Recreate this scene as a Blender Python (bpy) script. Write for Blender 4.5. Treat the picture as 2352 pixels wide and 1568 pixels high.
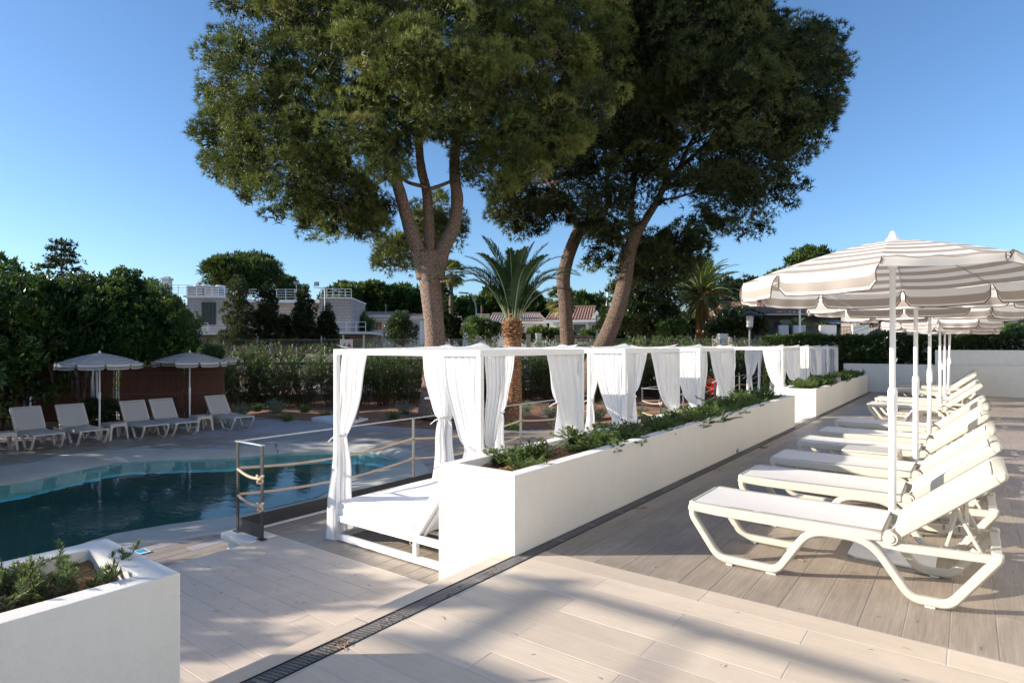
import bpy, bmesh, math, random
import numpy as np
from mathutils import Vector, Matrix, Euler
random.seed(7)
PI = math.pi
SC = bpy.context.scene
for o in list(bpy.data.objects):
    bpy.data.objects.remove(o)

# ------------------------------------------------------------------ camera
YAW = math.radians(36.8)
SY, CY = math.sin(YAW), math.cos(YAW)
FPX, HOR, CX, EYE = 1400.0, 794.0, 1176.0, 1.5
cam_d = bpy.data.cameras.new('camera')
cam = bpy.data.objects.new('camera', cam_d)
SC.collection.objects.link(cam)
cam.location = (0, 0, EYE)
cam.rotation_euler = (PI / 2, 0, YAW)
cam_d.sensor_width = 36
cam_d.lens = FPX / 2352 * 36
cam_d.shift_y = (HOR - 784) / 2352
cam_d.clip_start = 0.05
cam_d.clip_end = 3000
SC.camera = cam

# ------------------------------------------------------------------ light
SUN_EL = math.radians(19.0)
SUN_TRAVEL = YAW + math.radians(1.0)          # horizontal direction in which the light travels
w = bpy.data.worlds.new('World')
SC.world = w
w.use_nodes = True
nt = w.node_tree
nt.nodes.clear()
sky = nt.nodes.new('ShaderNodeTexSky')
sky.sky_type = 'NISHITA'
sky.sun_disc = False
sky.sun_elevation = SUN_EL
ldir = Vector((math.cos(SUN_TRAVEL), math.sin(SUN_TRAVEL), -math.tan(SUN_EL))).normalized()
to_sun = -ldir
sky.sun_rotation = math.atan2(to_sun.x, to_sun.y)
sky.air_density = 1.0
sky.dust_density = 0.4
sky.ozone_density = 5.2
bg = nt.nodes.new('ShaderNodeBackground')
bg.inputs['Strength'].default_value = 0.092
wo = nt.nodes.new('ShaderNodeOutputWorld')
nt.links.new(sky.outputs[0], bg.inputs[0])
nt.links.new(bg.outputs[0], wo.inputs[0])
sl = bpy.data.lights.new('sun', 'SUN')
sl.energy = 4.2
sl.angle = math.radians(0.45)
sl.color = (1.0, 0.90, 0.76)
so = bpy.data.objects.new('sun', sl)
SC.collection.objects.link(so)
so.rotation_euler = ldir.to_track_quat('-Z', 'Y').to_euler()
SC.view_settings.view_transform = 'Standard'
SC.view_settings.look = 'None'
SC.view_settings.exposure = 1.2
SC.view_settings.gamma = 1
SC.view_settings.use_curve_mapping = False
try:
    SC.cycles.use_denoising = True
    SC.cycles.max_bounces = 8
    SC.cycles.diffuse_bounces = 4
    SC.cycles.transparent_max_bounces = 24
    SC.cycles.sample_clamp_indirect = 6
except Exception:
    pass


def W(px, py, d):
    a = (px - CX) / FPX * d
    return Vector((CY * a - SY * d, SY * a + CY * d, EYE - (py - HOR) / FPX * d))


def G(px, py, z):
    return W(px, py, (EYE - z) * FPX / (py - HOR))


RV = Vector((CY, SY, 0))
FV = Vector((-SY, CY, 0))

# ------------------------------------------------------------------ object helpers
COL = SC.collection


class MB:
    def __init__(s):
        s.v = []
        s.f = []

    def quad(s, *p):
        n = len(s.v)
        s.v += [tuple(q) for q in p]
        s.f.append(tuple(range(n, n + len(p))))
        return s

    def box(s, a, b):
        x0, y0, z0 = a
        x1, y1, z1 = b
        n = len(s.v)
        s.v += [(x0, y0, z0), (x1, y0, z0), (x1, y1, z0), (x0, y1, z0), (x0, y0, z1), (x1, y0, z1), (x1, y1, z1), (x0, y1, z1)]
        s.f += [tuple(n + i for i in q) for q in ((0, 3, 2, 1), (4, 5, 6, 7), (0, 1, 5, 4), (1, 2, 6, 5), (2, 3, 7, 6), (3, 0, 4, 7))]
        return s

    def bar(s, p, q, wd, ht, up=(0, 0, 1)):
        """a rectangular bar from p to q, wd wide, ht tall"""
        p, q, up = Vector(p), Vector(q), Vector(up)
        d = (q - p).normalized()
        sd = d.cross(up)
        if sd.length < 1e-4:
            sd = Vector((1, 0, 0))
        sd.normalize()
        u = sd.cross(d)
        n = len(s.v)
        for c in (p, q):
            for a, b in ((-1, -1), (1, -1), (1, 1), (-1, 1)):
                s.v.append(tuple(c + sd * (a * wd / 2) + u * (b * ht / 2)))
        s.f += [tuple(n + i for i in k) for k in ((0, 1, 2, 3), (7, 6, 5, 4), (0, 4, 5, 1), (1, 5, 6, 2), (2, 6, 7, 3), (3, 7, 4, 0))]
        return s

    def tube(s, pts, rad, n=8, cap=True):
        pts = [Vector(p) for p in pts]
        if not hasattr(rad, '__len__'):
            rad = [rad] * len(pts)
        m = len(pts)
        t0 = (pts[1] - pts[0]).normalized()
        a = t0.orthogonal().normalized()
        base = len(s.v)
        for i in range(m):
            t = (pts[min(i + 1, m - 1)] - pts[max(i - 1, 0)]).normalized()
            a = (a - t * a.dot(t))
            a = a.normalized() if a.length > 1e-6 else t.orthogonal().normalized()
            b = t.cross(a)
            for k in range(n):
                th = 2 * PI * k / n
                s.v.append(tuple(pts[i] + (a * math.cos(th) + b * math.sin(th)) * rad[i]))
        for i in range(m - 1):
            for k in range(n):
                k2 = (k + 1) % n
                s.f.append((base + i * n + k, base + i * n + k2, base + (i + 1) * n + k2, base + (i + 1) * n + k))
        if cap:
            s.f.append(tuple(base + k for k in range(n))[::-1])
            s.f.append(tuple(base + (m - 1) * n + k for k in range(n)))
        return s

    def lathe(s, prof, n=20, c=(0, 0, 0)):
        base = len(s.v)
        for r, z in prof:
            for k in range(n):
                th = 2 * PI * k / n
                s.v.append((c[0] + r * math.cos(th), c[1] + r * math.sin(th), c[2] + z))
        for i in range(len(prof) - 1):
            for k in range(n):
                k2 = (k + 1) % n
                s.f.append((base + i * n + k, base + i * n + k2, base + (i + 1) * n + k2, base + (i + 1) * n + k))
        s.f.append(tuple(base + k for k in range(n))[::-1])
        s.f.append(tuple(base + (len(prof) - 1) * n + k for k in range(n)))
        return s

    def prism(s, poly, z0, z1):
        n = len(s.v)
        m = len(poly)
        s.v += [(p[0], p[1], z0) for p in poly] + [(p[0], p[1], z1) for p in poly]
        s.f.append(tuple(range(n, n + m))[::-1])
        s.f.append(tuple(range(n + m, n + 2 * m)))
        for i in range(m):
            j = (i + 1) % m
            s.f.append((n + i, n + j, n + m + j, n + m + i))
        return s

    def sweep(s, path, wd, ht, yc=0.0):
        """rectangular section swept along an XZ path, mitred; wd across y"""
        m = len(path)
        base = len(s.v)
        for i in range(m):
            p = Vector((path[i][0], path[i][1]))
            a = (p - Vector(path[i - 1][:2])).normalized() if i else None
            b = (Vector(path[i + 1][:2]) - p).normalized() if i < m - 1 else None
            a = a or b
            b = b or a
            t = (a + b).normalized()
            nn = Vector((-t.y, t.x))
            k = 1 / max(.45, nn.dot(Vector((-a.y, a.x))))
            for sy, sn in ((-1, -1), (1, -1), (1, 1), (-1, 1)):
                q = p + nn * (sn * ht / 2 * k)
                s.v.append((q.x, yc + sy * wd / 2, q.y))
        for i in range(m - 1):
            for k in range(4):
                k2 = (k + 1) % 4
                s.f.append((base + i * 4 + k, base + i * 4 + k2, base + (i + 1) * 4 + k2, base + (i + 1) * 4 + k))
        s.f.append((base + 3, base + 2, base + 1, base))
        e = base + (m - 1) * 4
        s.f.append((e, e + 1, e + 2, e + 3))
        return s

    def grid(s, fn, nu, nv, closed_u=False):
        base = len(s.v)
        for j in range(nv + 1):
            for i in range(nu + 1):
                s.v.append(tuple(fn(i / nu, j / nv)))
        for j in range(nv):
            for i in range(nu):
                a = base + j * (nu + 1) + i
                s.f.append((a, a + 1, a + nu + 2, a + nu + 1))
        return s

    def mesh(s, name):
        me = bpy.data.meshes.new(name)
        me.from_pydata(s.v, [], s.f)
        me.update()
        return me

    def build(s, name, mat, parent=None, smooth=None, bevel=0, loc=None, kind=None, fix=True):
        me = s.mesh(name)
        if fix:
            bm = bmesh.new()
            bm.from_mesh(me)
            bmesh.ops.recalc_face_normals(bm, faces=bm.faces)
            bm.to_mesh(me)
            bm.free()
        if mat:
            me.materials.append(mat)
        if smooth:
            me.polygons.foreach_set('use_smooth', [True] * len(me.polygons))
            me.set_sharp_from_angle(angle=math.radians(smooth))
        o = bpy.data.objects.new(name, me)
        COL.objects.link(o)
        if parent:
            o.parent = parent
        if loc is not None:
            o.location = loc
        if bevel:
            md = o.modifiers.new('bevel', 'BEVEL')
            md.width = bevel
            md.segments = 2
            md.limit_method = 'ANGLE'
            md.angle_limit = math.radians(35)
            if not smooth:
                me.polygons.foreach_set('use_smooth', [True] * len(me.polygons))
                me.set_sharp_from_angle(angle=math.radians(30))
        if kind:
            o['kind'] = kind
        return o


def tag(o, label=None, cat=None, group=None, kind=None):
    if label:
        o['label'] = label
    if cat:
        o['category'] = cat
    if group:
        o['group'] = group
    if kind:
        o['kind'] = kind
    return o


def thing(name, label, cat, loc=(0, 0, 0), rz=0.0, group=None):
    o = bpy.data.objects.new(name, None)
    o.empty_display_size = 0.2
    COL.objects.link(o)
    o.location = loc
    o.rotation_euler = (0, 0, rz)
    return tag(o, label, cat, group)


CH = {}


def kids(o):
    return [c for c in COL.objects if c.parent == o]


def dup(root, loc=None, rz=None, label=None, scale=None):
    """a copy of a thing with copies of its parts and sub-parts (mesh data shared)"""
    ch = {}
    for c in COL.objects:
        if c.parent:
            ch.setdefault(c.parent.name, []).append(c)

    def rec(o, par):
        c = o.copy()
        COL.objects.link(c)
        if par:
            c.parent = par
        for k in ch.get(o.name, []):
            rec(k, c)
        return c
    r = rec(root, None)
    if loc is not None:
        r.location = loc
    if rz is not None:
        r.rotation_euler = (0, 0, rz)
    if label:
        r['label'] = label
    if scale:
        r.scale = (scale,) * 3 if not hasattr(scale, '__len__') else scale
    return r


def np_mesh(name, V, F, mat, parent=None, tint=None, kind=None, smooth=False, loc=None):
    """V (n,3) float, F (m,k) int with k 3 or 4; tint per face"""
    me = bpy.data.meshes.new(name)
    m, k = F.shape
    me.vertices.add(len(V))
    me.vertices.foreach_set('co', np.ascontiguousarray(V, dtype=np.float32).ravel())
    me.loops.add(m * k)
    me.loops.foreach_set('vertex_index', np.ascontiguousarray(F, dtype=np.int32).ravel())
    me.polygons.add(m)
    me.polygons.foreach_set('loop_start', np.arange(0, m * k, k, dtype=np.int32))
    me.polygons.foreach_set('loop_total', np.full(m, k, dtype=np.int32))
    if smooth:
        me.polygons.foreach_set('use_smooth', np.ones(m, dtype=bool))
    if tint is not None:
        a = me.attributes.new('tint', 'FLOAT', 'FACE')
        a.data.foreach_set('value', np.ascontiguousarray(tint, dtype=np.float32))
    me.update(calc_edges=True)
    me.validate()
    me.materials.append(mat)
    o = bpy.data.objects.new(name, me)
    COL.objects.link(o)
    if parent:
        o.parent = parent
    if loc is not None:
        o.location = loc
    if kind:
        o['kind'] = kind
    return o


# ------------------------------------------------------------------ materials
def newmat(name):
    m = bpy.data.materials.new(name)
    m.use_nodes = True
    n = m.node_tree.nodes
    return m, n, m.node_tree.links, n['Principled BSDF']


def N(n, t, **k):
    x = n.new(t)
    for a, b in k.items():
        setattr(x, a, b)
    return x


def mixc(n, l, fac, a, b):
    x = n.new('ShaderNodeMix')
    x.data_type = 'RGBA'
    for sock, val in ((x.inputs[0], fac), (x.inputs[6], a), (x.inputs[7], b)):
        if isinstance(val, (tuple, list)):
            sock.default_value = (*val[:3], 1)
        elif isinstance(val, (int, float)):
            sock.default_value = val
        else:
            l.new(val, sock)
    return x.outputs[2]


def noise(n, l, scale, detail=4, rough=.55, vec=None, dist=0.0):
    x = n.new('ShaderNodeTexNoise')
    x.inputs['Scale'].default_value = scale
    x.inputs['Detail'].default_value = detail
    x.inputs['Roughness'].default_value = rough
    x.inputs['Distortion'].default_value = dist
    if vec is not None:
        l.new(vec, x.inputs['Vector'])
    return x.outputs['Fac']


def ramp(n, l, fac, stops):
    x = n.new('ShaderNodeValToRGB')
    e = x.color_ramp.elements
    while len(e) < len(stops):
        e.new(0.5)
    for k, (p, c) in enumerate(stops):
        e[k].position = p
        e[k].color = (*c, 1) if len(c) == 3 else c
    l.new(fac, x.inputs[0])
    return x.outputs[0]


def mapping(n, l, vec, scale=(1, 1, 1)):
    x = n.new('ShaderNodeMapping')
    x.inputs['Scale'].default_value = scale
    l.new(vec, x.inputs[0])
    return x.outputs[0]


def bump(n, l, h, strength, dist, bsdf):
    b = n.new('ShaderNodeBump')
    b.inputs['Strength'].default_value = strength
    b.inputs['Distance'].default_value = dist
    l.new(h, b.inputs['Height'])
    l.new(b.outputs[0], bsdf.inputs['Normal'])


def simple(name, col, rough=.6, var=.08, scale=6, bmp=.0, bscale=60, metal=0, spec=.5, coords='Object'):
    m, n, l, b = newmat(name)
    tc = n.new('ShaderNodeTexCoord')
    v = tc.outputs[coords]
    f = noise(n, l, scale, 5, .6, v)
    c2 = tuple(max(0, x * (1 - var * 2)) for x in col)
    c1 = tuple(min(1, x * (1 + var)) for x in col)
    l.new(mixc(n, l, f, c2, c1), b.inputs['Base Color'])
    b.inputs['Roughness'].default_value = rough
    b.inputs['Metallic'].default_value = metal
    b.inputs['Specular IOR Level'].default_value = spec
    if bmp:
        bump(n, l, noise(n, l, bscale, 4, .6, v), bmp, .01, b)
    return m


def plaster(name, col, dirt=.5):
    m, n, l, b = newmat(name)
    g = n.new('ShaderNodeNewGeometry').outputs['Position']
    f = noise(n, l, 1.7, 6, .65, g)
    f2 = noise(n, l, 9, 5, .7, mapping(n, l, g, (1, 1, .35)))
    c = mixc(n, l, f, tuple(x * .94 for x in col), col)
    st = ramp(n, l, f2, [(.30, (1, 1, 1)), (.62, (0, 0, 0))])
    c = mixc(n, l, st, c, tuple(x * (1 - .10 * dirt) * y for x, y in zip(col, (1, .99, .96))))
    # rain splash and scuffs at the foot of the wall
    l.new(c, b.inputs['Base Color'])
    b.inputs['Roughness'].default_value = .85
    b.inputs['Specular IOR Level'].default_value = .25
    crk = ramp(n, l, noise(n, l, 3.1, 8, .75, mapping(n, l, g, (1, 1, 1.6))), [(.485, (0, 0, 0)), (.5, (1, 1, 1)), (.515, (0, 0, 0))])
    spk = ramp(n, l, noise(n, l, 38, 3, .6, g), [(.70, (0, 0, 0)), (.76, (1, 1, 1))])
    mm_ = N(n, 'ShaderNodeMath', operation='MAXIMUM')
    l.new(crk, mm_.inputs[0])
    l.new(spk, mm_.inputs[1])
    m3 = N(n, 'ShaderNodeMath', operation='MULTIPLY')
    l.new(mm_.outputs[0], m3.inputs[0])
    m3.inputs[1].default_value = .07 + .04 * dirt
    c = mixc(n, l, m3.outputs[0], c, tuple(x * .45 for x in col))
    l.new(c, b.inputs['Base Color'])
    h = n.new('ShaderNodeMath')
    h.operation = 'ADD'
    l.new(noise(n, l, 140, 3, .7, g), h.inputs[0])
    l.new(noise(n, l, 14, 3, .6, g), h.inputs[1])
    bump(n, l, h.outputs[0], .35, .004, b)
    return m


def tile_mat(name, light, dark, rough=.5, tone=.095):
    """wood-look porcelain plank; grain runs along the attribute's x"""
    m, n, l, b = newmat(name)
    at = N(n, 'ShaderNodeAttribute', attribute_name='grain')
    oi = n.new('ShaderNodeObjectInfo')
    cmb = n.new('ShaderNodeVectorMath')
    cmb.operation = 'MULTIPLY_ADD'
    l.new(oi.outputs['Random'], cmb.inputs[0])
    cmb.inputs[1].default_value = (37, 61, 13)
    l.new(at.outputs['Vector'], cmb.inputs[2])
    v = cmb.outputs[0]
    swirl = noise(n, l, 1.0, 3, .5, mapping(n, l, v, (1.3, 4.5, 1)), .6)
    fine = noise(n, l, 1.0, 5, .65, mapping(n, l, v, (3.0, 85, 3)), .3)
    mid = noise(n, l, 1.0, 4, .6, mapping(n, l, v, (2.2, 22, 2)), 2.2)
    a = N(n, 'ShaderNodeMath', operation='MULTIPLY_ADD')
    l.new(mid, a.inputs[0])
    a.inputs[1].default_value = .55
    l.new(fine, a.inputs[2])
    a2 = N(n, 'ShaderNodeMath', operation='MULTIPLY_ADD')
    l.new(swirl, a2.inputs[0])
    a2.inputs[1].default_value = .6
    l.new(a.outputs[0], a2.inputs[2])
    mr = N(n, 'ShaderNodeMapRange')
    l.new(a2.outputs[0], mr.inputs[0])
    mr.inputs[1].default_value = .70
    mr.inputs[2].default_value = 1.45
    c = mixc(n, l, mr.outputs[0], dark, light)
    # per-plank tone
    at2 = N(n, 'ShaderNodeAttribute', attribute_name='tint')
    ad = N(n, 'ShaderNodeMath', operation='ADD')
    l.new(oi.outputs['Random'], ad.inputs[0])
    l.new(at2.outputs['Fac'], ad.inputs[1])
    fr = N(n, 'ShaderNodeMath', operation='FRACT')
    l.new(ad.outputs[0], fr.inputs[0])
    hs = N(n, 'ShaderNodeHueSaturation')
    mv = N(n, 'ShaderNodeMapRange')
    l.new(fr.outputs[0], mv.inputs[0])
    mv.inputs[3].default_value = 1 - tone
    mv.inputs[4].default_value = 1 + tone * .9
    l.new(mv.outputs[0], hs.inputs['Value'])
    l.new(c, hs.inputs['Color'])
    # dust and water marks lying across planks
    g = n.new('ShaderNodeNewGeometry').outputs['Position']
    du = ramp(n, l, noise(n, l, 2.1, 6, .7, g), [(.50, (0, 0, 0)), (.78, (1, 1, 1))])
    dm = N(n, 'ShaderNodeMath', operation='MULTIPLY')
    l.new(du, dm.inputs[0])
    dm.inputs[1].default_value = .30
    c = mixc(n, l, dm.outputs[0], hs.outputs[0], tuple(min(1, x * 1.25 + .03) for x in light))
    sp = ramp(n, l, noise(n, l, 55, 2, .5, g), [(.73, (0, 0, 0)), (.80, (1, 1, 1))])
    sm = N(n, 'ShaderNodeMath', operation='MULTIPLY')
    l.new(sp, sm.inputs[0])
    sm.inputs[1].default_value = .35
    c = mixc(n, l, sm.outputs[0], c, tuple(x * .6 for x in dark))
    l.new(c, b.inputs['Base Color'])
    b.inputs['Roughness'].default_value = rough
    b.inputs['Specular IOR Level'].default_value = .35
    bump(n, l, a2.outputs[0], .25, .002, b)
    return m


def leaf_mat(name, stops, rough=.5, trans=.3, spec=.4):
    m, n, l, b = newmat(name)
    at = N(n, 'ShaderNodeAttribute', attribute_name='tint')
    oi = n.new('ShaderNodeObjectInfo')
    ad = N(n, 'ShaderNodeMath', operation='MULTIPLY_ADD')
    l.new(oi.outputs['Random'], ad.inputs[0])
    ad.inputs[1].default_value = .12
    l.new(at.outputs['Fac'], ad.inputs[2])
    c = ramp(n, l, ad.outputs[0], stops)
    l.new(c, b.inputs['Base Color'])
    b.inputs['Roughness'].default_value = rough
    b.inputs['Specular IOR Level'].default_value = spec
    tr = n.new('ShaderNodeBsdfTranslucent')
    l.new(mixc(n, l, .5, c, (.25, .35, .04)), tr.inputs[0])
    mx = n.new('ShaderNodeMixShader')
    mx.inputs[0].default_value = trans
    l.new(b.outputs[0], mx.inputs[1])
    l.new(tr.outputs[0], mx.inputs[2])
    out = [x for x in n if x.type == 'OUTPUT_MATERIAL'][0]
    l.new(mx.outputs[0], out.inputs[0])
    return m


def bark_mat(name, col, dark, sc=9, bmp=.9, ring=False):
    m, n, l, b = newmat(name)
    g = n.new('ShaderNodeNewGeometry').outputs['Position']
    v = N(n, 'ShaderNodeTexVoronoi', feature='DISTANCE_TO_EDGE')
    v.inputs['Scale'].default_value = sc
    l.new(mapping(n, l, g, (1, 1, .38 if not ring else 2.2)), v.inputs['Vector'])
    nz = noise(n, l, sc * 2.5, 6, .7, mapping(n, l, g, (1, 1, .5)))
    r = ramp(n, l, v.outputs['Distance'], [(0.0, (0, 0, 0)), (.16, (1, 1, 1))])
    mu = N(n, 'ShaderNodeMath', operation='MULTIPLY')
    l.new(r, mu.inputs[0])
    l.new(nz, mu.inputs[1])
    mu2 = N(n, 'ShaderNodeMath', operation='MULTIPLY')
    l.new(mu.outputs[0], mu2.inputs[0])
    mu2.inputs[1].default_value = 1.9
    c = mixc(n, l, mu2.outputs[0], dark, col)
    pt = ramp(n, l, noise(n, l, 1.3, 3, .5, g), [(.4, (0, 0, 0)), (.7, (1, 1, 1))])
    pm = N(n, 'ShaderNodeMath', operation='MULTIPLY')
    l.new(pt, pm.inputs[0])
    pm.inputs[1].default_value = .5
    c = mixc(n, l, pm.outputs[0], c, tuple(x * y for x, y in zip(col, (1.0, .80, .70))))
    l.new(c, b.inputs['Base Color'])
    b.inputs['Roughness'].default_value = .9
    b.inputs['Specular IOR Level'].default_value = .15
    bump(n, l, mu.outputs[0], bmp, .05, b)
    return m


M = {}
M['plaster'] = plaster('white_render', (.80, .785, .745))
M['plaster2'] = plaster('cool_render', (.70, .715, .72), 1.0)
M['tile_light'] = tile_mat('beige_wood_tile', (.69, .585, .47), (.54, .45, .36))
M['tile_dark'] = tile_mat('taupe_wood_tile', (.41, .345, .28), (.21, .172, .142), .45, .07)
M['tile_landing'] = tile_mat('greyed_beige_wood_tile', (.64, .545, .455), (.49, .415, .345), .5, .03)
M['tile_pool'] = tile_mat('grey_wood_tile', (.50, .45, .445), (.27, .24, .248), .5)
M['grout'] = simple('pale_grout', (.52, .48, .42), .9)
M['grout_dark'] = simple('grey_grout', (.26, .23, .205), .9)
M['white_metal'] = simple('white_lacquered_aluminium', (.82, .83, .84), .35, .02)
M['plastic'] = simple('off_white_resin', (.545, .51, .435), .38, .03, 4, .05, 300)
M['plastic_pool'] = simple('sand_resin', (.62, .58, .51), .45, .03, 4, .05, 300)
M['black'] = simple('black_rubber', (.02, .02, .022), .6)
M['grate'] = simple('charcoal_cast_grating', (.10, .105, .115), .28, .2, 30)
M['channel'] = simple('dark_channel', (.006, .006, .007), .9)
M['steel_dark'] = simple('graphite_steel', (.045, .047, .052), .4, .15, 8, 0, 60, .3)
M['steel_rail'] = simple('grey_steel', (.22, .225, .225), .35, .12, 8, 0, 60, .7)
M['galv'] = simple('galvanised_steel', (.42, .44, .46), .4, .1, 8, 0, 60, .5)
M['white_paint'] = simple('white_paint', (.80, .80, .79), .5, .03)
M['soil'] = simple('red_brown_soil', (.36, .16, .085), .95, .45, 14, 1.0, 45)
M['garden_soil'] = simple('red_garden_earth', (.34, .165, .095), .95, .35, 3, 1.0, 20)
M['ochre_wall'] = simple('ochre_masonry', (.42, .31, .22), .9, .2, 3, .5, 20)
M['asphalt'] = simple('asphalt', (.055, .055, .057), .9, .1, 20)
M['ground'] = simple('dry_scrub_ground', (.16, .13, .085), .95, .3, .3)
M['bark'] = bark_mat('aleppo_pine_bark', (.36, .27, .225), (.10, .07, .055), 20, .8)
M['bark_dark'] = bark_mat('grey_pine_bark', (.22, .165, .135), (.06, .045, .036), 20, .8)
M['bark_grey'] = bark_mat('smooth_shrub_bark', (.13, .095, .08), (.04, .03, .026), 5, .5)
M['palm_bark'] = bark_mat('palm_fibre_trunk', (.46, .26, .14), (.13, .06, .03), 7, 1.0, True)
M['palm_grey'] = bark_mat('grey_palm_trunk', (.30, .27, .23), (.08, .07, .06), 8, 1.0, True)
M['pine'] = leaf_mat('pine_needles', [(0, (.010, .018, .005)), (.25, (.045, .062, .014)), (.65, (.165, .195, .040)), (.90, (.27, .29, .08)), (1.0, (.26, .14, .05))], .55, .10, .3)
M['pine_shade'] = leaf_mat('shaded_pine_needles', [(0, (.008, .014, .005)), (.3, (.028, .042, .012)), (.7, (.075, .098, .026)), (.92, (.13, .15, .045)), (1.0, (.16, .09, .04))], .55, .08, .3)  # same needles painted darker, shade on the right-hand pines put into colour
M['pine_far'] = leaf_mat('distant_pine_foliage', [(0, (.022, .04, .014)), (.5, (.05, .085, .022)), (1, (.11, .15, .04))], .6, .15, .2)
M['pitto'] = leaf_mat('glossy_shrub_leaves', [(0, (.022, .050, .014)), (.5, (.055, .12, .030)), (.9, (.12, .21, .05)), (1, (.24, .10, .03))], .33, .15, .55)
M['olean'] = leaf_mat('oleander_leaves', [(0, (.035, .075, .026)), (.5, (.08, .145, .05)), (.9, (.17, .25, .08)), (1, (.34, .30, .09))], .45, .25, .4)
M['magnolia'] = leaf_mat('magnolia_leaves', [(0, (.014, .026, .010)), (.5, (.03, .055, .016)), (.85, (.07, .09, .03)), (1, (.18, .12, .05))], .32, .12, .6)
M['hedge'] = leaf_mat('dark_hedge_leaves', [(0, (.016, .032, .011)), (.6, (.038, .075, .022)), (1, (.08, .13, .04))], .45, .15, .4)
M['cypress'] = leaf_mat('cypress_foliage', [(0, (.010, .020, .010)), (.6, (.022, .038, .018)), (1, (.05, .07, .03))], .7, .1, .2)
M['grey_tree'] = leaf_mat('grey_green_foliage', [(0, (.03, .042, .026)), (.6, (.065, .08, .05)), (1, (.12, .13, .08))], .7, .15, .2)
M['rosemary'] = leaf_mat('rosemary_needles', [(0, (.045, .075, .030)), (.5, (.10, .15, .065)), (1, (.21, .26, .13))], .5, .3, .4)
M['juniper'] = leaf_mat('juniper_sprays', [(0, (.045, .095, .035)), (.5, (.105, .18, .06)), (1, (.25, .30, .09))], .55, .3, .3)
M['lavender'] = leaf_mat('silver_green_foliage', [(0, (.10, .15, .11)), (1, (.30, .36, .30))], .7, .3, .2)
M['palm'] = leaf_mat('palm_leaflets', [(0, (.022, .05, .018)), (.6, (.05, .10, .035)), (1, (.11, .16, .06))], .4, .3, .5)
M['palm_dry'] = leaf_mat('weathered_palm_leaflets', [(0, (.05, .07, .028)), (.6, (.11, .13, .045)), (1, (.26, .22, .09))], .5, .3, .4)
M['rachis'] = simple('pale_frond_midrib', (.35, .40, .22), .5)
M['orange_fibre'] = simple('orange_palm_flower_stalks', (.50, .20, .05), .8)
M['flower'] = simple('pink_oleander_petals', (.70, .09, .14), .6)
M['red_flower'] = simple('scarlet_bougainvillea', (.75, .02, .03), .6)
M['roof'] = simple('terracotta_roof_tile', (.30, .165, .115), .85, .3, 5)
M['roof_grey'] = simple('weathered_roof_tile', (.30, .23, .19), .85, .3, 5)
M['concrete'] = simple('pink_grey_concrete_block', (.40, .355, .33), .85, .06, 1.5)
M['concrete_warm'] = simple('warm_and_sunlit_concrete', (.56, .46, .38), .85, .06, 1.5)
for _k in ('concrete', 'concrete_warm'):
    _n, _l = M[_k].node_tree.nodes, M[_k].node_tree.links
    _b = _n['Principled BSDF']
    _src = _b.inputs['Base Color'].links[0].from_socket
    _g = _n.new('ShaderNodeNewGeometry').outputs['Position']
    _s = _n.new('ShaderNodeSeparateXYZ')
    _l.new(_g, _s.inputs[0])
    _ad = N(_n, 'ShaderNodeMath', operation='ADD')
    _l.new(_s.outputs[0], _ad.inputs[0])
    _l.new(_s.outputs[1], _ad.inputs[1])
    _c = _n.new('ShaderNodeCombineXYZ')
    _l.new(_ad.outputs[0], _c.inputs[0])
    _l.new(_s.outputs[2], _c.inputs[1])
    _br = _n.new('ShaderNodeTexBrick')
    _br.inputs['Scale'].default_value = 1.0
    _br.inputs['Brick Width'].default_value = .62
    _br.inputs['Row Height'].default_value = .24
    _br.inputs['Mortar Size'].default_value = .022
    _br.inputs['Color1'].default_value = (1, 1, 1, 1)
    _br.inputs['Color2'].default_value = (.86, .86, .87, 1)
    _br.inputs['Mortar'].default_value = (.62, .60, .58, 1)
    _l.new(_c.outputs[0], _br.inputs['Vector'])
    _mx = _n.new('ShaderNodeMix')
    _mx.data_type = 'RGBA'
    _mx.blend_type = 'MULTIPLY'
    _mx.inputs[0].default_value = 1
    _l.new(_src, _mx.inputs[6])
    _l.new(_br.outputs['Color'], _mx.inputs[7])
    _l.new(_mx.outputs[2], _b.inputs['Base Color'])
M['glass'] = simple('dark_window_glass', (.02, .025, .03), .08, 0, 1, 0, 60, 0, .8)
M['shutter'] = simple('wooden_shutter', (.34, .16, .07), .7)
M['far_white'] = simple('white_house_wall', (.78, .77, .75), .8)
M['tan_wall'] = simple('taupe_house_wall', (.24, .20, .175), .85)
M['car_white'] = simple('white_car_paint', (.75, .76, .78), .25, .02)
M['car_blue'] = simple('silver_car_paint', (.35, .38, .42), .25, .02, 4, 0, 60, .5)
M['red_lamp'] = simple('red_lamp_plastic', (.55, .04, .03), .3)
M['blue_card'] = simple('turquoise_print', (.03, .35, .60), .5)
M['dove'] = simple('buff_feathers', (.52, .43, .35), .9, .15, 20)
M['stone_planter'] = simple('grey_stone', (.24, .235, .21), .9, .2, 8)
# ================================================================== GROUND AND LEVELS
ZL, ZP, ZG = -0.62, -0.95, -0.97      # cabana level, pool level, garden level
XR, XE = -2.59, -2.72                 # planter face, terrace edge


def plane_obj(name, pts, z, mat, kind='structure'):
    b = MB()
    b.quad(*[(p[0], p[1], z) for p in pts])
    o = b.build(name, mat, fix=False)
    o['kind'] = kind
    return o


gb = MB()
gb.grid(lambda u, v: ((u - .5) * 2400, (v - .5) * 2400, -1.35), 8, 8)
tag(gb.build('ground', M['ground'], fix=False), kind='structure')

_tile_cache = {}


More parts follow.
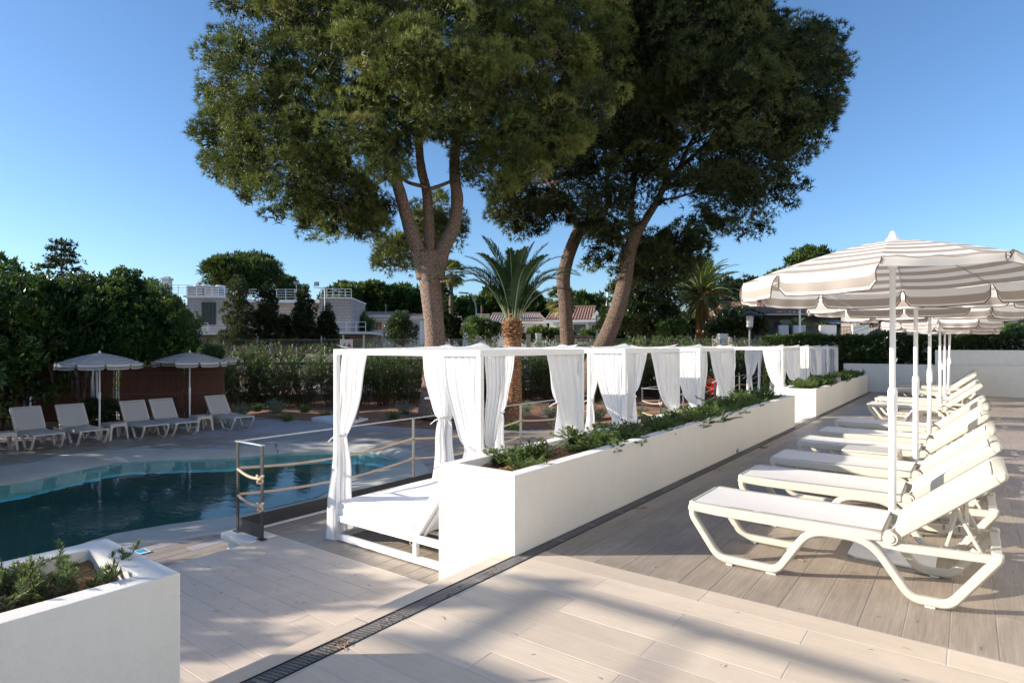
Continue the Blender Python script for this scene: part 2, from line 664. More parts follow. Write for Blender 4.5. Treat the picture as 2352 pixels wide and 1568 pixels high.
def tile_mesh(L, Wd, ax):
    """one plank: top a hair domed at the rim; grain attribute along its length"""
    key = (round(L, 3), round(Wd, 3), ax)
    if key in _tile_cache:
        return _tile_cache[key]
    hx, hy = (L / 2, Wd / 2) if ax == 'x' else (Wd / 2, L / 2)
    e = .0035
    v = [(-hx, -hy, -.010), (hx, -hy, -.010), (hx, hy, -.010), (-hx, hy, -.010),
         (-hx, -hy, -.0018), (hx, -hy, -.0018), (hx, hy, -.0018), (-hx, hy, -.0018),
         (-hx + e, -hy + e, 0), (hx - e, -hy + e, 0), (hx - e, hy - e, 0), (-hx + e, hy - e, 0)]
    f = [(0, 1, 5, 4), (1, 2, 6, 5), (2, 3, 7, 6), (3, 0, 4, 7), (4, 5, 9, 8), (5, 6, 10, 9), (6, 7, 11, 10), (7, 4, 8, 11), (8, 9, 10, 11)]
    me = bpy.data.meshes.new('tile')
    me.from_pydata(v, [], f)
    a = me.attributes.new('grain', 'FLOAT_VECTOR', 'POINT')
    for k, p in enumerate(v):
        a.data[k].vector = p if ax == 'x' else (p[1], p[0], p[2])
    _tile_cache[key] = me
    return me


def lay_tiles(parent, rects, z, mat, ax, limit=300, g=.002):
    """rects: (x0,x1,y0,y1); the ones nearest the camera as parts, the rest joined"""
    rects = [r for r in rects if r[1] - r[0] > .02 and r[3] - r[2] > .02]
    def key(r):
        cx, cy = (r[0] + r[1]) / 2, (r[2] + r[3]) / 2
        d = FV.x * cx + FV.y * cy
        lat = RV.x * cx + RV.y * cy
        vis = d > .8 and abs(lat) < .84 * d + .8
        return (0 if vis else 1, math.hypot(cx, cy))
    rects.sort(key=key)
    for (x0, x1, y0, y1) in rects[:limit]:
        L, Wd = (x1 - x0, y1 - y0) if ax == 'x' else (y1 - y0, x1 - x0)
        me = tile_mesh(L - 2 * g, Wd - 2 * g, ax)
        if not me.materials:
            me.materials.append(mat)
        o = bpy.data.objects.new('tile', me)
        COL.objects.link(o)
        o.parent = parent
        o.location = ((x0 + x1) / 2, (y0 + y1) / 2, z + random.uniform(-.0006, .0006))
    rest = rects[limit:]
    if rest:
        V, F, GR, T = [], [], [], []
        for (x0, x1, y0, y1) in rest:
            a, b_, c, d = x0 + g, x1 - g, y0 + g, y1 - g
            n = len(V)
            V += [(a, c, z), (b_, c, z), (b_, d, z), (a, d, z), (a, c, z - .01), (b_, c, z - .01), (b_, d, z - .01), (a, d, z - .01)]
            F += [(n, n + 1, n + 2, n + 3), (n + 4, n + 5, n + 1, n), (n + 5, n + 6, n + 2, n + 1), (n + 6, n + 7, n + 3, n + 2), (n + 7, n + 4, n, n + 3)]
            rr = (random.uniform(0, 90), random.uniform(0, 90), 0)
            cx, cy = (a + b_) / 2, (c + d) / 2
            for p in V[-8:]:
                q = (p[0] - cx, p[1] - cy) if ax == 'x' else (p[1] - cy, p[0] - cx)
                GR.append((q[0] + rr[0], q[1] + rr[1], 0))
            T += [random.random()] * 5
        me = bpy.data.meshes.new('far_tiles')
        me.from_pydata(V, [], F)
        at = me.attributes.new('grain', 'FLOAT_VECTOR', 'POINT')
        at.data.foreach_set('vector', [q for p in GR for q in p])
        a2 = me.attributes.new('tint', 'FLOAT', 'FACE')
        a2.data.foreach_set('value', T)
        me.materials.append(mat)
        o = bpy.data.objects.new('far_tiles', me)
        COL.objects.link(o)
        o.parent = parent
        o['kind'] = 'stuff'


def rows(x0, x1, y0, y1, ax, wd=.1975, L=1.19, stag=(0, .5), off=0.0, anchor=None):
    out = []
    if ax == 'y':
        n = int(round((x1 - x0) / wd))
        for i in range(n):
            a, b_ = x0 + i * wd, x0 + (i + 1) * wd
            yy = y0 - L * ((stag[i % len(stag)] + off) % 1)
            while yy < y1:
                out.append((a, min(b_, x1), max(yy, y0), min(yy + L, y1)))
                yy += L
    else:
        n = int(math.ceil((y1 - y0) / wd - 1e-6))
        for i in range(n):
            a, b_ = y1 - (i + 1) * wd, y1 - i * wd
            xx = (anchor if anchor is not None else x0) + L * stag[i % len(stag)]
            while xx > x0:
                xx -= L
            while xx < x1:
                out.append((max(xx, x0), min(xx + L, x1), max(a, y0), b_))
                xx += L
    return out


# --- upper terrace ---------------------------------------------------------
TX1 = 3.9
tb = MB()
tb.box((XE + .004, -3.0, -.20), (TX1, 23.0, -.0014))
terrace = tb.build('terrace_floor', M['grout_dark'], fix=False)
tag(terrace, kind='structure')
lay_tiles(terrace, rows(-2.47, TX1, 3.72, 22.98, 'y', .1995, 1.19, (0, .5, .0, .42, .1, .55)), .0, M['tile_dark'], 'y', 300, .0009)
tb = MB()
tb.box((-2.48, -3.0, -.0012), (TX1, 3.719, -.0011))
border = tb.build('terrace_border_floor', M['grout'], fix=False)
tag(border, kind='structure')
lay_tiles(border, rows(-2.478, TX1, .9, 3.716, 'x', .1975, 1.19, (0, .5), anchor=-1.27 - .0), .0, M['tile_light'], 'x', 300, .0014)
# plank edge strip between the drain and the drop
tb = MB()
tb.box((XE, -3.0, -.19), (-2.598, 23.0, -.0028))
strip = tb.build('terrace_edge', M['grout'], fix=False)
tag(strip, kind='structure')
rs = []
for (a, b_) in ((-.2, 3.495), (12.31, 14.28)):
    yy = a
    while yy < b_:
        rs.append((XE, -2.6, yy, min(yy + 1.19, b_)))
        yy += 1.19
lay_tiles(strip, rs, .0, M['tile_light'], 'y')

# --- steps down to the cabana level ---------------------------------------
for (y0, y1, lab) in ((1.19, 3.5, 0), (12.30, 14.28, 1)):
    sb = MB()
    for k in range(3):
        sb.box((XE - .275 * (k + 1), y0, ZL - .05), (XE - .275 * k - .002 * (k > 0), y1, -.155 * (k + 1)))
    o = sb.build('garden_steps', M['tile_light'])
    tag(o, 'tiled steps going down between the corner planter and the long planter' if lab == 0 else 'tiled steps going down between the long planter and the far planter', 'steps')

# --- cabana level ------------------------------------------------------------
pb = MB()
pb.box((-6.72, 3.60, ZP - .4), (-3.30, 26.0, ZL - .003))
plat = pb.build('cabana_platform', M['plaster'], fix=False)
tag(plat, kind='structure')
lay_tiles(plat, rows(-6.58, -3.35, 3.90, 25.9, 'y', .1995, 1.19, (0, .5, .3)), ZL, M['tile_dark'], 'y')
cb = MB()
cb.box((-6.79, 3.56, ZL - .06), (-6.585, 26.0, ZL + .004)).box((-6.584, 3.56, ZL - .06), (-6.20, 3.88, ZL + .004))
tag(cb.build('platform_kerb', M['plaster'], bevel=.006), kind='structure')
pb = MB()
pb.box((-6.18, -3.0, ZP - .4), (-2.73, 3.885, ZL - .0002))
land = pb.build('landing_floor', M['grout_dark'], fix=False)
tag(land, kind='structure')
lay_tiles(land, rows(-6.182, -2.74, -1.0, 3.89, 'x', .1975, 1.19, (0, .37, .7)), ZL + .0015, M['tile_landing'], 'x', 300, .0009)

# --- pool ---------------------------------------------------------------------
def c6(x, y):
    return G((960 - 150 + x / 2.9037) * .72593, (1200 + y / 2.9037) * .72593, ZP)


def c6b(x, y, z=ZP):
    return G(x / 2.352 * .72593, (1120 + y / 2.352) * .72593, z)


def cz(x, y, z=ZP):
    return G((810 + x / 2.9037) * .72593, (1200 + y / 2.9037) * .72593, z)


outer = [c6b(0, 830), c6b(200, 810), c6b(350, 770), c6b(560, 735), c6b(750, 715), c6b(1000, 703), c6b(1300, 705), c6b(1600, 705), c6b(1720, 700), c6b(1800, 688), c6b(2000, 668), c6b(2200, 655),
         cz(150, 592), cz(300, 582), cz(600, 578), cz(900, 582), cz(1100, 600), cz(1300, 625), cz(1420, 655), cz(1475, 700)]
outer = [(p.x, p.y) for p in outer]
outer += [(-8.05, 8.25), (-7.35, 7.3), (-7.0, 6.3), (-6.95, 5.2)]
near = [c6b(1740, 1330), c6b(1500, 1355), c6b(1250, 1400), c6b(1000, 1450)]
outer += [(p.x, p.y) for p in near]
outer += [(-7.05, 1.2), (-7.3, 0.0), (-8.6, -1.0), (-11.0, -1.3), (-13.8, -.4), (-15.6, 1.2)]
ZW = ZP - .13
inner = [c6b(0, 983, ZW), c6b(100, 970, ZW), c6b(180, 955, ZW), c6b(350, 915, ZW), c6b(560, 870, ZW), c6b(740, 835, ZW), c6b(900, 805, ZW), c6b(1150, 795, ZW), c6b(1400, 785, ZW), c6b(1700, 778, ZW), c6b(1850, 762, ZW), c6b(2000, 748, ZW), c6b(2200, 735, ZW),
         cz(150, 690, ZW), cz(350, 675, ZW), cz(620, 662, ZW), cz(830, 662, ZW), cz(1000, 670, ZW), cz(1200, 700, ZW), cz(1320, 740, ZW), cz(1240, 785, ZW), cz(1100, 815, ZW), cz(960, 845, ZW), cz(850, 900, ZW)]
inner = [(p.x, p.y) for p in inner]
ni = [cz(575, 1065, ZW), cz(300, 1130, ZW), cz(60, 1190, ZW), c6b(1500, 1230, ZW), c6b(1200, 1270, ZW), c6b(900, 1310, ZW), c6b(780, 1360, ZW), c6b(600, 1400, ZW)]
inner += [(p.x, p.y) for p in ni]
inner += [(-8.1, .8), (-8.6, 0.0), (-9.4, -.3), (-11.2, -.4), (-13.3, .4), (-14.3, 1.6)]


def smooth_loop(pts, n=160):
    P = [Vector((p[0], p[1])) for p in pts]
    m = len(P)
    out = []
    for i in range(m):
        p0, p1, p2, p3 = P[i - 1], P[i], P[(i + 1) % m], P[(i + 2) % m]
        for k in range(6):
            t = k / 6
            out.append(.5 * ((2 * p1) + (p2 - p0) * t + (2 * p0 - 5 * p1 + 4 * p2 - p3) * t * t + (3 * p1 - p0 - 3 * p2 + p3) * t ** 3))
    # resample by arc length
    L = [0]
    for i in range(len(out)):
        L.append(L[-1] + (out[(i + 1) % len(out)] - out[i]).length)
    res = []
    j = 0
    for k in range(n):
        s = L[-1] * k / n
        while L[j + 1] < s:
            j += 1
        t = (s - L[j]) / max(1e-6, L[j + 1] - L[j])
        res.append(out[j].lerp(out[(j + 1) % len(out)], t))
    return res


OUT = smooth_loop(outer, 240)
INN = smooth_loop(inner, 240)


def inside(p, poly):
    x, y = p
    c = False
    j = len(poly) - 1
    for i in range(len(poly)):
        xi, yi, xj, yj = poly[i][0], poly[i][1], poly[j][0], poly[j][1]
        if (yi > y) != (yj > y) and x < (xj - xi) * (y - yi) / (yj - yi + 1e-12) + xi:
            c = not c
        j = i
    return c


# coping: ring from outer to inner with a rounded fall to the water
n = len(OUT)
near_i = []
start = min(range(n), key=lambda k: (INN[k] - OUT[0]).length)
best = start
cur = start
for i in range(n):      # monotone nearest match
    cand = [(cur + k) % n for k in range(0, 7)]
    cur = min(cand, key=lambda k: (INN[k] - OUT[i]).length + .002 * ((k - cur) % n))
    near_i.append(cur)
RINGS = [(0, ZP - .02), (0.0, ZP + .008), (.12, ZP + .012), (.45, ZP - .002), (.75, ZP - .05), (.92, ZP - .105), (1.0, ZP - .16), (1.03, ZP - .6)]
V, F = [], []
for (t, z) in RINGS:
    for i in range(n):
        p = OUT[i].lerp(INN[near_i[i]], t)
        V.append((p.x, p.y, z))
for r in range(len(RINGS) - 1):
    for i in range(n):
        j = (i + 1) % n
        F.append((r * n + i, r * n + j, (r + 1) * n + j, (r + 1) * n + i))
m, nn, l, b_ = newmat('washed_gravel_coping')
g = nn.new('ShaderNodeNewGeometry').outputs['Position']
c = mixc(nn, l, noise(nn, l, 120, 3, .8, g), (.34, .33, .29), (.68, .66, .59))
c = mixc(nn, l, ramp(nn, l, noise(nn, l, 1.2, 4, .6, g), [(.4, (0, 0, 0)), (.7, (.5, .5, .5))]), c, (.33, .28, .20))
l.new(c, b_.inputs['Base Color'])
b_.inputs['Roughness'].default_value = .85
bump(nn, l, noise(nn, l, 160, 3, .8, g), .6, .006, b_)
M['coping'] = m
co = np_mesh('pool_coping', np.array(V), np.array(F), m, smooth=True)
tag(co, kind='structure')

# basin with benches and a sunken ledge
m, nn, l, b_ = newmat('pool_plaster')
g = nn.new('ShaderNodeNewGeometry')
sep = nn.new('ShaderNodeSeparateXYZ')
l.new(g.outputs['Position'], sep.inputs[0])
c = mixc(nn, l, noise(nn, l, 40, 3, .7, g.outputs['Position']), (.55, .80, .80), (.70, .88, .86))
l.new(c, b_.inputs['Base Color'])
b_.inputs['Roughness'].default_value = .8
M['basin'] = m
bx0, bx1, by0, by1 = -24.0, -6.2, -2.5, 14.0
# ledge curves traced on the pool floor
led1 = [c6b(0, 1165), c6b(200, 1150), c6b(370, 1145), c6b(520, 1175), c6b(640, 1195), c6b(740, 1205), c6b(860, 1225), c6b(1000, 1195), c6b(1120, 1165), c6b(1190, 1100), c6b(1260, 1045), c6b(1400, 1030), c6b(1600, 1030), c6b(1900, 1010), c6b(2100, 960)]
led2 = [c6b(740, 1205), c6b(700, 1290), c6b(640, 1330), c6b(560, 1370)]
led3 = [c6b(1780, 760), c6b(1820, 800), c6b(1900, 840)]


def dseg(p, a, b):
    ab = b - a
    t = max(0, min(1, (p - a).dot(ab) / max(1e-9, ab.length_squared)))
    return (p - a - ab * t).length


def floor_z(x, y):
    p = Vector((x, y))
    dm = min((p - q).length for q in INN[::3])
    z = ZP - .35 - min(1.25, max(0, dm - .1) * .95)
    for L_, wd in ((led1, .17), (led2, .15), (led3, .12)):
        d = min(dseg(p, Vector(L_[i][:2]), Vector(L_[i + 1][:2])) for i in range(len(L_) - 1))
        if d < wd * 2.2:
            t = min(1, max(0, (d - wd * .8) / (wd * 1.4)))
            z = max(z, (ZP - .62) * (1 - t) + z * t)
    return z


nx, ny = 110, 100
V, F = [], []
for j in range(ny + 1):
    for i in range(nx + 1):
        x, y = bx0 + (bx1 - bx0) * i / nx, by0 + (by1 - by0) * j / ny
        V.append((x, y, floor_z(x, y) if inside((x, y), [(q.x, q.y) for q in OUT[::2]]) else ZP - .6))
for j in range(ny):
    for i in range(nx):
        a = j * (nx + 1) + i
        F.append((a, a + 1, a + nx + 2, a + nx + 1))
tag(np_mesh('pool_basin', np.array(V), np.array(F), m, smooth=True), kind='structure')

m = bpy.data.materials.new('pool_water_surface')
m.use_nodes = True
nn, l = m.node_tree.nodes, m.node_tree.links
nn.clear()
out = nn.new('ShaderNodeOutputMaterial')
tr = nn.new('ShaderNodeBsdfTransparent')
tr.inputs[0].default_value = (.50, .89, .94, 1)
gl = nn.new('ShaderNodeBsdfGlossy')
gl.inputs['Roughness'].default_value = .01
fr = nn.new('ShaderNodeFresnel')
fr.inputs['IOR'].default_value = 1.33
g = nn.new('ShaderNodeNewGeometry').outputs['Position']
bp = nn.new('ShaderNodeBump')
bp.inputs['Strength'].default_value = .16
bp.inputs['Distance'].default_value = .02
l.new(noise(nn, l, 3.2, 3, .55, mapping(nn, l, g, (1, 1.6, 1)), .6), bp.inputs['Height'])
l.new(bp.outputs[0], gl.inputs['Normal'])
l.new(bp.outputs[0], fr.inputs['Normal'])
mx = nn.new('ShaderNodeMixShader')
bf = nn.new('ShaderNodeNewGeometry').outputs['Backfacing']
sb = nn.new('ShaderNodeMath')
sb.operation = 'SUBTRACT'
sb.inputs[0].default_value = 1
l.new(bf, sb.inputs[1])
mf = nn.new('ShaderNodeMath')
mf.operation = 'MULTIPLY'
l.new(fr.outputs[0], mf.inputs[0])
l.new(sb.outputs[0], mf.inputs[1])
l.new(mf.outputs[0], mx.inputs[0])
l.new(tr.outputs[0], mx.inputs[1])
l.new(gl.outputs[0], mx.inputs[2])
l.new(mx.outputs[0], out.inputs[0])
M['water'] = m
wb = MB()
ring = []
for i in range(n):
    p = OUT[i].lerp(INN[near_i[i]], .985)
    if not ring or (p - ring[-1]).length > .02:
        ring.append(p)
wb.quad(*[(p.x, p.y, ZW) for p in ring])
wo_ = wb.build('pool_water', m, fix=False)
if wo_.data.polygons[0].normal.z < 0:
    wo_.data.flip_normals()
tag(wo_, kind='structure')

# pool deck in planks, cut round the coping
pool_rects = []
OP = [(q.x, q.y) for q in OUT[::2]]
xa = -26.0
soil = [(-30, 9.0), (-21.5, 11.0), (-17.48, 11.93), (-14.63, 12.47), (-12.29, 12.99), (-10.67, 14.2), (-9.7, 14.93), (-8.2, 16.6), (-6.8, 19.0)]


def soil_y(x):
    for i in range(len(soil) - 1):
        if soil[i][0] <= x <= soil[i + 1][0]:
            t = (x - soil[i][0]) / (soil[i + 1][0] - soil[i][0])
            return soil[i][1] * (1 - t) + soil[i + 1][1] * t
    return soil[-1][1]


ci = 0
while xa < -6.83:
    xc = xa + .1
    ymax = soil_y(xc)
    cuts = []
    ys = []
    j = len(OP) - 1
    for i in range(len(OP)):
        (x1, y1), (x2, y2) = OP[j], OP[i]
        if (x1 > xc) != (x2 > xc):
            ys.append(y1 + (y2 - y1) * (xc - x1) / (x2 - x1))
        j = i
    ys = sorted(ys)
    lo = -3.0
    segs = []
    for k in range(0, len(ys) - 1, 2):
        segs.append((lo, ys[k] + .14))
        lo = ys[k + 1] - .14
    segs.append((lo, ymax))
    for (a, b2) in segs:
        yy = math.floor((a) / 1.19) * 1.19 + (.595 if ci % 2 else 0) - 1.19
        while yy < b2:
            if min(yy + 1.19, b2) - max(yy, a) > .05:
                pool_rects.append((xa, xa + .1995, max(yy, a), min(yy + 1.19, b2)))
            yy += 1.19
    xa += .1995
    ci += 1
# base slab under the planks, as a ring of strips outside the pool
db = MB()
for (x0, x1, y0, y1) in pool_rects:
    db.quad((x0, y0, ZP - .003), (x1, y0, ZP - .003), (x1, y1, ZP - .003), (x0, y1, ZP - .003))
deck = db.build('pool_deck', M['grout_dark'], fix=False)
tag(deck, kind='structure')
lay_tiles(deck, pool_rects, ZP, M['tile_pool'], 'y')
sk = MB()
sk.box((-.09, -.07, 0), (.09, .07, .010))
o = sk.build('depth_marker', M['white_paint'], loc=G(326, 1267, ZP + .004), bevel=.003)
tag(o, 'small white and turquoise notice tile lying on the dark pool deck', 'notice')
MB().box((-.075, -.05, .0105), (.05, .05, .012)).build('printed_panel', M['blue_card'], o)

# --- garden soil -----------------------------------------------------------------
def soil_h(x, y):
    return ZG + .05 + .06 * math.sin(x * 1.3 + y * .7) + .05 * math.sin(x * .5 - y * 1.1) + .02 * math.sin(x * 5 + y * 4)


V, F = [], []
nx, ny = 120, 24
for j in range(ny + 1):
    for i in range(nx + 1):
        x = -32 + (30.0) * i / nx
        y0 = soil_y(x) if x < -6.8 else 19.0 + (x + 6.8) * 1.6
        t = j / ny
        y = y0 + t * 26
        V.append((x, y, ZP - .01 if j == 0 else soil_h(x, y) + min(.12, t * 3) * 0 + (min(1, t * 10) - 1) * .05))
for j in range(ny):
    for i in range(nx):
        a = j * (nx + 1) + i
        F.append((a, a + 1, a + nx + 2, a + nx + 1))
tag(np_mesh('garden_soil', np.array(V), np.array(F), M['garden_soil'], smooth=True), kind='structure')
# fallen pine litter on the soil and pebbles
rng = np.random.default_rng(5)


def litter(name, cnt, region, mat, L=.07, wd=.004, label=None, cat=None, zf=None, col=None):
    pts = [region() for _ in range(cnt)]
    V, F = [], []
    for p in pts:
        a = random.uniform(0, 2 * PI)
        ll = L * random.uniform(.5, 1.2)
        d = Vector((math.cos(a), math.sin(a), random.uniform(-.02, .12)))
        s = Vector((-d.y, d.x, 0)) * wd
        q = Vector(p)
        n0 = len(V)
        V += [q - s, q + s, q + d * ll * .5 + s + Vector((0, 0, .004)), q + d * ll]
        F += [(n0, n0 + 1, n0 + 2, n0 + 3)]
    o = np_mesh(name, np.array([tuple(v) for v in V]), np.array(F), mat, kind='stuff')
    if label:
        tag(o, label, cat)
    return o


# --- road behind the hedge ----------------------------------------------------
HD = Vector((.617, .787, 0))          # direction of the hedge line
HN = Vector((-.787, .617, 0))         # away from the garden
H0 = Vector((-22.2, 13.3, 0))
p = [H0 + HN * 4 - HD * 40, H0 + HN * 4 + HD * 60, H0 + HN * 11 + HD * 60, H0 + HN * 11 - HD * 40]
plane_obj('road', p, -1.30, M['asphalt'])
M['pavement'] = simple('grey_pavement', (.30, .28, .26), .9, .15, 6)
p = [H0 + HN * 2 - HD * 40, H0 + HN * 2 + HD * 60, H0 + HN * 3.98 + HD * 60, H0 + HN * 3.98 - HD * 40]
kb = MB().prism([tuple(q[:2]) for q in p], -1.5, -1.16)
tag(kb.build('pavement', M['pavement']), kind='structure')


# ================================================================== PLANTERS
def planter(y0, y1, top, label, zb):
    t = .115
    x0, x1 = -3.34, XR
    o = thing('planter', label, 'planter', (0, 0, 0))
    b = MB()
    # one ring-shaped body: outer faces, rim, inner faces
    o_ = [(x0, y0), (x1, y0), (x1, y1), (x0, y1)]
    i_ = [(x0 + t, y0 + t), (x1 - t, y0 + t), (x1 - t, y1 - t), (x0 + t, y1 - t)]
    n = len(b.v)
    b.v += [(p[0], p[1], zb) for p in o_] + [(p[0], p[1], top) for p in o_] + [(p[0], p[1], top) for p in i_] + [(p[0], p[1], top - .25) for p in i_]
    for k in range(4):
        j = (k + 1) % 4
        b.f += [(k, j, 4 + j, 4 + k), (4 + k, 4 + j, 8 + j, 8 + k), (8 + k, 8 + j, 12 + j, 12 + k)]
    b.build('wall', M['plaster'], o, bevel=.006)
    ny = max(8, int((y1 - y0) / .06))
    s = MB()
    def fn(u, v):
        x = x0 + t + (x1 - x0 - 2 * t) * u
        y = y0 + t + (y1 - y0 - 2 * t) * v
        return (x, y, top - .075 + .022 * math.sin(x * 23 + y * 9) * math.sin(y * 13 - x * 7) + random.uniform(-.008, .008))
    s.grid(fn, 12, ny)
    q = s.build('soil', M['soil'], o, smooth=60, fix=False)
    # lumps and bark chips
    c = MB()
    for _ in range(int((y1 - y0) * 170)):
        x, y = random.uniform(x0 + t + .01, x1 - t - .01), random.uniform(y0 + t + .01, y1 - t - .01)
        r = random.uniform(.004, .013)
        z = top - .07
        a = random.uniform(0, PI)
        dx, dy = r * math.cos(a), r * math.sin(a)
        n = len(c.v)
        c.v += [(x - dx, y - dy, z), (x + dy * .7, y - dx * .7, z), (x + dx, y + dy, z), (x - dy * .7, y + dx * .7, z), (x, y, z + r * 1.1)]
        c.f += [(n, n + 1, n + 4), (n + 1, n + 2, n + 4), (n + 2, n + 3, n + 4), (n + 3, n, n + 4)]
    c.build('gravel', M['soil'], o, fix=False, kind='stuff')
    return o


pl0 = planter(-2.5, 1.19, .57, 'white rendered planter with rosemary cropped by the lower left corner', ZL)
pl1 = planter(3.50, 12.30, .573, 'long white planter running past the first three canopy beds', ZL)
pl2 = planter(14.28, 22.6, .573, 'far white planter with a dove perched on its rim', ZL)

# small fittings on the planter foot
for (y, s_) in ((8.35, 1), (16.6, 1.2), (18.6, 1)):
    pass
ol = MB()
ol.tube([(XR - .005, 8.72, .035), (XR + .016, 8.72, .035)], .028, 14).tube([(XR + .014, 8.72, .035), (XR + .019, 8.72, .035)], .019, 12)
tag(ol.build('drain_outlet', M['galv']), 'round grey drain outlet low on the long planter wall', 'outlet')

# ================================================================== DRAIN
dr = thing('linear_drain', 'charcoal slotted drain running along the foot of the planters', 'drain', (0, 0, 0))
cb = MB()
cb.box((-2.598, -3, -.1), (-2.592, 22.98, .002)).box((-2.487, -3, -.1), (-2.481, 22.98, .002)).box((-2.598, -3, -.1), (-2.481, 22.98, -.09))
cb.build('channel', M['channel'], dr)
gm = MB()
L = .5
gm.box((-.050, 0.002, -.016), (-.042, L - .002, -.001)).box((.042, 0.002, -.016), (.050, L - .002, -.001))
gm.box((-.005, 0.002, -.016), (.005, L - .002, -.002))
for sx in (-1, 1):
    for k in range(20):
        y = .012 + k * .0245 + (0 if sx < 0 else .012)
        if y > L - .014:
            continue
        xm = sx * .0235
        dy = .010 * sx
        n = len(gm.v)
        w2 = .0068
        gm.v += [(xm - .0195, y - dy * 0, -.012), (xm + .0195, y + .008, -.012), (xm + .0195, y + .008 + w2 * 1.6, -.012), (xm - .0195, y + w2 * 1.6, -.012),
                 (xm - .0195, y, .0015), (xm + .0195, y + .008, .0015), (xm + .0195, y + .008 + w2 * 1.3, .0015), (xm - .0195, y + w2 * 1.3, .0015)]
        gm.f += [tuple(n + i for i in q) for q in ((0, 3, 2, 1), (4, 5, 6, 7), (0, 1, 5, 4), (1, 2, 6, 5), (2, 3, 7, 6), (3, 0, 4, 7))]
    for k in range(6):      # cross ribs
        gm.box((sx * .0235 - .018, k * .0833 + .002, -.015), (sx * .0235 + .018, k * .0833 + .010, -.004))
g0 = gm.build('grating', M['grate'], dr, loc=(-2.5395, .0, .0))
for k in range(1, 46):
    c = g0.copy()
    COL.objects.link(c)
    c.parent = dr
    c.location = (-2.5395, .5 * k, random.uniform(-.001, .001))
# pine needles caught by the drain
m_lit = simple('dry_pine_needles', (.36, .22, .12), .9, .3)
for k, (cx, cy, nn_) in enumerate(((-2.53, 1.93, 26), (-2.54, 2.28, 10), (-2.50, 2.75, 9), (-2.53, 3.2, 8), (-2.42, 9.4, 60), (-.95, 4.62, 14), (-2.45, 7.4, 20), (-2.42, 5.2, 14))):
    o = litter('pine_needles', nn_, lambda: (cx + random.gauss(0, .02), cy + random.gauss(0, .045), .004), m_lit, .06, .0011)
    tag(o, 'dry brown pine needles scattered on the slotted drain and planks', 'pine needles', 'pine needles on the terrace')

for (nm, cnt, reg, lb) in (('fallen_needles', 260, lambda: (random.uniform(-2.4, 2.6), random.uniform(1.2, 11) , .0035), 'single dry pine needles strewn over the upper terrace'),
                           ('fallen_needles', 90, lambda: (random.uniform(-6.1, -3.7), random.uniform(1.0, 3.8), ZL + .005), 'single dry pine needles strewn over the landing')):
    tag(litter(nm, cnt, reg, m_lit, .055, .0010), lb, 'pine needles')

# ================================================================== BACK WALLS
bw = MB()
bw.box((-3.34, 23.0, -.05), (5.3, 23.25, .912))
tag(bw.build('back_wall', M['plaster2'], bevel=.01), 'low pale rendered wall closing the end of the terrace', 'wall')
bw = MB()
bw.prism([(-.83, 23.32), (9, 23.32), (9, 23.6), (-.83, 23.6)], -.05, 1.37)
tag(bw.build('upper_wall', M['plaster2'], bevel=.01), 'taller grey-white wall standing behind the low terrace wall', 'wall')
# ================================================================== FABRICS
def fabric(name, col, trans=.35, wv=300):
    m, n, l, b = newmat(name)
    tc = n.new('ShaderNodeTexCoord').outputs['Object']
    f = noise(n, l, 3, 4, .6, tc)
    c = mixc(n, l, f, tuple(x * .95 for x in col), col)
    l.new(c, b.inputs['Base Color'])
    b.inputs['Roughness'].default_value = .85
    b.inputs['Specular IOR Level'].default_value = .2
    bump(n, l, noise(n, l, wv, 2, .5, tc), .15, .002, b)
    if trans:
        tr = n.new('ShaderNodeBsdfTranslucent')
        l.new(c, tr.inputs[0])
        mx = n.new('ShaderNodeMixShader')
        mx.inputs[0].default_value = trans
        l.new(b.outputs[0], mx.inputs[1])
        l.new(tr.outputs[0], mx.inputs[2])
        out = [x for x in n if x.type == 'OUTPUT_MATERIAL'][0]
        l.new(mx.outputs[0], out.inputs[0])
    return m


M['curtain'] = fabric('white_voile', (.86, .865, .88), .42)
M['cushion'] = fabric('white_cushion', (.83, .835, .86), 0)
M['mesh_fabric'] = fabric('ivory_sling', (.78, .76, .745), .12, 500)
M['mesh_fabric_pool'] = fabric('sand_sling', (.56, .53, .50), .12, 500)

# ================================================================== CABANAS
CW, CD, CHT = 2.09, 1.83, 2.083       # x size, y size, height


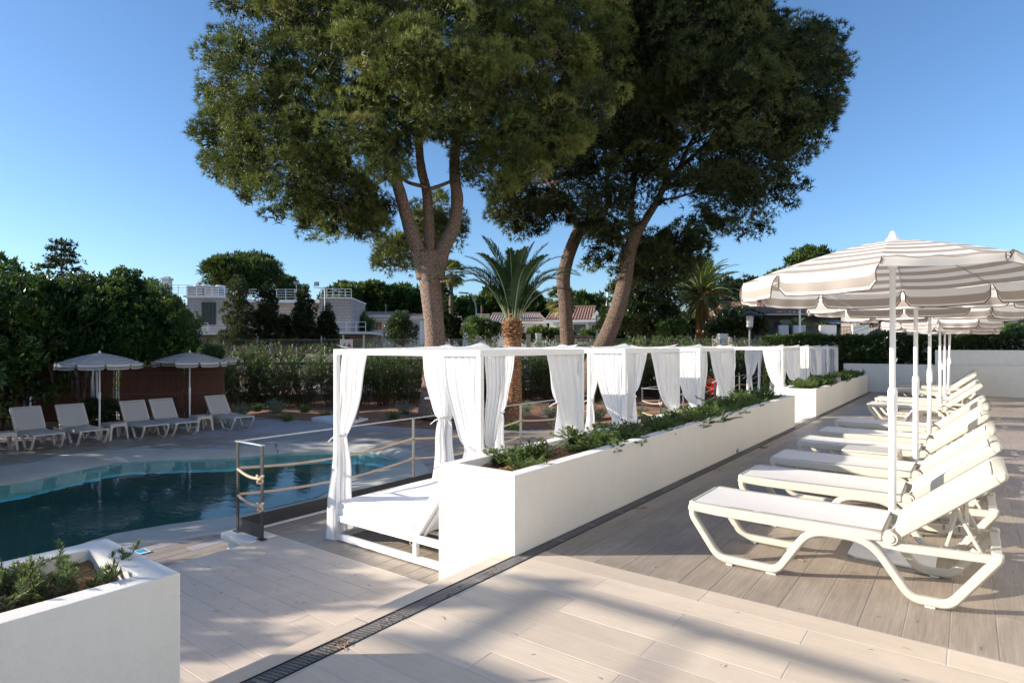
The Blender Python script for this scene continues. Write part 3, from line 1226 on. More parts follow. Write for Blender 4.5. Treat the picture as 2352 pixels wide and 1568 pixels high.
def curtain(parent, base, axis, sgn, wtop, seed, tie=1.17, bottom=.03, lean=0.0, wbot=.34, side=0.0):
    """hangs from the beam; axis 0 = along x, 1 = along y; sgn = direction away from the post"""
    rnd = random.Random(seed)
    nf = rnd.randint(3, 5)
    ph = rnd.uniform(0, 6)
    ztop = CHT - .058
    amp0, amp1 = .017, .040
    cshift = [rnd.uniform(-.01, .01) for _ in range(5)]

    def fn(u, v):
        z = ztop + (bottom - ztop) * v
        if z > tie:
            k = (z - tie) / (ztop - tie)
            wd = .095 + (wtop - .095) * (k ** .5)
            cen = (wd / 2 - .02) * sgn * 1.0 + side * (1 - k)
            fold = .030 * (1 - k) + amp0 * k
        else:
            k = (tie - z) / (tie - bottom)
            wd = .095 + (wbot - .095) * (k ** .7)
            cen = sgn * (.03 + .02 * k) + side + lean * k
            fold = .030 + amp1 * (k ** .6)
        a = (u - .5) * wd
        # sharper folds than a sine
        s_ = math.sin(2 * PI * nf * u + ph + 1.1 * math.sin(2.2 * v + ph) + .9 * math.sin(5 * u + ph)) * (.65 + .35 * math.sin(4 * u + 2 * ph))
        s2 = math.sin(2 * PI * (nf * 2 + 1) * u + ph * 2 - 2 * v)
        off = fold * (s_ * .75 + .18 * s2)
        a += fold * .5 * math.cos(2 * PI * nf * u + ph)
        # cinch
        near = math.exp(-((z - tie) / .05) ** 2)
        off *= (1 - .35 * near)
        off += .012 * math.sin(9 * z + ph) * (1 - near)
        p = [0, 0, z]
        p[axis] = cen + a
        p[1 - axis] = off + lean * .3 * max(0, (tie - z))
        return (base[0] + p[0], base[1] + p[1], p[2])
    b = MB()
    b.grid(fn, 72, 44)
    o = b.build('curtain', M['curtain'], parent, smooth=180, fix=False)
    t = MB()
    c = [0, 0]
    c[axis] = sgn * .03 + side
    t.tube([(base[0] + c[0] + .058 * math.cos(q) * (1 if axis == 0 else .9), base[1] + c[1] + .058 * math.sin(q) * (.8), tie + .01 * math.sin(2 * q)) for q in [2 * PI * i / 16 for i in range(17)]], .011, 6)
    e = Vector((base[0] + c[0], base[1] + c[1] - .05, tie))
    dirx = -.16 if seed % 2 == 0 else .12
    t.tube([e, e + Vector((dirx * .5, -.01, -.03)), e + Vector((dirx, -.01, -.085))], [.008, .007, .006], 5)
    t.build('tie', M['curtain'], o, smooth=60)
    return o


def make_cabana(variant):
    r = thing('canopy_bed', 'white canopy bed', 'canopy bed', (0, 0, 0))
    P_ = .050
    W_, D_, H_ = CW, CD, CHT
    for (x, y) in ((0, 0), (W_ - P_, 0), (0, D_ - P_), (W_ - P_, D_ - P_)):
        MB().box((x, y, .0), (x + P_, y + P_, H_ - .06)).build('post', M['white_metal'], r, bevel=.003)
    bh = .062
    z0 = H_ - .06
    MB().box((0, -.001, z0), (W_, P_ + .001, H_)).build('beam', M['white_metal'], r, bevel=.003)
    MB().box((0, D_ - P_ - .001, z0), (W_, D_ + .001, H_)).build('beam', M['white_metal'], r, bevel=.003)
    MB().box((0, P_ + .002, z0), (P_, D_ - P_ - .002, H_)).build('beam', M['white_metal'], r, bevel=.003)
    MB().box((W_ - P_, P_ + .002, z0), (W_, D_ - P_ - .002, H_)).build('beam', M['white_metal'], r, bevel=.003)
    # fabric roof: loosely laced sheet with a sag and raised corners
    rnd = random.Random(40 + variant)
    ph = rnd.uniform(0, 6)

    def rf(u, v):
        x, y = .01 + (W_ - .02) * u, .01 + (D_ - .02) * v
        sag = .075 * math.sin(PI * u) * math.sin(PI * v)
        rip = .007 * math.sin(11 * u + ph) + .006 * math.sin(13 * v + ph)
        edge = .015 + .012 * math.sin(5 * u + ph) * (v < .08 or v > .92) + .010 * math.sin(6 * v + ph)
        cor = .03 * (max(0, abs(2 * u - 1) - .86) / .14) * (max(0, abs(2 * v - 1) - .82) / .18)
        return (x, y, H_ + edge + cor - sag + rip * .6)
    MB().grid(rf, 36, 32).build('canopy_cloth', M['curtain'], r, smooth=180, fix=False)
    # bed base
    fr = MB()
    fx = .045
    for z in (.045, .245):
        fr.box((P_ + .003, .004, z - .033), (W_ - P_ - .003, .048, z + .033))
        fr.box((P_ + .003, D_ - .048, z - .033), (W_ - P_ - .003, D_ - .004, z + .033))
        fr.box((.004, P_ + .003, z - .033), (.046, D_ - P_ - .003, z + .033))
        fr.box((W_ - .046, P_ + .003, z - .033), (W_ - .004, D_ - P_ - .003, z + .033))
    f = fr.build('bed_frame', M['white_metal'], r, bevel=.003)
    MB().box((1.225, .006, .079), (1.275, .050, .211)).build('leg', M['white_metal'], r, bevel=.003)
    MB().box((1.225, D_ - .050, .079), (1.275, D_ - .006, .211)).build('leg', M['white_metal'], r, bevel=.003)
    s = MB()
    for k in range(10):
        y = .09 + k * .178
        s.box((.05, y, .222), (W_ - .05, y + .06, .236))
    s.build('bed_slats', M['white_metal'], r, kind='stuff')

    def pad(x0, x1, y0, y1, z0, z1):
        b = MB()
        nx, ny = 22, 20
        def top(u, v):
            x, y = x0 + (x1 - x0) * u, y0 + (y1 - y0) * v
            e = min(u * (x1 - x0), (1 - u) * (x1 - x0), v * (y1 - y0), (1 - v) * (y1 - y0))
            rr = .030
            dz = 0 if e > rr else rr - math.sqrt(max(0, rr * rr - (rr - e) ** 2))
            return (x, y, z1 - dz * .8 + .006 * math.sin(5 * u * PI + 1) * math.sin(4 * v * PI) + .008 * math.sin(PI * u) * math.sin(PI * v))
        b.grid(lambda u, v: top(min(1, max(0, u)), v), nx, ny)
        b.grid(lambda u, v: (lambda p: (p[0], p[1], z0 if v > .5 else p[2]))(top(u, 0)), nx, 1)
        b.grid(lambda u, v: (lambda p: (p[0], p[1], z0 if v > .5 else p[2]))(top(u, 1)), nx, 1)
        b.grid(lambda u, v: (lambda p: (p[0], p[1], z0 if v > .5 else p[2]))(top(0, u)), ny, 1)
        b.grid(lambda u, v: (lambda p: (p[0], p[1], z0 if v > .5 else p[2]))(top(1, u)), ny, 1)
        b.quad((x0, y0, z0), (x0, y1, z0), (x1, y1, z0), (x1, y0, z0))
        return b
    m_ = pad(.02, 1.24, .03, D_ - .03, .279, .425).build('mattress', M['cushion'], r, smooth=50)
    pp = MB()
    for z in (.285, .412):
        pp.tube([(.03, .027, z), (1.23, .027, z)], .0035, 5).tube([(.017, .04, z), (.017, D_ - .04, z)], .0035, 5)
    pp.build('piping', M['cushion'], m_)
    # raised head cushion on its prop
    hb = pad(0, .80, .03, D_ - .03, .0, .13).build('headrest', M['cushion'], r, smooth=50)
    hb.location = (1.275, 0, .275)
    hb.rotation_euler = (0, -math.radians(54), 0)
    pr = MB()
    pr.bar((1.30, .10, .27), (1.83, .10, .99), .02, .035, (0, 1, 0)).bar((1.30, D_ - .10, .27), (1.83, D_ - .10, .99), .02, .035, (0, 1, 0))
    pr.bar((1.62, .12, .68), (1.92, .12, .27), .02, .03, (0, 1, 0)).bar((1.62, D_ - .12, .68), (1.92, D_ - .12, .27), .02, .03, (0, 1, 0))
    pr.build('headrest_frame', M['white_metal'], r, kind='stuff')
    tt = MB()
    kx, kz = 1.245, .262
    for s_ in (-1, 1):
        tt.tube([(kx, .0, kz), (kx + s_ * .03, -.012, kz - .02), (kx + s_ * .035, -.014, kz - .06), (kx + s_ * .004, -.006, kz - .085)], .003, 5)
    tt.tube([(kx + .01, -.004, kz - .02), (kx + .018, -.01, kz - .11), (kx + .022, -.008, kz - .17)], .003, 5)
    tt.build('tie_strings', M['curtain'], r)
    sd = variant * 100
    q = P_ / 2
    # left-front post: the curtain stands on the side facing the pool
    curtain(r, (q, .10, 0), 1, 1, .36, sd + 2, tie=1.14, lean=-.03, wbot=.32, side=-.04)
    curtain(r, (q, D_ - .06, 0), 0, 1, .38, sd + 3, wbot=.30)
    curtain(r, (q, D_ - .10, 0), 1, -1, .42, sd + 4, wbot=.34)
    curtain(r, (W_ - .09, q, 0), 0, -1, .40, sd + 5, tie=1.20)
    curtain(r, (W_ - q, .12, 0), 1, 1, .32, sd + 6, tie=1.20, wbot=.20)
    curtain(r, (W_ - q, D_ - .10, 0), 1, -1, .62, sd + 7, tie=1.10, wbot=.3)
    curtain(r, (W_ - .08, D_ - q, 0), 0, -1, .40, sd + 8, wbot=.30)
    if variant == 0:
        pass
    return r


cabA = make_cabana(0)
cabB = make_cabana(1)
bpy.context.view_layer.update()
CABX = -5.56
labs = ['nearest canopy bed, its white mattress showing beside the long planter end',
        'second canopy bed from the front, in front of the young palm',
        'third canopy bed, last one behind the long planter',
        'fourth canopy bed, right after the gap between the two planters',
        'fifth canopy bed, next to last beside the far planter',
        'farthest canopy bed, ending against the dark clipped hedge']
for k, (y, lab) in enumerate(zip((4.17, 7.03, 9.72, 15.25, 18.1, 21.0), labs)):
    src = cabA if k % 2 == 0 else cabB
    c = src if k < 2 else dup(src)
    c.location = (CABX, y, ZL)
    c['label'] = lab
    c['group'] = 'white canopy beds in a row behind the planters'

# ================================================================== ROPE RAILINGS
M['rope'] = simple('beige_rope', (.58, .44, .32), .9, .1, 30)


def rope(parent, a, b, sag, r=.0155, name='rope', pitch=.055, slack=0):
    a, b = Vector(a), Vector(b)
    L = (b - a).length
    n = int(L / .011)
    pts = []
    for i in range(n + 1):
        t = i / n
        p = a.lerp(b, t)
        p.z -= sag * 4 * t * (1 - t)
        if slack:
            p += HV * 0
        pts.append(p)
    return rope_pts(parent, pts, r, name, pitch)


def rope_pts(parent, pts, r, name='rope', pitch=.055):
    V, F = [], []
    K = 9
    s = 0
    m = len(pts)
    aa = (pts[1] - pts[0]).normalized().orthogonal().normalized()
    for i in range(m):
        t = (pts[min(i + 1, m - 1)] - pts[max(i - 1, 0)]).normalized()
        aa = (aa - t * aa.dot(t)).normalized()
        bb = t.cross(aa)
        if i:
            s += (pts[i] - pts[i - 1]).length
        for k in range(K):
            th = 2 * PI * k / K
            rr = r * (.86 + .20 * abs(math.sin(1.5 * th - PI * s / pitch * 1.5)))
            V.append(tuple(pts[i] + (aa * math.cos(th) + bb * math.sin(th)) * rr))
    for i in range(m - 1):
        for k in range(K):
            k2 = (k + 1) % K
            F.append((i * K + k, i * K + k2, (i + 1) * K + k2, (i + 1) * K + k))
    return np_mesh(name, np.array(V), np.array(F), M['rope'], parent, smooth=True)


def railing(y0, posts, yend, label):
    r = thing('rope_railing', label, 'railing', (0, 0, 0), 0, 'rope railings on the platform edge')
    z0 = ZL + .004
    H = 1.035
    X, X2 = -6.68, -6.18

    def post(x, y, ax=0):
        b = MB()
        wx, wy = (.045, .012) if ax == 0 else (.012, .045)
        b.box((x - .022, y - .008, z0 + .012), (x + .022, y + .008, z0 + H - .012))
        p = b.build('post', M['steel_dark'] if y == y0 else M['steel_rail'], r, bevel=.002)
        q = MB()
        q.prism([(x - .055, y - .035), (x + .04, y - .035), (x + .055, y - .02), (x + .055, y + .035), (x - .04, y + .035), (x - .055, y + .02)], z0, z0 + .011)
        q.build('base_plate', M['steel_dark'], p, bevel=.002)
    post(X2, y0)
    post(X, y0)
    for y in posts:
        post(X, y)
    tr = MB()
    tr.box((X - .022, y0 + .023, z0 + H - .012), (X + .022, yend, z0 + H))
    tr.box((X - .022, y0 - .022, z0 + H - .012), (X2 + .024, y0 + .022, z0 + H))
    tr.build('top_rail', M['galv'], r, bevel=.002)
    kp = MB()
    kp.box((X + .024, y0 - .003, z0 + .10 - .09), (X2 - .024, y0 + .003, z0 + .155))
    kp.box((X + .026, y0 + .02, z0 + .001), (X + .032, yend, z0 + .155))
    kp.build('kick_plate', M['steel_dark'], r)
    ys = [y0] + list(posts)
    if yend > ys[-1] + .3:
        ys.append(yend)
    for z in (.725, .425):
        for a, b in zip(ys[:-1], ys[1:]):
            rope(r, (X, a, z0 + z), (X, b, z0 + z), .085)
        rope(r, (X, y0, z0 + z - .01), (X2, y0 - .012, z0 + z - .055), .035)
        # overhand knot round the end post
        kn = []
        for i in range(60):
            t = 2 * PI * i / 59 * .97
            kn.append(Vector((X2 + .006 + .022 * (math.sin(t) + 1.3 * math.sin(2 * t)), y0 - .028 - .018 * math.sin(3 * t), z0 + z - .055 + .022 * (math.cos(t) - 1.3 * math.cos(2 * t)))))
        rope_pts(r, kn, .0145, 'knot')
        rope_pts(r, [Vector((X2 + .02, y0 - .03, z0 + z - .06)), Vector((X2 + .04, y0 - .035, z0 + z - .045)), Vector((X2 + .062, y0 - .036, z0 + z - .032))], .014, 'rope_end')
    return r


railing(3.70, (6.45, 9.2, 11.95), 11.95, 'rope and steel railing starting in front of the nearest canopy bed')
railing(14.50, (17.3, 20.05, 22.8), 25.5, 'far rope and steel railing beginning behind the gap between planters')

# ================================================================== SUN LOUNGERS
def arc_path(pts, r=.05, k=5):
    out = [Vector(pts[0])]
    for i in range(1, len(pts) - 1):
        p, a, b = Vector(pts[i]), Vector(pts[i - 1]), Vector(pts[i + 1])
        rr = pts[i][2] if len(pts[i]) > 2 else r
        p = Vector(pts[i][:2])
        a = Vector(pts[i - 1][:2])
        b = Vector(pts[i + 1][:2])
        da, db = (a - p), (b - p)
        m = min(rr, da.length * .48, db.length * .48)
        s, e = p + da.normalized() * m, p + db.normalized() * m
        for j in range(k + 1):
            t = j / k
            out.append(s * (1 - t) ** 2 + p * 2 * t * (1 - t) + e * t * t)
    out.append(Vector(pts[-1][:2]))
    out[0] = Vector(pts[0][:2])
    return [(q.x, q.y) for q in out]


def lounger(label, mat, cloth, ang=39.5, wd=.64):
    r = thing('sun_lounger', label, 'sun lounger')
    path = arc_path([(.035, .37), (.03, .30, .03), (.215, .035, .07), (.60, .030, .05), (.79, .325, .10), (1.125, .332, .12), (1.335, .030, .06), (1.52, .030, .05), (1.735, .335, .04), (1.735, .37)], .05)
    for y in (.030, wd - .030):
        b = MB()
        b.sweep(path, .052, .050, y)
        o = b.build('side_frame', mat, r, smooth=35, bevel=.013)
        # raised rim that lightens the moulded profile
        rim = MB()
        s_ = -1 if y < .3 else 1
        rim.sweep([(x, z) for x, z in path[3:-3]], .012, .012, y + s_ * .031)
        for (a, c) in ((.27, .31), (.53, .59), (1.40, 1.45)):
            pd = MB()
            pd.box((a, y - .022, .0), (c, y + .022, .0075)).build('foot_pad', M['white_paint'], o)
    for y, s_ in ((.035, -1), (wd - .035, 1)):
        b = MB()
        b.v += []
        # deep side rail of the seat, closing in a hook over the foot end
        b.prism([(0, 0)] * 0 or [(0, 0), (1, 0), (1, 1)], 0, 0) if False else None
        ol = arc_path([(.0, .335), (.01, .392, .03), (.30, .386), (1.10, .386), (1.19, .382)], .03, 3)
        lw = [(1.19, .335), (1.05, .322), (.78, .316), (.20, .322), (.06, .330)]
        poly = ol + lw
        n = len(b.v)
        m_ = len(poly)
        b.v += [(p[0], y - .030, p[1]) for p in poly] + [(p[0], y + .030, p[1]) for p in poly]
        b.f.append(tuple(range(m_)))
        b.f.append(tuple(range(m_, 2 * m_))[::-1])
        for i in range(m_):
            j = (i + 1) % m_
            b.f.append((i, m_ + i, m_ + j, j))
        b.build('seat_rail', mat, r, smooth=35, bevel=.008)
        h = MB()
        c = Vector((1.232, y, .362))
        h.tube([c + Vector((0, -.034, 0)), c + Vector((0, .034, 0))], .040, 20)
        h.tube([c + Vector((0, s_ * .036, 0)), c + Vector((0, s_ * .041, 0))], .024, 18)
        h.build('hinge', mat, r, smooth=40, bevel=.002)
        rr_ = MB()
        rr_.sweep([(1.17, .350), (1.205, .318), (1.30, .312), (1.72, .330)], .045, .048, y)
        rr_.build('rear_rail', mat, r, smooth=35, bevel=.008)
        lug = MB()
        for xx in (1.47, 1.55, 1.60, 1.65):
            lug.box((xx, y - s_ * .023 - .004, .318), (xx + .012, y - s_ * .023 + .004, .350))
        lug.build('notches', M['grout_dark'], r, kind='stuff')
    # sling
    def seat(u, v):
        x = .028 + 1.155 * u
        y = .060 + (wd - .12) * v
        return (x, y, .392 - .012 * math.sin(PI * v) * math.sin(PI * min(1, u * 1.0)) - (.004))
    MB().grid(seat, 26, 8).build('sling', cloth, r, smooth=180, fix=False)
    cr_ = MB()
    cr_.tube([(.012, .055, .372), (.012, wd - .055, .372)], .020, 12)
    cr_.box((1.17, .06, .335), (1.195, wd - .06, .368)).box((.50, .06, .325), (.54, wd - .06, .345))
    cr_.box((1.705, .052, .308), (1.755, wd - .052, .352)).box((1.28, .052, .300), (1.31, wd - .052, .325))
    cr_.box((.36, .055, .018), (.41, wd - .055, .042)) if False else None
    cr_.build('cross_bars', mat, r, smooth=40, bevel=.006, kind='stuff')
    # back, built flat and tilted about the hinge
    bk = thing('backrest', None, None)
    bk.parent = r
    for k in ('label', 'category'):
        if k in bk:
            del bk[k]
    bk.location = (1.235, 0, .372)
    bk.rotation_euler = (0, -math.radians(ang), 0)
    BL = .640
    for y in (.033, wd - .033):
        q = MB()
        q.box((.045, y - .029, -.034), (BL, y + .029, .026))
        q.build('back_rail', mat, bk, bevel=.010)
    q = MB()
    pr = [(BL - .002, .026), (BL + .03, .020), (BL + .050, .002), (BL + .048, -.018), (BL + .03, -.032), (BL - .002, -.034)]
    n = len(q.v)
    for yy, sc in ((.002, .72), (.02, 1.0), (wd - .02, 1.0), (wd - .002, .72)):
        q.v += [((p[0] - BL) * sc + BL, yy, p[1] * sc) for p in pr]
    m_ = len(pr)
    for a in range(3):
        for i in range(m_):
            j = (i + 1) % m_
            q.f.append((a * m_ + i, a * m_ + j, (a + 1) * m_ + j, (a + 1) * m_ + i))
    q.f.append(tuple(range(m_)))
    q.f.append(tuple(range(3 * m_, 4 * m_))[::-1])
    q.build('back_cap', mat, bk, smooth=40, bevel=.004)
    def back(u, v):
        return (.015 + (BL - .03) * u, .060 + (wd - .12) * v, .024 - .012 * math.sin(PI * v) * (1 - .3 * u))
    MB().grid(back, 16, 8).build('back_sling', cloth, bk, smooth=180, fix=False)
    st = MB()
    ca, sa = math.cos(math.radians(ang)), math.sin(math.radians(ang))
    def bp(t, n_=-.05):
        return (1.235 + t * ca + (-n_) * 0 - n_ * -sa * -1 * -1, .372 + t * sa + n_ * ca)
    x1, z1 = 1.235 + .36 * ca + .05 * sa, .372 + .36 * sa - .05 * ca
    for y in (.10, wd - .10):
        st.bar((x1, y, z1), (1.66, y, .335), .018, .030, (0, 1, 0))
        st.bar((x1 + .01, y, z1), (1.50, y, .345), .016, .024, (0, 1, 0))
    st.bar((x1 + .05, .09, z1 - .06), (x1 + .05, wd - .09, z1 - .06), .02, .03)
    st.bar((x1, .10, z1), (1.60, wd / 2, .42), .016, .026, (0, 0, 1))
    st.bar((x1, wd - .10, z1), (1.60, wd / 2, .42), .016, .026, (0, 0, 1))
    st.build('prop', mat, r, bevel=.003)
    return r


LA = lounger('', M['plastic'], M['mesh_fabric'])
LY = [4.22, 5.34, 6.40, 7.67, 8.74, 10.06, 13.50, 15.10, 18.5, 20.35, 21.75]
LX = [-1.60, -1.585, -1.59, -1.60, -1.58, -1.585, -1.56, -1.60, -1.60, -1.58, -1.60]
ll = ['nearest beige sun lounger, on the planks in the lower right',
      'second terrace lounger, directly behind the nearest umbrella pole',
      'third terrace lounger, just in front of the first side table',
      'fourth terrace lounger, just behind the first side table',
      'fifth terrace lounger, between the second and third umbrella poles',
      'sixth terrace lounger, last before the wide gap in the row',
      'seventh terrace lounger, first beyond the gap with its full leg frame showing',
      'eighth terrace lounger, right behind the fourth umbrella pole',
      'ninth terrace lounger, between the two far side tables',
      'tenth terrace lounger, behind the farthest side table',
      'shaded terrace lounger closest to the low back wall']
first = LA
for k, (x, y, lb) in enumerate(zip(LX, LY, ll)):
    o = first if k == 0 else dup(first)
    o.location = (x, y, .0008)
    o.rotation_euler = (0, 0, math.radians([0, .6, -.5, .4, -.6, .3, .5, -.4, .6, .2, -.5][k]))
    tag(o, lb, 'sun lounger', 'beige sun loungers in a row on the upper terrace')
PA = lounger('', M['plastic_pool'], M['mesh_fabric_pool'], 55, .65)
pl_ = [((-17.45, 4.62), 1.5), ((-17.38, 5.52), 1), ((-17.2, 6.88), -1), ((-17.18, 7.66), .5), ((-17.12, 9.24), 2)]
pll = ['pool lounger beside the cropped table at the left edge',
       'pool lounger left of the first pool umbrella',
       'pool lounger just right of the first pool umbrella and table',
       'pool lounger left of the second pool umbrella',
       'rightmost pool lounger, standing alone past the second table']
for k, ((x, y), a) in enumerate(pl_):
    o = PA if k == 0 else dup(PA)
    # rotated half a turn: foot end points to +X
    o.location = (x + .215, y + .65, ZP + .0008)
    o.rotation_euler = (0, 0, PI + math.radians(a))
    tag(o, pll[k], 'sun lounger', 'grey-beige loungers on the pool deck')


# ================================================================== SIDE TABLES
def table(mat, L=.50, Wd=.42, H=.43):
    r = thing('side_table', '', 'side table')
    # one moulded shell: top and four tapering legs joined by arches
    def arch(u0, u1, nn_=10):
        return None
    tp = MB()
    tp.box((0, 0, H - .022), (L, Wd, H))
    tp.build('table_top', mat, r, bevel=.010)
    def side(pa, pb, name='apron'):
        """panel in the plane pa-pb with an arched opening"""
        pa, pb = Vector(pa), Vector(pb)
        d = pb - pa
        ln = d.length
        d.normalize()
        nrm = Vector((-d.y, d.x, 0)) * .012
        lw = .062
        inn = []
        K = 12
        top = H - .085
        pts_o = [(0, 0), (0, H - .023), (ln, H - .023), (ln, 0)]
        inn.append((ln - lw * .8, 0))
        for i in range(K + 1):
            t = i / K
            a = t * PI
            inn.append((ln / 2 + (ln / 2 - lw * 1.05) * math.copysign(abs(math.cos(a)) ** .45, math.cos(a)), top - .10 + .10 * abs(math.sin(a)) ** .8))
        inn.append((lw * .8, 0))
        poly = pts_o + inn
        b = MB()
        m_ = len(poly)
        for s_ in (0, 1):
            for (u, z) in poly:
                splay = (1 - z / H) * .03
                q = pa + d * (u + (splay if u > ln / 2 else -splay)) - nrm.normalized() * splay * 1.0 + nrm * s_
                b.v.append((q.x, q.y, z))
        b.f.append(tuple(range(m_)))
        b.f.append(tuple(range(m_, 2 * m_))[::-1])
        for i in range(m_):
            j = (i + 1) % m_
            b.f.append((i, j, m_ + j, m_ + i))
        me = b.build(name, mat, r, fix=True)
        bm = bmesh.new()
        bm.from_mesh(me.data)
        bmesh.ops.triangulate(bm, faces=[f for f in bm.faces if len(f.verts) > 4])
        bm.to_mesh(me.data)
        bm.free()
    side((0, 0, 0), (L, 0, 0))
    side((L, Wd, 0), (0, Wd, 0))
    side((L, 0, 0), (L, Wd, 0))
    side((0, Wd, 0), (0, 0, 0))
    return r


T0 = table(M['plastic'])
tl = ['moulded side table between the third and fourth terrace loungers',
      'side table in the far group, nearer of the two far tables',
      'farthest side table on the terrace, near the back wall']
for k, (x, y) in enumerate(((-1.05, 7.09), (-1.03, 17.35), (-1.0, 19.55))):
    o = T0 if k == 0 else dup(T0)
    o.location = (x, y, .0008)
    tag(o, tl[k], 'side table', 'side tables on the upper terrace')
T1 = table(M['plastic_pool'])
tl = ['side table cut off by the left edge of the pool deck', 'side table under the first pool umbrella', 'side table under the second pool umbrella']
for k, (x, y, a) in enumerate(((-18.35, 4.06, 2), (-18.24, 6.36, 3), (-18.14, 8.58, -1))):
    o = T1 if k == 0 else dup(T1)
    o.location = (x, y, ZP + .0008)
    o.rotation_euler = (0, 0, math.radians(a))
    tag(o, tl[k], 'side table', 'side tables on the pool deck')

# ================================================================== UMBRELLAS
def stripe_mat(name, white, taupe):
    m, n, l, b = newmat(name)
    at = N(n, 'ShaderNodeAttribute', attribute_name='srad')
    mu = N(n, 'ShaderNodeMath', operation='MULTIPLY')
    l.new(at.outputs['Fac'], mu.inputs[0])
    mu.inputs[1].default_value = 8.0
    fr = N(n, 'ShaderNodeMath', operation='FRACT')
    l.new(mu.outputs[0], fr.inputs[0])
    gt = N(n, 'ShaderNodeMath', operation='GREATER_THAN')
    l.new(fr.outputs[0], gt.inputs[0])
    gt.inputs[1].default_value = .5
    hem = N(n, 'ShaderNodeMath', operation='GREATER_THAN')
    l.new(at.outputs['Fac'], hem.inputs[0])
    hem.inputs[1].default_value = 1.124
    c = mixc(n, l, gt.outputs[0], white, taupe)
    c = mixc(n, l, hem.outputs[0], c, white)
    l.new(c, b.inputs['Base Color'])
    b.inputs['Roughness'].default_value = .85
    b.inputs['Specular IOR Level'].default_value = .2
    tc = n.new('ShaderNodeTexCoord').outputs['Object']
    bump(n, l, noise(n, l, 260, 2, .5, tc), .15, .002, b)
    tr = n.new('ShaderNodeBsdfTranslucent')
    l.new(c, tr.inputs[0])
    mx = n.new('ShaderNodeMixShader')
    mx.inputs[0].default_value = .30
    l.new(b.outputs[0], mx.inputs[1])
    l.new(tr.outputs[0], mx.inputs[2])
    out = [x for x in n if x.type == 'OUTPUT_MATERIAL'][0]
    l.new(mx.outputs[0], out.inputs[0])
    return m


M['stripe'] = stripe_mat('striped_canvas', (.80, .79, .78), (.41, .36, .325))
M['piping'] = simple('brown_binding', (.12, .075, .065), .8)


def grid_obj(name, fn, nu, nv, mat, parent):
    """fn -> (x,y,z,s); s stored as point attribute srad"""
    V, S, F = [], [], []
    for j in range(nv + 1):
        for i in range(nu + 1):
            q = fn(i / nu, j / nv)
            V.append(q[:3])
            S.append(q[3])
    for j in range(nv):
        for i in range(nu):
            a = j * (nu + 1) + i
            F.append((a, a + 1, a + nu + 2, a + nu + 1))
    me = bpy.data.meshes.new(name)
    me.from_pydata(V, [], F)
    at = me.attributes.new('srad', 'FLOAT', 'POINT')
    at.data.foreach_set('value', S)
    me.polygons.foreach_set('use_smooth', [True] * len(me.polygons))
    me.materials.append(mat)
    o = bpy.data.objects.new(name, me)
    COL.objects.link(o)
    o.parent = parent
    return o


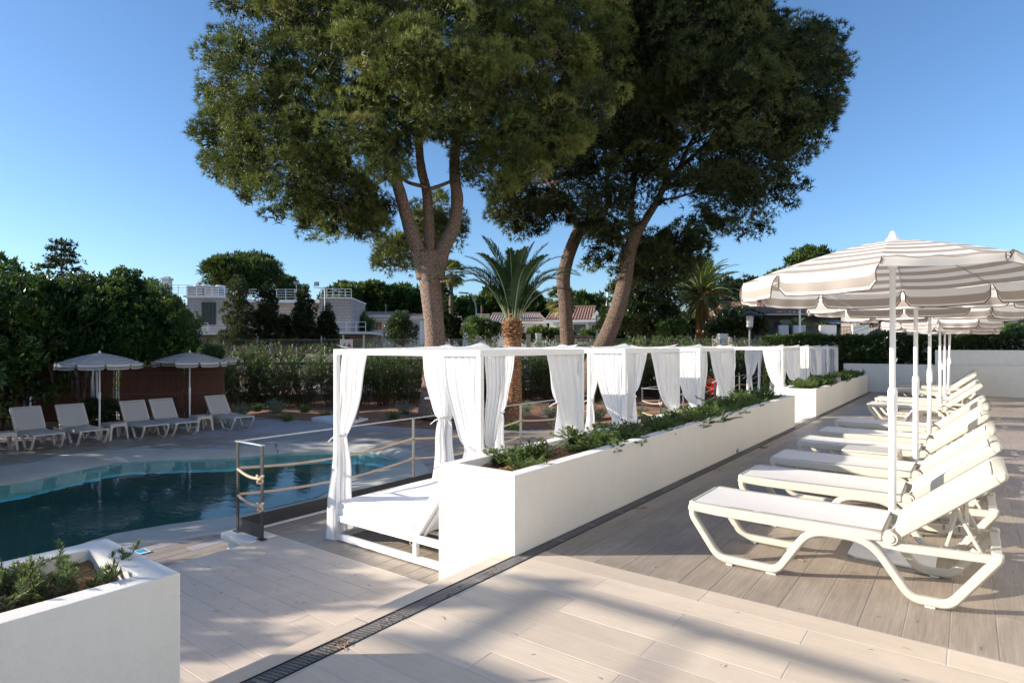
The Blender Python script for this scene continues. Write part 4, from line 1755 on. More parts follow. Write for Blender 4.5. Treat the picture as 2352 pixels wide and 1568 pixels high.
def umbrella(special=(), seed=0, NP=10, R_=1.0, zr=1.98, za=2.255, a0=0.0):
    r = thing('striped_umbrella', '', 'umbrella')
    rnd = random.Random(seed)
    b = MB()
    b.tube([(0, 0, .03), (0, 0, 1.02)], .0245, 18)
    b.build('pole', M['white_metal'], r, smooth=40)
    b = MB()
    b.tube([(0, 0, 1.02), (0, 0, 2.25)], .0195, 18)
    b.build('upper_pole', M['white_metal'], r, smooth=40)
    b = MB()
    b.lathe([(.026, 1.0), (.031, 1.01), (.031, 1.17), (.027, 1.19), (.021, 1.20)], 18)
    b.prism([(.01, -.040), (-.01, -.040), (-.01, -.028), (.01, -.028)], 1.03, 1.15)
    clamp = b.build('clamp', M['white_metal'], r, smooth=40)
    b = MB()
    b.bar((0, -.036, 1.13), (0, -.050, 1.05), .022, .008, (0, 1, 0))
    b.build('catch', M['white_metal'], clamp, bevel=.002)
    b = MB()
    b.lathe([(.045, za - .005), (.042, za + .01), (.030, za + .025), (.020, za + .05), (.015, za + .062), (.006, za + .070)], 20)
    b.build('finial', M['white_metal'], r, smooth=50)
    b = MB()
    b.lathe([(.022, za - .20), (.033, za - .19), (.033, za - .10), (.028, za - .02)], 18)
    b.build('hub', M['white_metal'], r, smooth=50)
    b = MB()
    b.prism([(-.26, -.20), (-.20, -.26), (.20, -.26), (.26, -.20), (.26, .20), (.20, .26), (-.20, .26), (-.26, .20)], .0, .012)
    b.build('base_plate', M['white_paint'], r, bevel=.003)
    b = MB()
    b.tube([(0, 0, .012), (0, 0, .30)], .031, 18)
    b.build('base_tube', M['white_paint'], r, smooth=40)
    b = MB()
    b.tube([(.028, -.010, .268), (.060, -.02, .268)], .022, 16)
    b.tube([(.060, -.02, .268), (.078, -.026, .268)], .026, 16)
    b.build('knob', M['white_paint'], r, smooth=40, bevel=.002)

    def surf(s, th_off, panel):
        """s 0..1 along the panel, th_off -1..1 across it"""
        half = PI / NP
        a = a0 + panel * 2 * half
        # chord between the two ribs
        rr = R_ * s
        xl, yl = rr * math.cos(a - half), rr * math.sin(a - half)
        xr, yr = rr * math.cos(a + half), rr * math.sin(a + half)
        t = (th_off + 1) / 2
        x, y = xl + (xr - xl) * t, yl + (yr - yl) * t
        z = za - (za - zr) * (s ** 1.45)
        z -= .014 * (1 - th_off * th_off) * s * s
        return x, y, z
    for k in range(NP):
        ph = rnd.uniform(0, 6)
        am = rnd.uniform(.003, .008)

        def fn(u, v, k=k):
            s = max(.03, u)
            x, y, z = surf(s, v * 2 - 1, k)
            z += am * math.sin(7 * u + ph) * math.sin(PI * v) * u
            return (x, y, z, s)
        p = grid_obj('canopy_panel', fn, 22, 8, M['stripe'], r)
        half = PI / NP
        am2 = a0 + k * 2 * half
        nx_, ny_ = math.cos(am2), math.sin(am2)
        fold = k in special
        sw = rnd.uniform(-.02, .05)
        wv = rnd.uniform(.006, .016)

        def vf(u, v, k=k, fold=fold):
            # u across 0..1, v down 0..1
            x, y, z = surf(1.0, u * 2 - 1, k)
            e = min(u, 1 - u) * 2 * R_ * math.sin(half)
            drop = .145 if e > .045 else .145 - (.045 - math.sqrt(max(0, .045 ** 2 - (.045 - e) ** 2))) * 1.0
            dv = drop * v
            ins = (1 - 2 * u) * .010 * min(1, v * 3)
            tx, ty = -math.sin(am2), math.cos(am2)
            if fold:
                # flap flipped up and resting folded along the rim
                q = v * 1.0
                up = .055 * math.sin(min(1, q * 1.5) * PI / 2) - (.02 * max(0, q - .66) * 3)
                outw = .012 + .022 * math.sin(q * PI) + .006 * math.sin(9 * u + ph)
                up += .012 * math.sin(6 * u * PI + ph) * q
                return (x + nx_ * outw + tx * ins, y + ny_ * outw + ty * ins, z + up - .01, 1.0 + .145 * v)
            sway = sw * v + wv * math.sin(5 * u * PI + ph) * v + .010 * math.sin(PI * v) + .006
            return (x + nx_ * sway + tx * ins, y + ny_ * sway + ty * ins, z - dv, 1.0 + .145 * v)
        vo = grid_obj('valance', vf, 16, 6, M['stripe'], p)
        pts = [Vector(vf(0.0, v)[:3]) for v in (0.1, .4, .7, .9)] + [Vector(vf(u, 1.0)[:3]) for u in np.linspace(.0, 1, 17)] + [Vector(vf(1.0, v)[:3]) for v in (.9, .7, .4, .1)]
        MB().tube(pts, .0042, 5).build('binding', M['piping'], p, smooth=60)
        # rib under the seam, with strut
    for k in range(NP):
        rb = MB()
        pts = []
        for i in range(8):
            x, y, z = surf(.04 + .96 * i / 7, -1, k)
            pts.append((x * .995, y * .995, z - .009))
        rb.tube(pts, .0035, 5)
        sm = surf(.52, -1, k)
        ro = rb.build('rib', M['galv'], r, smooth=60)
        MB().tube([(sm[0] * .03 / (.52), sm[1] * .03 / .52, za - .16), (sm[0], sm[1], sm[2] - .012)], .0032, 5).build('strut', M['galv'], ro, smooth=60)
    return r


A0 = YAW - PI / 2 + PI / 10          # a rib points straight at the camera's side
UX = umbrella(special=(0, 9), seed=3, a0=A0)
UX.location = (-.435, 5.16, .0008)
tag(UX, 'nearest striped umbrella, filling the right side of the terrace', 'umbrella', 'striped umbrellas over the terrace loungers')
UB = umbrella(special=(2,), seed=8, a0=A0 + .15)
ul = ['second striped terrace umbrella, partly hidden by the nearest one', 'third striped terrace umbrella', 'fourth striped terrace umbrella, first beyond the gap in the loungers',
      'fifth terrace umbrella, over the nearer far side table', 'sixth terrace umbrella, beside the farthest side table', 'striped umbrella closest to the back wall']
ul[1] = 'third striped terrace umbrella, between the fifth and sixth loungers'
for k, (x, y, a) in enumerate(((-.42, 7.33, 0), (-.41, 9.72, .5), (-.43, 14.62, 1.1), (-.43, 17.2, .3), (-.43, 19.45, .9), (-.42, 21.3, 1.6))):
    o = UB if k == 0 else dup(UB)
    o.location = (x, y, .0008)
    o.rotation_euler = (math.radians((0, .6, -.5, .4, 2.5, -.5)[k]), 0, a)
    tag(o, ul[k], 'umbrella', 'striped umbrellas over the terrace loungers')
UP = umbrella(special=(7,), seed=11, a0=A0 + .1)
for k, (x, y, a, lb) in enumerate(((-18.78, 6.51, 0, 'left striped umbrella over the pool deck'), (-18.74, 8.87, 1.26, 'right striped umbrella over the pool deck'), (W(470, 0, 20.5).x, W(470, 0, 20.5).y, .5, 'striped umbrella peeking out behind the right pool umbrella'))):
    o = UP if k == 0 else dup(UP)
    o.location = (x, y, ZP + .0008)
    o.rotation_euler = (0, 0, a)
    tag(o, lb, 'umbrella', 'striped umbrellas on the pool deck')

# ================================================================== DOVE
dv = thing('dove', 'small buff dove sitting on the rim of the far planter', 'bird', (-2.65, 17.3, .574), math.radians(-40))
def skin(name, verts, edges, radii, mat, parent, lvl=2):
    me = bpy.data.meshes.new(name)
    me.from_pydata(verts, edges, [])
    o = bpy.data.objects.new(name, me)
    COL.objects.link(o)
    md = o.modifiers.new('s', 'SKIN')
    for i, r_ in enumerate(radii):
        me.skin_vertices[0].data[i].radius = (r_, r_) if not hasattr(r_, '__len__') else r_
    me.skin_vertices[0].data[0].use_root = True
    s2 = o.modifiers.new('ss', 'SUBSURF')
    s2.levels = s2.render_levels = lvl
    me.materials.append(mat)
    o.parent = parent
    return o
bd = skin('body', [(0, 0, .055), (.05, 0, .075), (.075, 0, .115), (.092, 0, .142), (-.05, 0, .045), (-.11, 0, .03), (-.16, 0, .022)],
     [(0, 1), (1, 2), (2, 3), (0, 4), (4, 5), (5, 6)], [.056, .050, .026, .024, .046, .024, (.020, .006)], M['dove'], dv)
for s_ in (-1, 1):
    wv_ = MB()
    wv_.grid(lambda u, v: (.04 - .17 * u, s_ * (.046 + .012 * math.sin(PI * u) - .02 * u), .085 - .045 * v - .03 * u + .0 * v), 8, 4)
    wv_.build('wing', simple('brown_wing', (.30, .22, .17), .9), dv, smooth=180)
    MB().tube([(.01, s_ * .02, .02), (.012, s_ * .02, .001)], .004, 6).build('leg', M['red_lamp'], dv)
MB().lathe([(.0012, 0), (.0045, -.012)], 8).build('beak', M['steel_dark'], dv, loc=(.122, 0, .146))
# ================================================================== FOLIAGE TOOLS
def unit(n):
    v = rng.normal(size=(n, 3))
    return v / np.linalg.norm(v, axis=1, keepdims=True)


def tufts(C, D, tint, k, L, wd, spread, jitter=.3):
    """k thin blades fanned round direction D at each centre C -> V, F, tint"""
    n = len(C)
    C = np.repeat(C, k, 0)
    D = np.repeat(D, k, 0)
    d = D + spread * unit(n * k)
    d /= np.linalg.norm(d, axis=1, keepdims=True) + 1e-9
    ln = L * (1 + jitter * rng.uniform(-1, 1, (n * k, 1)))
    s = np.cross(d, unit(n * k))
    s /= np.linalg.norm(s, axis=1, keepdims=True) + 1e-9
    a = C - s * wd / 2
    b = C + s * wd / 2
    c = C + d * ln
    V = np.stack([a, b, c], 1).reshape(-1, 3)
    F = np.arange(len(V)).reshape(-1, 3)
    T = np.repeat(tint, k) + rng.uniform(-.06, .06, n * k)
    return V, F, T


def leaves(C, D, tint, k, L, wd, spread, fold=.0, jitter=.3, up=0.0):
    """k lens-shaped leaves (quads) per centre"""
    n = len(C)
    C = np.repeat(C, k, 0)
    D = np.repeat(D, k, 0)
    d = D + spread * unit(n * k) + np.array([0, 0, up])
    d /= np.linalg.norm(d, axis=1, keepdims=True) + 1e-9
    ln = L * (1 + jitter * rng.uniform(-1, 1, (n * k, 1)))
    s = np.cross(d, unit(n * k) * .6 + np.array([0, 0, 1.0]))
    s /= np.linalg.norm(s, axis=1, keepdims=True) + 1e-9
    w2 = wd / 2 * (1 + jitter * .5 * rng.uniform(-1, 1, (n * k, 1)))
    nn = np.cross(s, d)
    V = np.stack([C, C + d * ln * .45 + s * w2 + nn * fold * L, C + d * ln, C + d * ln * .45 - s * w2 + nn * fold * L], 1).reshape(-1, 3)
    F = np.arange(len(V)).reshape(-1, 4)
    T = np.repeat(tint, k) + rng.uniform(-.08, .08, n * k)
    return V, F, T


def lobe_points(lobes, n_sub, sub_r, n_tuft, shell=.72, core=.45, flat=.8):
    """lobes (cx,cy,cz,r): sub-clumps on the lobe surfaces, tufts on the sub-clumps"""
    Lb = np.array(lobes)
    wgt = Lb[:, 3] ** 1.7
    wgt /= wgt.sum()
    pick = rng.choice(len(Lb), n_sub, p=wgt)
    u = unit(n_sub)
    u[:, 2] = u[:, 2] * .9 + .08
    r = Lb[pick, 3] * rng.uniform(shell, 1.02, n_sub)
    c = Lb[pick, :3] + u * r[:, None]
    # drop sub-clumps that sit deep inside some other lobe
    keep = np.ones(n_sub, bool)
    for q in Lb:
        dd = np.linalg.norm(c - q[:3], axis=1)
        keep &= dd > q[3] * .62
    c, u = c[keep], u[keep]
    ns = len(c)
    sr = sub_r * rng.uniform(.6, 1.3, ns)
    stint = rng.beta(1.5, 1.7, ns)
    idx = np.repeat(np.arange(ns), n_tuft)
    v = unit(len(idx))
    v = v + .35 * u[idx] + np.array([0, 0, .25])
    v /= np.linalg.norm(v, axis=1, keepdims=True)
    P = c[idx] + v * (sr[idx] * rng.uniform(core, 1.0, len(idx)))[:, None] * np.array([1, 1, flat])
    Dd = v * .8 + u[idx] * .4 + np.array([0, 0, .35])
    Dd /= np.linalg.norm(Dd, axis=1, keepdims=True)
    return P, Dd, stint[idx], c


def in_poly_np(x, y, poly):
    c = np.zeros(len(x), bool)
    j = len(poly) - 1
    for i in range(len(poly)):
        xi, yi = poly[i]
        xj, yj = poly[j]
        t = ((yi > y) != (yj > y)) & (x < (xj - xi) * (y - yi) / (yj - yi + 1e-9) + xi)
        c ^= t
        j = i
    return c


def fill_lobes(poly, d0, rpx, n, thick, holes=(), squash=1.0):
    """lobes filling a crown whose outline (as seen across the garden) is poly; depth from an
    oval body `thick` metres deep, centred at distance d0"""
    xs = [p[0] for p in poly]
    ys = [p[1] for p in poly]
    cx, cy = (min(xs) + max(xs)) / 2, (min(ys) + max(ys)) / 2
    hw, hh = (max(xs) - min(xs)) / 2, (max(ys) - min(ys)) / 2
    out = []
    tries = 0
    while len(out) < n and tries < n * 60:
        tries += 1
        x, y = random.uniform(min(xs), max(xs)), random.uniform(min(ys), max(ys))
        r = rpx * random.uniform(.65, 1.25)
        ang = [2 * PI * k / 10 for k in range(10)]
        px_ = np.array([x + .93 * r * math.cos(a) for a in ang])
        py_ = np.array([y + .93 * r * math.sin(a) for a in ang])
        if not in_poly_np(px_, py_, poly).all():
            r *= .55
            px_ = np.array([x + .95 * r * math.cos(a) for a in ang])
            py_ = np.array([y + .95 * r * math.sin(a) for a in ang])
            if not in_poly_np(px_, py_, poly).all():
                continue
        if any(((x - hx) ** 2 + (y - hy) ** 2) < (hr + r * .7) ** 2 and random.random() < hp for hx, hy, hr, hp in holes):
            continue
        q = 1 - min(1, ((x - cx) / hw) ** 2 + ((y - cy) / hh) ** 2)
        half = thick / 2 * math.sqrt(max(.04, q))
        d = d0 + random.uniform(-1, 1) * half if random.random() > .45 else d0 - half * random.uniform(.6, 1)
        p = W(x, y, d)
        # keep apparent place while at distance d
        out.append((p.x, p.y, p.z, r / FPX * d))
    return out


def limb(mb, pts, r0, r1, n=9, wob=.04):
    """smooth tapered limb through pts"""
    P = [Vector(p) for p in pts]
    out = []
    if len(P) > 2:
        for i in range(len(P) - 1):
            a, b, c, d = P[max(0, i - 1)], P[i], P[i + 1], P[min(len(P) - 1, i + 2)]
            for k in range(5):
                t = k / 5
                out.append(.5 * ((2 * b) + (c - a) * t + (2 * a - 5 * b + 4 * c - d) * t * t + (3 * b - a - 3 * c + d) * t ** 3))
        out.append(P[-1])
    else:
        out = [P[0].lerp(P[1], t / 6) for t in range(7)]
        for i in range(1, 6):
            out[i] = out[i] + Vector((random.uniform(-1, 1), random.uniform(-1, 1), random.uniform(-1, 1))) * wob * (P[1] - P[0]).length
    m = len(out)
    rad = [(r0 + (r1 - r0) * (i / (m - 1)) ** .8) * random.uniform(.94, 1.06) for i in range(m)]
    mb.tube(out, rad, n)
    return out


def bumpy(o, amp, scale):
    me = o.data
    n = len(me.vertices)
    co = np.empty(n * 3, dtype=np.float32)
    me.vertices.foreach_get('co', co)
    co = co.reshape(-1, 3)
    k = np.sin(co[:, 0] * scale + co[:, 2] * scale * .4) * np.sin(co[:, 1] * scale * 1.1 - co[:, 2] * scale * .3)
    co += (k * amp)[:, None] * unit(n) * .4 + (k * amp)[:, None]
    me.vertices.foreach_set('co', co.ravel())


def pine(label, trunk_pts, widths, limbs, lobes, d, mat_bark, n_sub, sub_r, n_tuft, k, L, wd, twig=70, mat=None):
    base = W(*trunk_pts[0], d)
    t = thing('pine_tree', label, 'pine tree', (0, 0, 0))
    b = MB()
    tp = [W(px, py, d) for px, py in trunk_pts]
    P = []
    for i in range(len(tp) - 1):
        for q in range(4):
            P.append(tp[max(0, i)].lerp(tp[i + 1], q / 4))
    P.append(tp[-1])
    R_ = np.interp(np.linspace(0, 1, len(P)), np.linspace(0, 1, len(widths)), widths)
    for _ in range(2):
        P = [P[0]] + [(P[i - 1] + P[i] * 2 + P[i + 1]) / 4 for i in range(1, len(P) - 1)] + [P[-1]]
    b.tube(P, list(R_), 22)
    o = b.build('trunk', mat_bark, t, smooth=180)
    ends = []
    for pts, r0, r1, dd in limbs:
        lb = MB()
        q = [W(px, py, d + dd * i / (len(pts) - 1)) for i, (px, py) in enumerate(pts)]
        ends += limb(lb, q, r0, r1, 14)[6:]
        lb.build('limb', mat_bark, t, smooth=180)
    # boughs to the foliage
    bb = MB()
    Lb = sorted(lobes, key=lambda q: -q[3])[:twig]
    for q in Lb:
        c = Vector(q[:3])
        e = min(ends, key=lambda p: (p - c).length + abs(p.z - c.z) * .3)
        mid = e.lerp(c, .5) + Vector((random.uniform(-.4, .4), random.uniform(-.4, .4), random.uniform(-.1, .5)))
        r0 = min(.11, .03 + .012 * (e - c).length)
        limb(bb, [e, mid, c], r0, .015, 6)
        for _ in range(7):
            u = Vector(unit(1)[0]) * q[3] * random.uniform(.6, .95)
            limb(bb, [mid.lerp(c, random.uniform(.3, 1)), c + u], .018, .005, 4, .08)
    bb.build('boughs', mat_bark, t, smooth=180, fix=False, kind='stuff')
    Pp, Dd, T, sc = lobe_points(lobes, n_sub, sub_r, n_tuft, .72, .72, .62)
    V, F, TT = tufts(Pp, Dd, T * .85, k, L, wd, .85)
    # inner needle mass, crown shade painted in as a darker tint
    Lq = np.array(lobes)
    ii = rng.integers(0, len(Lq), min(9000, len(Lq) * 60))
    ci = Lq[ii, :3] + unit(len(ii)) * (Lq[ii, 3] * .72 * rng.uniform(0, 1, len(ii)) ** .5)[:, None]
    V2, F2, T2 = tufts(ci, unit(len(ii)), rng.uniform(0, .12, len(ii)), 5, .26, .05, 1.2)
    np_mesh('crown', np.concatenate([V, V2]), np.concatenate([F, F2 + len(V)]), mat or M['pine'], t, np.concatenate([TT, T2]))
    return t


# ------------------------------------------------------------------ the big pines
polyL = [(545, -190), (530, -60), (532, 10), (545, 66), (568, 80), (512, 88), (478, 112), (458, 176), (466, 217), (482, 250), (478, 299), (474, 339), (482, 390), (514, 428), (547, 465), (612, 499), (687, 528), (760, 543), (835, 550), (868, 540), (880, 500), (868, 440), (935, 400), (960, 330), (1040, 330), (1080, 430), (1120, 445), (1200, 430), (1290, 380), (1400, 300), (1440, 200), (1440, 60), (1400, -190)]
holesL = [(955, 345, 20, .8), (845, 480, 18, .6), (790, 350, 10, .5), (1010, 360, 14, .7)]
polyLow0 = [(690, 440), (780, 380), (880, 400), (930, 460), (900, 530), (840, 545), (760, 540), (700, 520)]
lobL = fill_lobes(polyL, 20.0, 62, 210, 8.0, holesL)
lobL += fill_lobes(polyLow0, 20.5, 30, 34, 4)
lobL += fill_lobes(polyL, 20.0, 27, 230, 7.0, holesL)
# fringe boughs so the outline stays ragged
for (x, y, r) in ((486, 130, 26), (470, 200, 24), (484, 330, 28), (500, 400, 26), (565, 455, 26), (640, 495, 26), (700, 515, 24), (760, 525, 26), (820, 530, 24), (548, 95, 24), (545, 20, 26), (850, 500, 20), (1075, 400, 22), (1120, 430, 26), (1170, 420, 26)):
    p = W(x, y, 20 + random.uniform(-1.5, 1.5))
    lobL.append((p.x, p.y, p.z, r / FPX * 20))
pine('huge pine with three forking limbs rising behind the nearest canopy bed',
     [(991, 958), (992, 900), (994, 850), (1000, 790), (996, 730), (988, 660), (985, 610), (985, 578)], [.47, .36, .33, .335, .325, .34, .37, .42],
     [([(975, 640), (962, 580), (940, 520), (918, 440), (897, 380), (882, 310), (872, 240), (850, 140), (845, 30)], .27, .10, -.8),
      ([(985, 620), (988, 560), (984, 500), (980, 440), (968, 390), (962, 330), (952, 240), (960, 100), (940, -60)], .23, .09, 1.2),
      ([(1000, 640), (1018, 570), (1042, 520), (1050, 460), (1044, 400), (1048, 330), (1070, 250), (1110, 120), (1130, -40)], .29, .10, .4),
      ([(893, 372), (860, 342), (820, 345), (780, 372)], .09, .04, -.5),
      ([(905, 400), (860, 425), (810, 450), (740, 440)], .07, .03, -1.5),
      ([(980, 430), (940, 420), (915, 405)], .07, .05, .3),
      ([(985, 435), (1015, 425), (1050, 410)], .07, .05, .3),
      ([(880, 300), (800, 230), (700, 170), (620, 130)], .12, .04, -1.5),
      ([(885, 330), (780, 300), (660, 330), (570, 340)], .10, .03, 1.5),
      ([(1060, 280), (1150, 220), (1250, 170), (1330, 140)], .12, .04, -1.5),
      ([(1060, 330), (1150, 320), (1240, 300)], .09, .03, -2)],
     lobL, 20.2, M['bark'], 1900, .50, 62, 10, .165, .0155, 70)

polyM = [(1105, 420), (1100, 330), (1150, 240), (1250, 150), (1380, 60), (1400, -190), (1600, -190), (1640, 60), (1600, 260), (1560, 400), (1500, 440), (1475, 500), (1440, 560), (1420, 612), (1370, 618), (1310, 585), (1290, 525), (1250, 545), (1180, 540), (1135, 515)]
holesM = [(1220, 400, 10, .5), (1250, 500, 22, .6), (1390, 480, 16, .7), (1330, 560, 14, .8)]
lobM = fill_lobes(polyM, 24.5, 58, 140, 7.0, holesM)
lobM += fill_lobes(polyM, 24.5, 26, 120, 6.0, holesM)
for (x, y, r) in ((1150, 500, 22), (1190, 520, 20), (1240, 525, 18), (1400, 590, 18), (1350, 595, 20)):
    p = W(x, y, 24)
    lobM.append((p.x, p.y, p.z, r / FPX * 24))
pine('middle pine with a crooked dark trunk right of the young palm',
     [(1306, 905), (1304, 800), (1300, 740), (1298, 690), (1292, 640), (1304, 590), (1322, 545), (1336, 518)], [.32, .29, .27, .27, .28, .26, .25, .26],
     [([(1330, 535), (1318, 500), (1290, 460), (1262, 420), (1250, 370), (1240, 300), (1210, 200)], .17, .06, -.6),
      ([(1336, 530), (1352, 510), (1378, 495), (1400, 460), (1392, 430), (1405, 360), (1420, 240), (1430, 100)], .18, .06, .8),
      ([(1390, 490), (1410, 500), (1440, 520), (1470, 540)], .05, .03, 1)],
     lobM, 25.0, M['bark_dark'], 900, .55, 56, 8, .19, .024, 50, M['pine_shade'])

polyR = [(1440, -190), (1790, -190), (1792, 0), (1766, 30), (1806, 20), (1840, 51), (1877, 37), (1918, 61), (1901, 112), (1930, 130), (1956, 148), (1944, 190), (1946, 231), (1918, 280), (1890, 315), (1867, 355), (1806, 380), (1830, 392), (1864, 396), (1874, 424), (1872, 455), (1826, 494), (1770, 480), (1740, 500), (1782, 514), (1766, 532), (1730, 562), (1690, 550), (1640, 540), (1600, 520), (1540, 500), (1490, 470), (1450, 420), (1420, 300), (1430, 100)]
holesR = [(1590, 395, 5, .5), (1545, 300, 30, .92), (1560, 380, 22, .85), (1480, 470, 18, .7), (1600, 465, 14, .6), (1720, 505, 26, .8), (1600, 290, 14, .5)]
lobR = fill_lobes(polyR, 23.5, 62, 200, 8.0, holesR)
lobR += fill_lobes(polyR, 23.5, 28, 200, 7.0, holesR)
for (x, y, r) in ((1900, 85, 24), (1930, 170, 24), (1925, 225, 22), (1850, 425, 22), (1815, 465, 24), (1745, 520, 22), (1700, 535, 22), (1650, 520, 22), (1870, 60, 20), (1590, 505, 22), (1780, 440, 26)):
    p = W(x, y, 23.5 + random.uniform(-1, 1))
    lobR.append((p.x, p.y, p.z, r / FPX * 23.5))
polyLow = [(1400, 600), (1420, 560), (1500, 520), (1600, 510), (1650, 540), (1610, 590), (1590, 640), (1540, 668), (1480, 660), (1430, 640)]
lobR += fill_lobes(polyLow, 26.5, 30, 60, 5)
pine('right-hand big pine whose trunk leans to the right behind the canopy beds',
     [(1345, 905), (1364, 830), (1392, 780), (1410, 735), (1425, 690), (1436, 640), (1443, 590), (1455, 545), (1468, 515)], [.40, .36, .34, .32, .31, .29, .27, .25, .24],
     [([(1455, 560), (1480, 510), (1505, 470), (1525, 430), (1545, 400), (1590, 360), (1650, 300), (1700, 200)], .19, .06, .6),
      ([(1445, 600), (1452, 540), (1450, 480), (1456, 420), (1470, 340), (1490, 240), (1500, 100)], .15, .06, 1.5),
      ([(1525, 435), (1530, 390), (1535, 330), (1538, 270), (1545, 180), (1600, 60)], .11, .05, -.5),
      ([(1560, 385), (1590, 320), (1615, 285), (1660, 240), (1760, 160)], .09, .04, .5),
      ([(1620, 330), (1700, 330), (1800, 300)], .07, .03, 0)],
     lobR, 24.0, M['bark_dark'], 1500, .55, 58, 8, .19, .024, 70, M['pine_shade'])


def bg_tree(name, label, cat, poly, d, rpx, n, thick, n_sub, sub_r, n_tuft, k, L, wd, mat, trunk=None, group=None, tw=.12, holes=(), quad=True, spread=.9):
    t = thing(name, label, cat, (0, 0, 0), 0, group)
    lobes = fill_lobes(poly, d, rpx, n, thick, holes)
    if not lobes:
        lobes = [(*W(sum(p[0] for p in poly) / len(poly), sum(p[1] for p in poly) / len(poly), d), rpx / FPX * d)]
    if trunk:
        b = MB()
        pts = [W(px, py, d) for px, py in trunk]
        limb(b, pts, tw, tw * .6, 9)
        for q in sorted(lobes, key=lambda q: -q[3])[:14]:
            limb(b, [pts[-1].lerp(pts[-2], random.uniform(0, .5)), Vector(q[:3])], tw * .35, .02, 5, .05)
        b.build('trunk', M['bark_dark'], t, smooth=180, fix=False)
    P, D, T, _ = lobe_points(lobes, n_sub, sub_r, n_tuft, .55)
    if quad:
        V, F, TT = leaves(P, D, T * .85, k, L, wd, spread)
    else:
        V, F, TT = tufts(P, D, T * .85, k, L, wd, spread)
    np_mesh('crown', V, F, mat, t, TT)
    return t


# smaller pines behind the big ones
bg_tree('pine_tree', 'smaller sunlit pine showing between and left of the forked pine limbs', 'pine tree',
        [(838, 590), (845, 560), (880, 540), (930, 530), (930, 480), (990, 430), (1050, 470), (1075, 520), (1060, 580), (1010, 590), (960, 560), (955, 620), (900, 632), (850, 620)], 33, 26, 60, 5, 420, .45, 20, 6, .26, .035, M['pine'], [(1010, 800), (1015, 700), (1000, 600)], quad=False)
bg_tree('pine_tree', 'pine with yellowish tips rising above the date palm', 'pine tree',
        [(1560, 660), (1580, 610), (1600, 590), (1625, 598), (1632, 640), (1650, 670), (1620, 700), (1570, 700)], 52, 18, 30, 6, 260, .6, 18, 5, .40, .08, M['pine_far'], [(1600, 800), (1600, 660)])
bg_tree('pine_tree', 'broad pine rising behind the concrete building', 'pine tree',
        [(450, 640), (475, 610), (510, 588), (545, 596), (580, 585), (620, 590), (636, 620), (630, 660), (600, 680), (560, 670), (520, 680), (470, 668)], 68, 24, 60, 9, 520, .85, 18, 5, .55, .12, M['pine_far'], [(560, 760), (565, 680)])
t = thing('conifer', 'dark ragged conifer poking above the big left hedge', 'conifer', (0, 0, 0))
b = MB()
cd = 46
limb(b, [W(144, 790, cd), W(142, 640, cd), W(140, 555, cd)], .16, .03, 8)
CC = []
for (x0, y0, x1, y1) in ((140, 560, 128, 556), (140, 566, 166, 562), (141, 575, 114, 570), (141, 585, 180, 588), (141, 590, 118, 594), (142, 602, 170, 600), (142, 612, 96, 612), (142, 618, 184, 620), (142, 630, 112, 628), (142, 632, 168, 634), (142, 645, 120, 646), (142, 560, 144, 552), (142, 600, 126, 604), (142, 648, 164, 650), (141, 580, 158, 574)):
    a, e = W(x0, y0, cd), W(x1, y1, cd + random.uniform(-1, 1))
    e2 = a + (e - a) * .9 + FV * random.uniform(-.8, .8)
    limb(b, [a, e2], .04, .015, 4)
    for i in range(int(26 * max(.6, (e - a).length))):
        tt_ = random.random() ** .7
        q = a.lerp(e, tt_) + Vector((random.gauss(0, .11), random.gauss(0, .25), random.gauss(.02, .08)))
        CC += [tuple(q)] * 3
b.build('trunk', M['bark_dark'], t, smooth=180, fix=False)
CC = np.array(CC)
V, F, TT = leaves(CC + rng.normal(0, .06, CC.shape), unit(len(CC)), rng.uniform(0, .7, len(CC)), 5, .20, .07, .8)
np_mesh('crown', V, F, M['cypress'], t, TT)
bg_tree('broadleaf_tree', 'light green tree behind the roof railing of the concrete building', 'tree',
        [(630, 680), (640, 655), (652, 640), (665, 636), (680, 650), (700, 665), (705, 690), (640, 695)], 75, 13, 26, 5, 200, .6, 14, 4, .5, .2, M['olean'], [(665, 760), (665, 690)])
for k, (lab, x, y0, hw, ht, mat) in enumerate((('greyish round-topped cypress, leftmost before the concrete building', 545, 796, 42, 168, 'grey_tree'),
                                                ('narrow dark cypress right of the greyish one', 612, 796, 34, 150, 'cypress'),
                                                ('tall black-green cypress beside the floodlight pole', 697, 796, 36, 150, 'cypress'),
                                                ('short dark cypress at the foot of the floodlight pole', 752, 796, 26, 92, 'cypress'),
                                                ('small dark cypress between the narrow and the tall one', 650, 796, 20, 78, 'cypress'))):
    poly = []
    for i in range(26):
        t = i / 25
        sgn = -1
        r = hw * (1 - t) ** .55 * (1 + .22 * math.sin(t * 17 + k)) * (.55 if t < .07 else 1) + 3
        poly.append((x - r, y0 - ht * t))
    for i in range(25, -1, -1):
        t = i / 25
        r = hw * (1 - t) ** .6 * (1 + .22 * math.cos(t * 15 + k * 2)) * (.55 if t < .07 else 1) + 3
        poly.append((x + r, y0 - ht * t))
    bg_tree('cypress_tree', lab, 'cypress', poly, 36 + k * .7, 13, 120, 2.2, 700, .20, 14, 4, .13, .055, M[mat], [(x, y0 + 12), (x, y0 - ht * .4)], 'cypresses before the concrete building', .10)
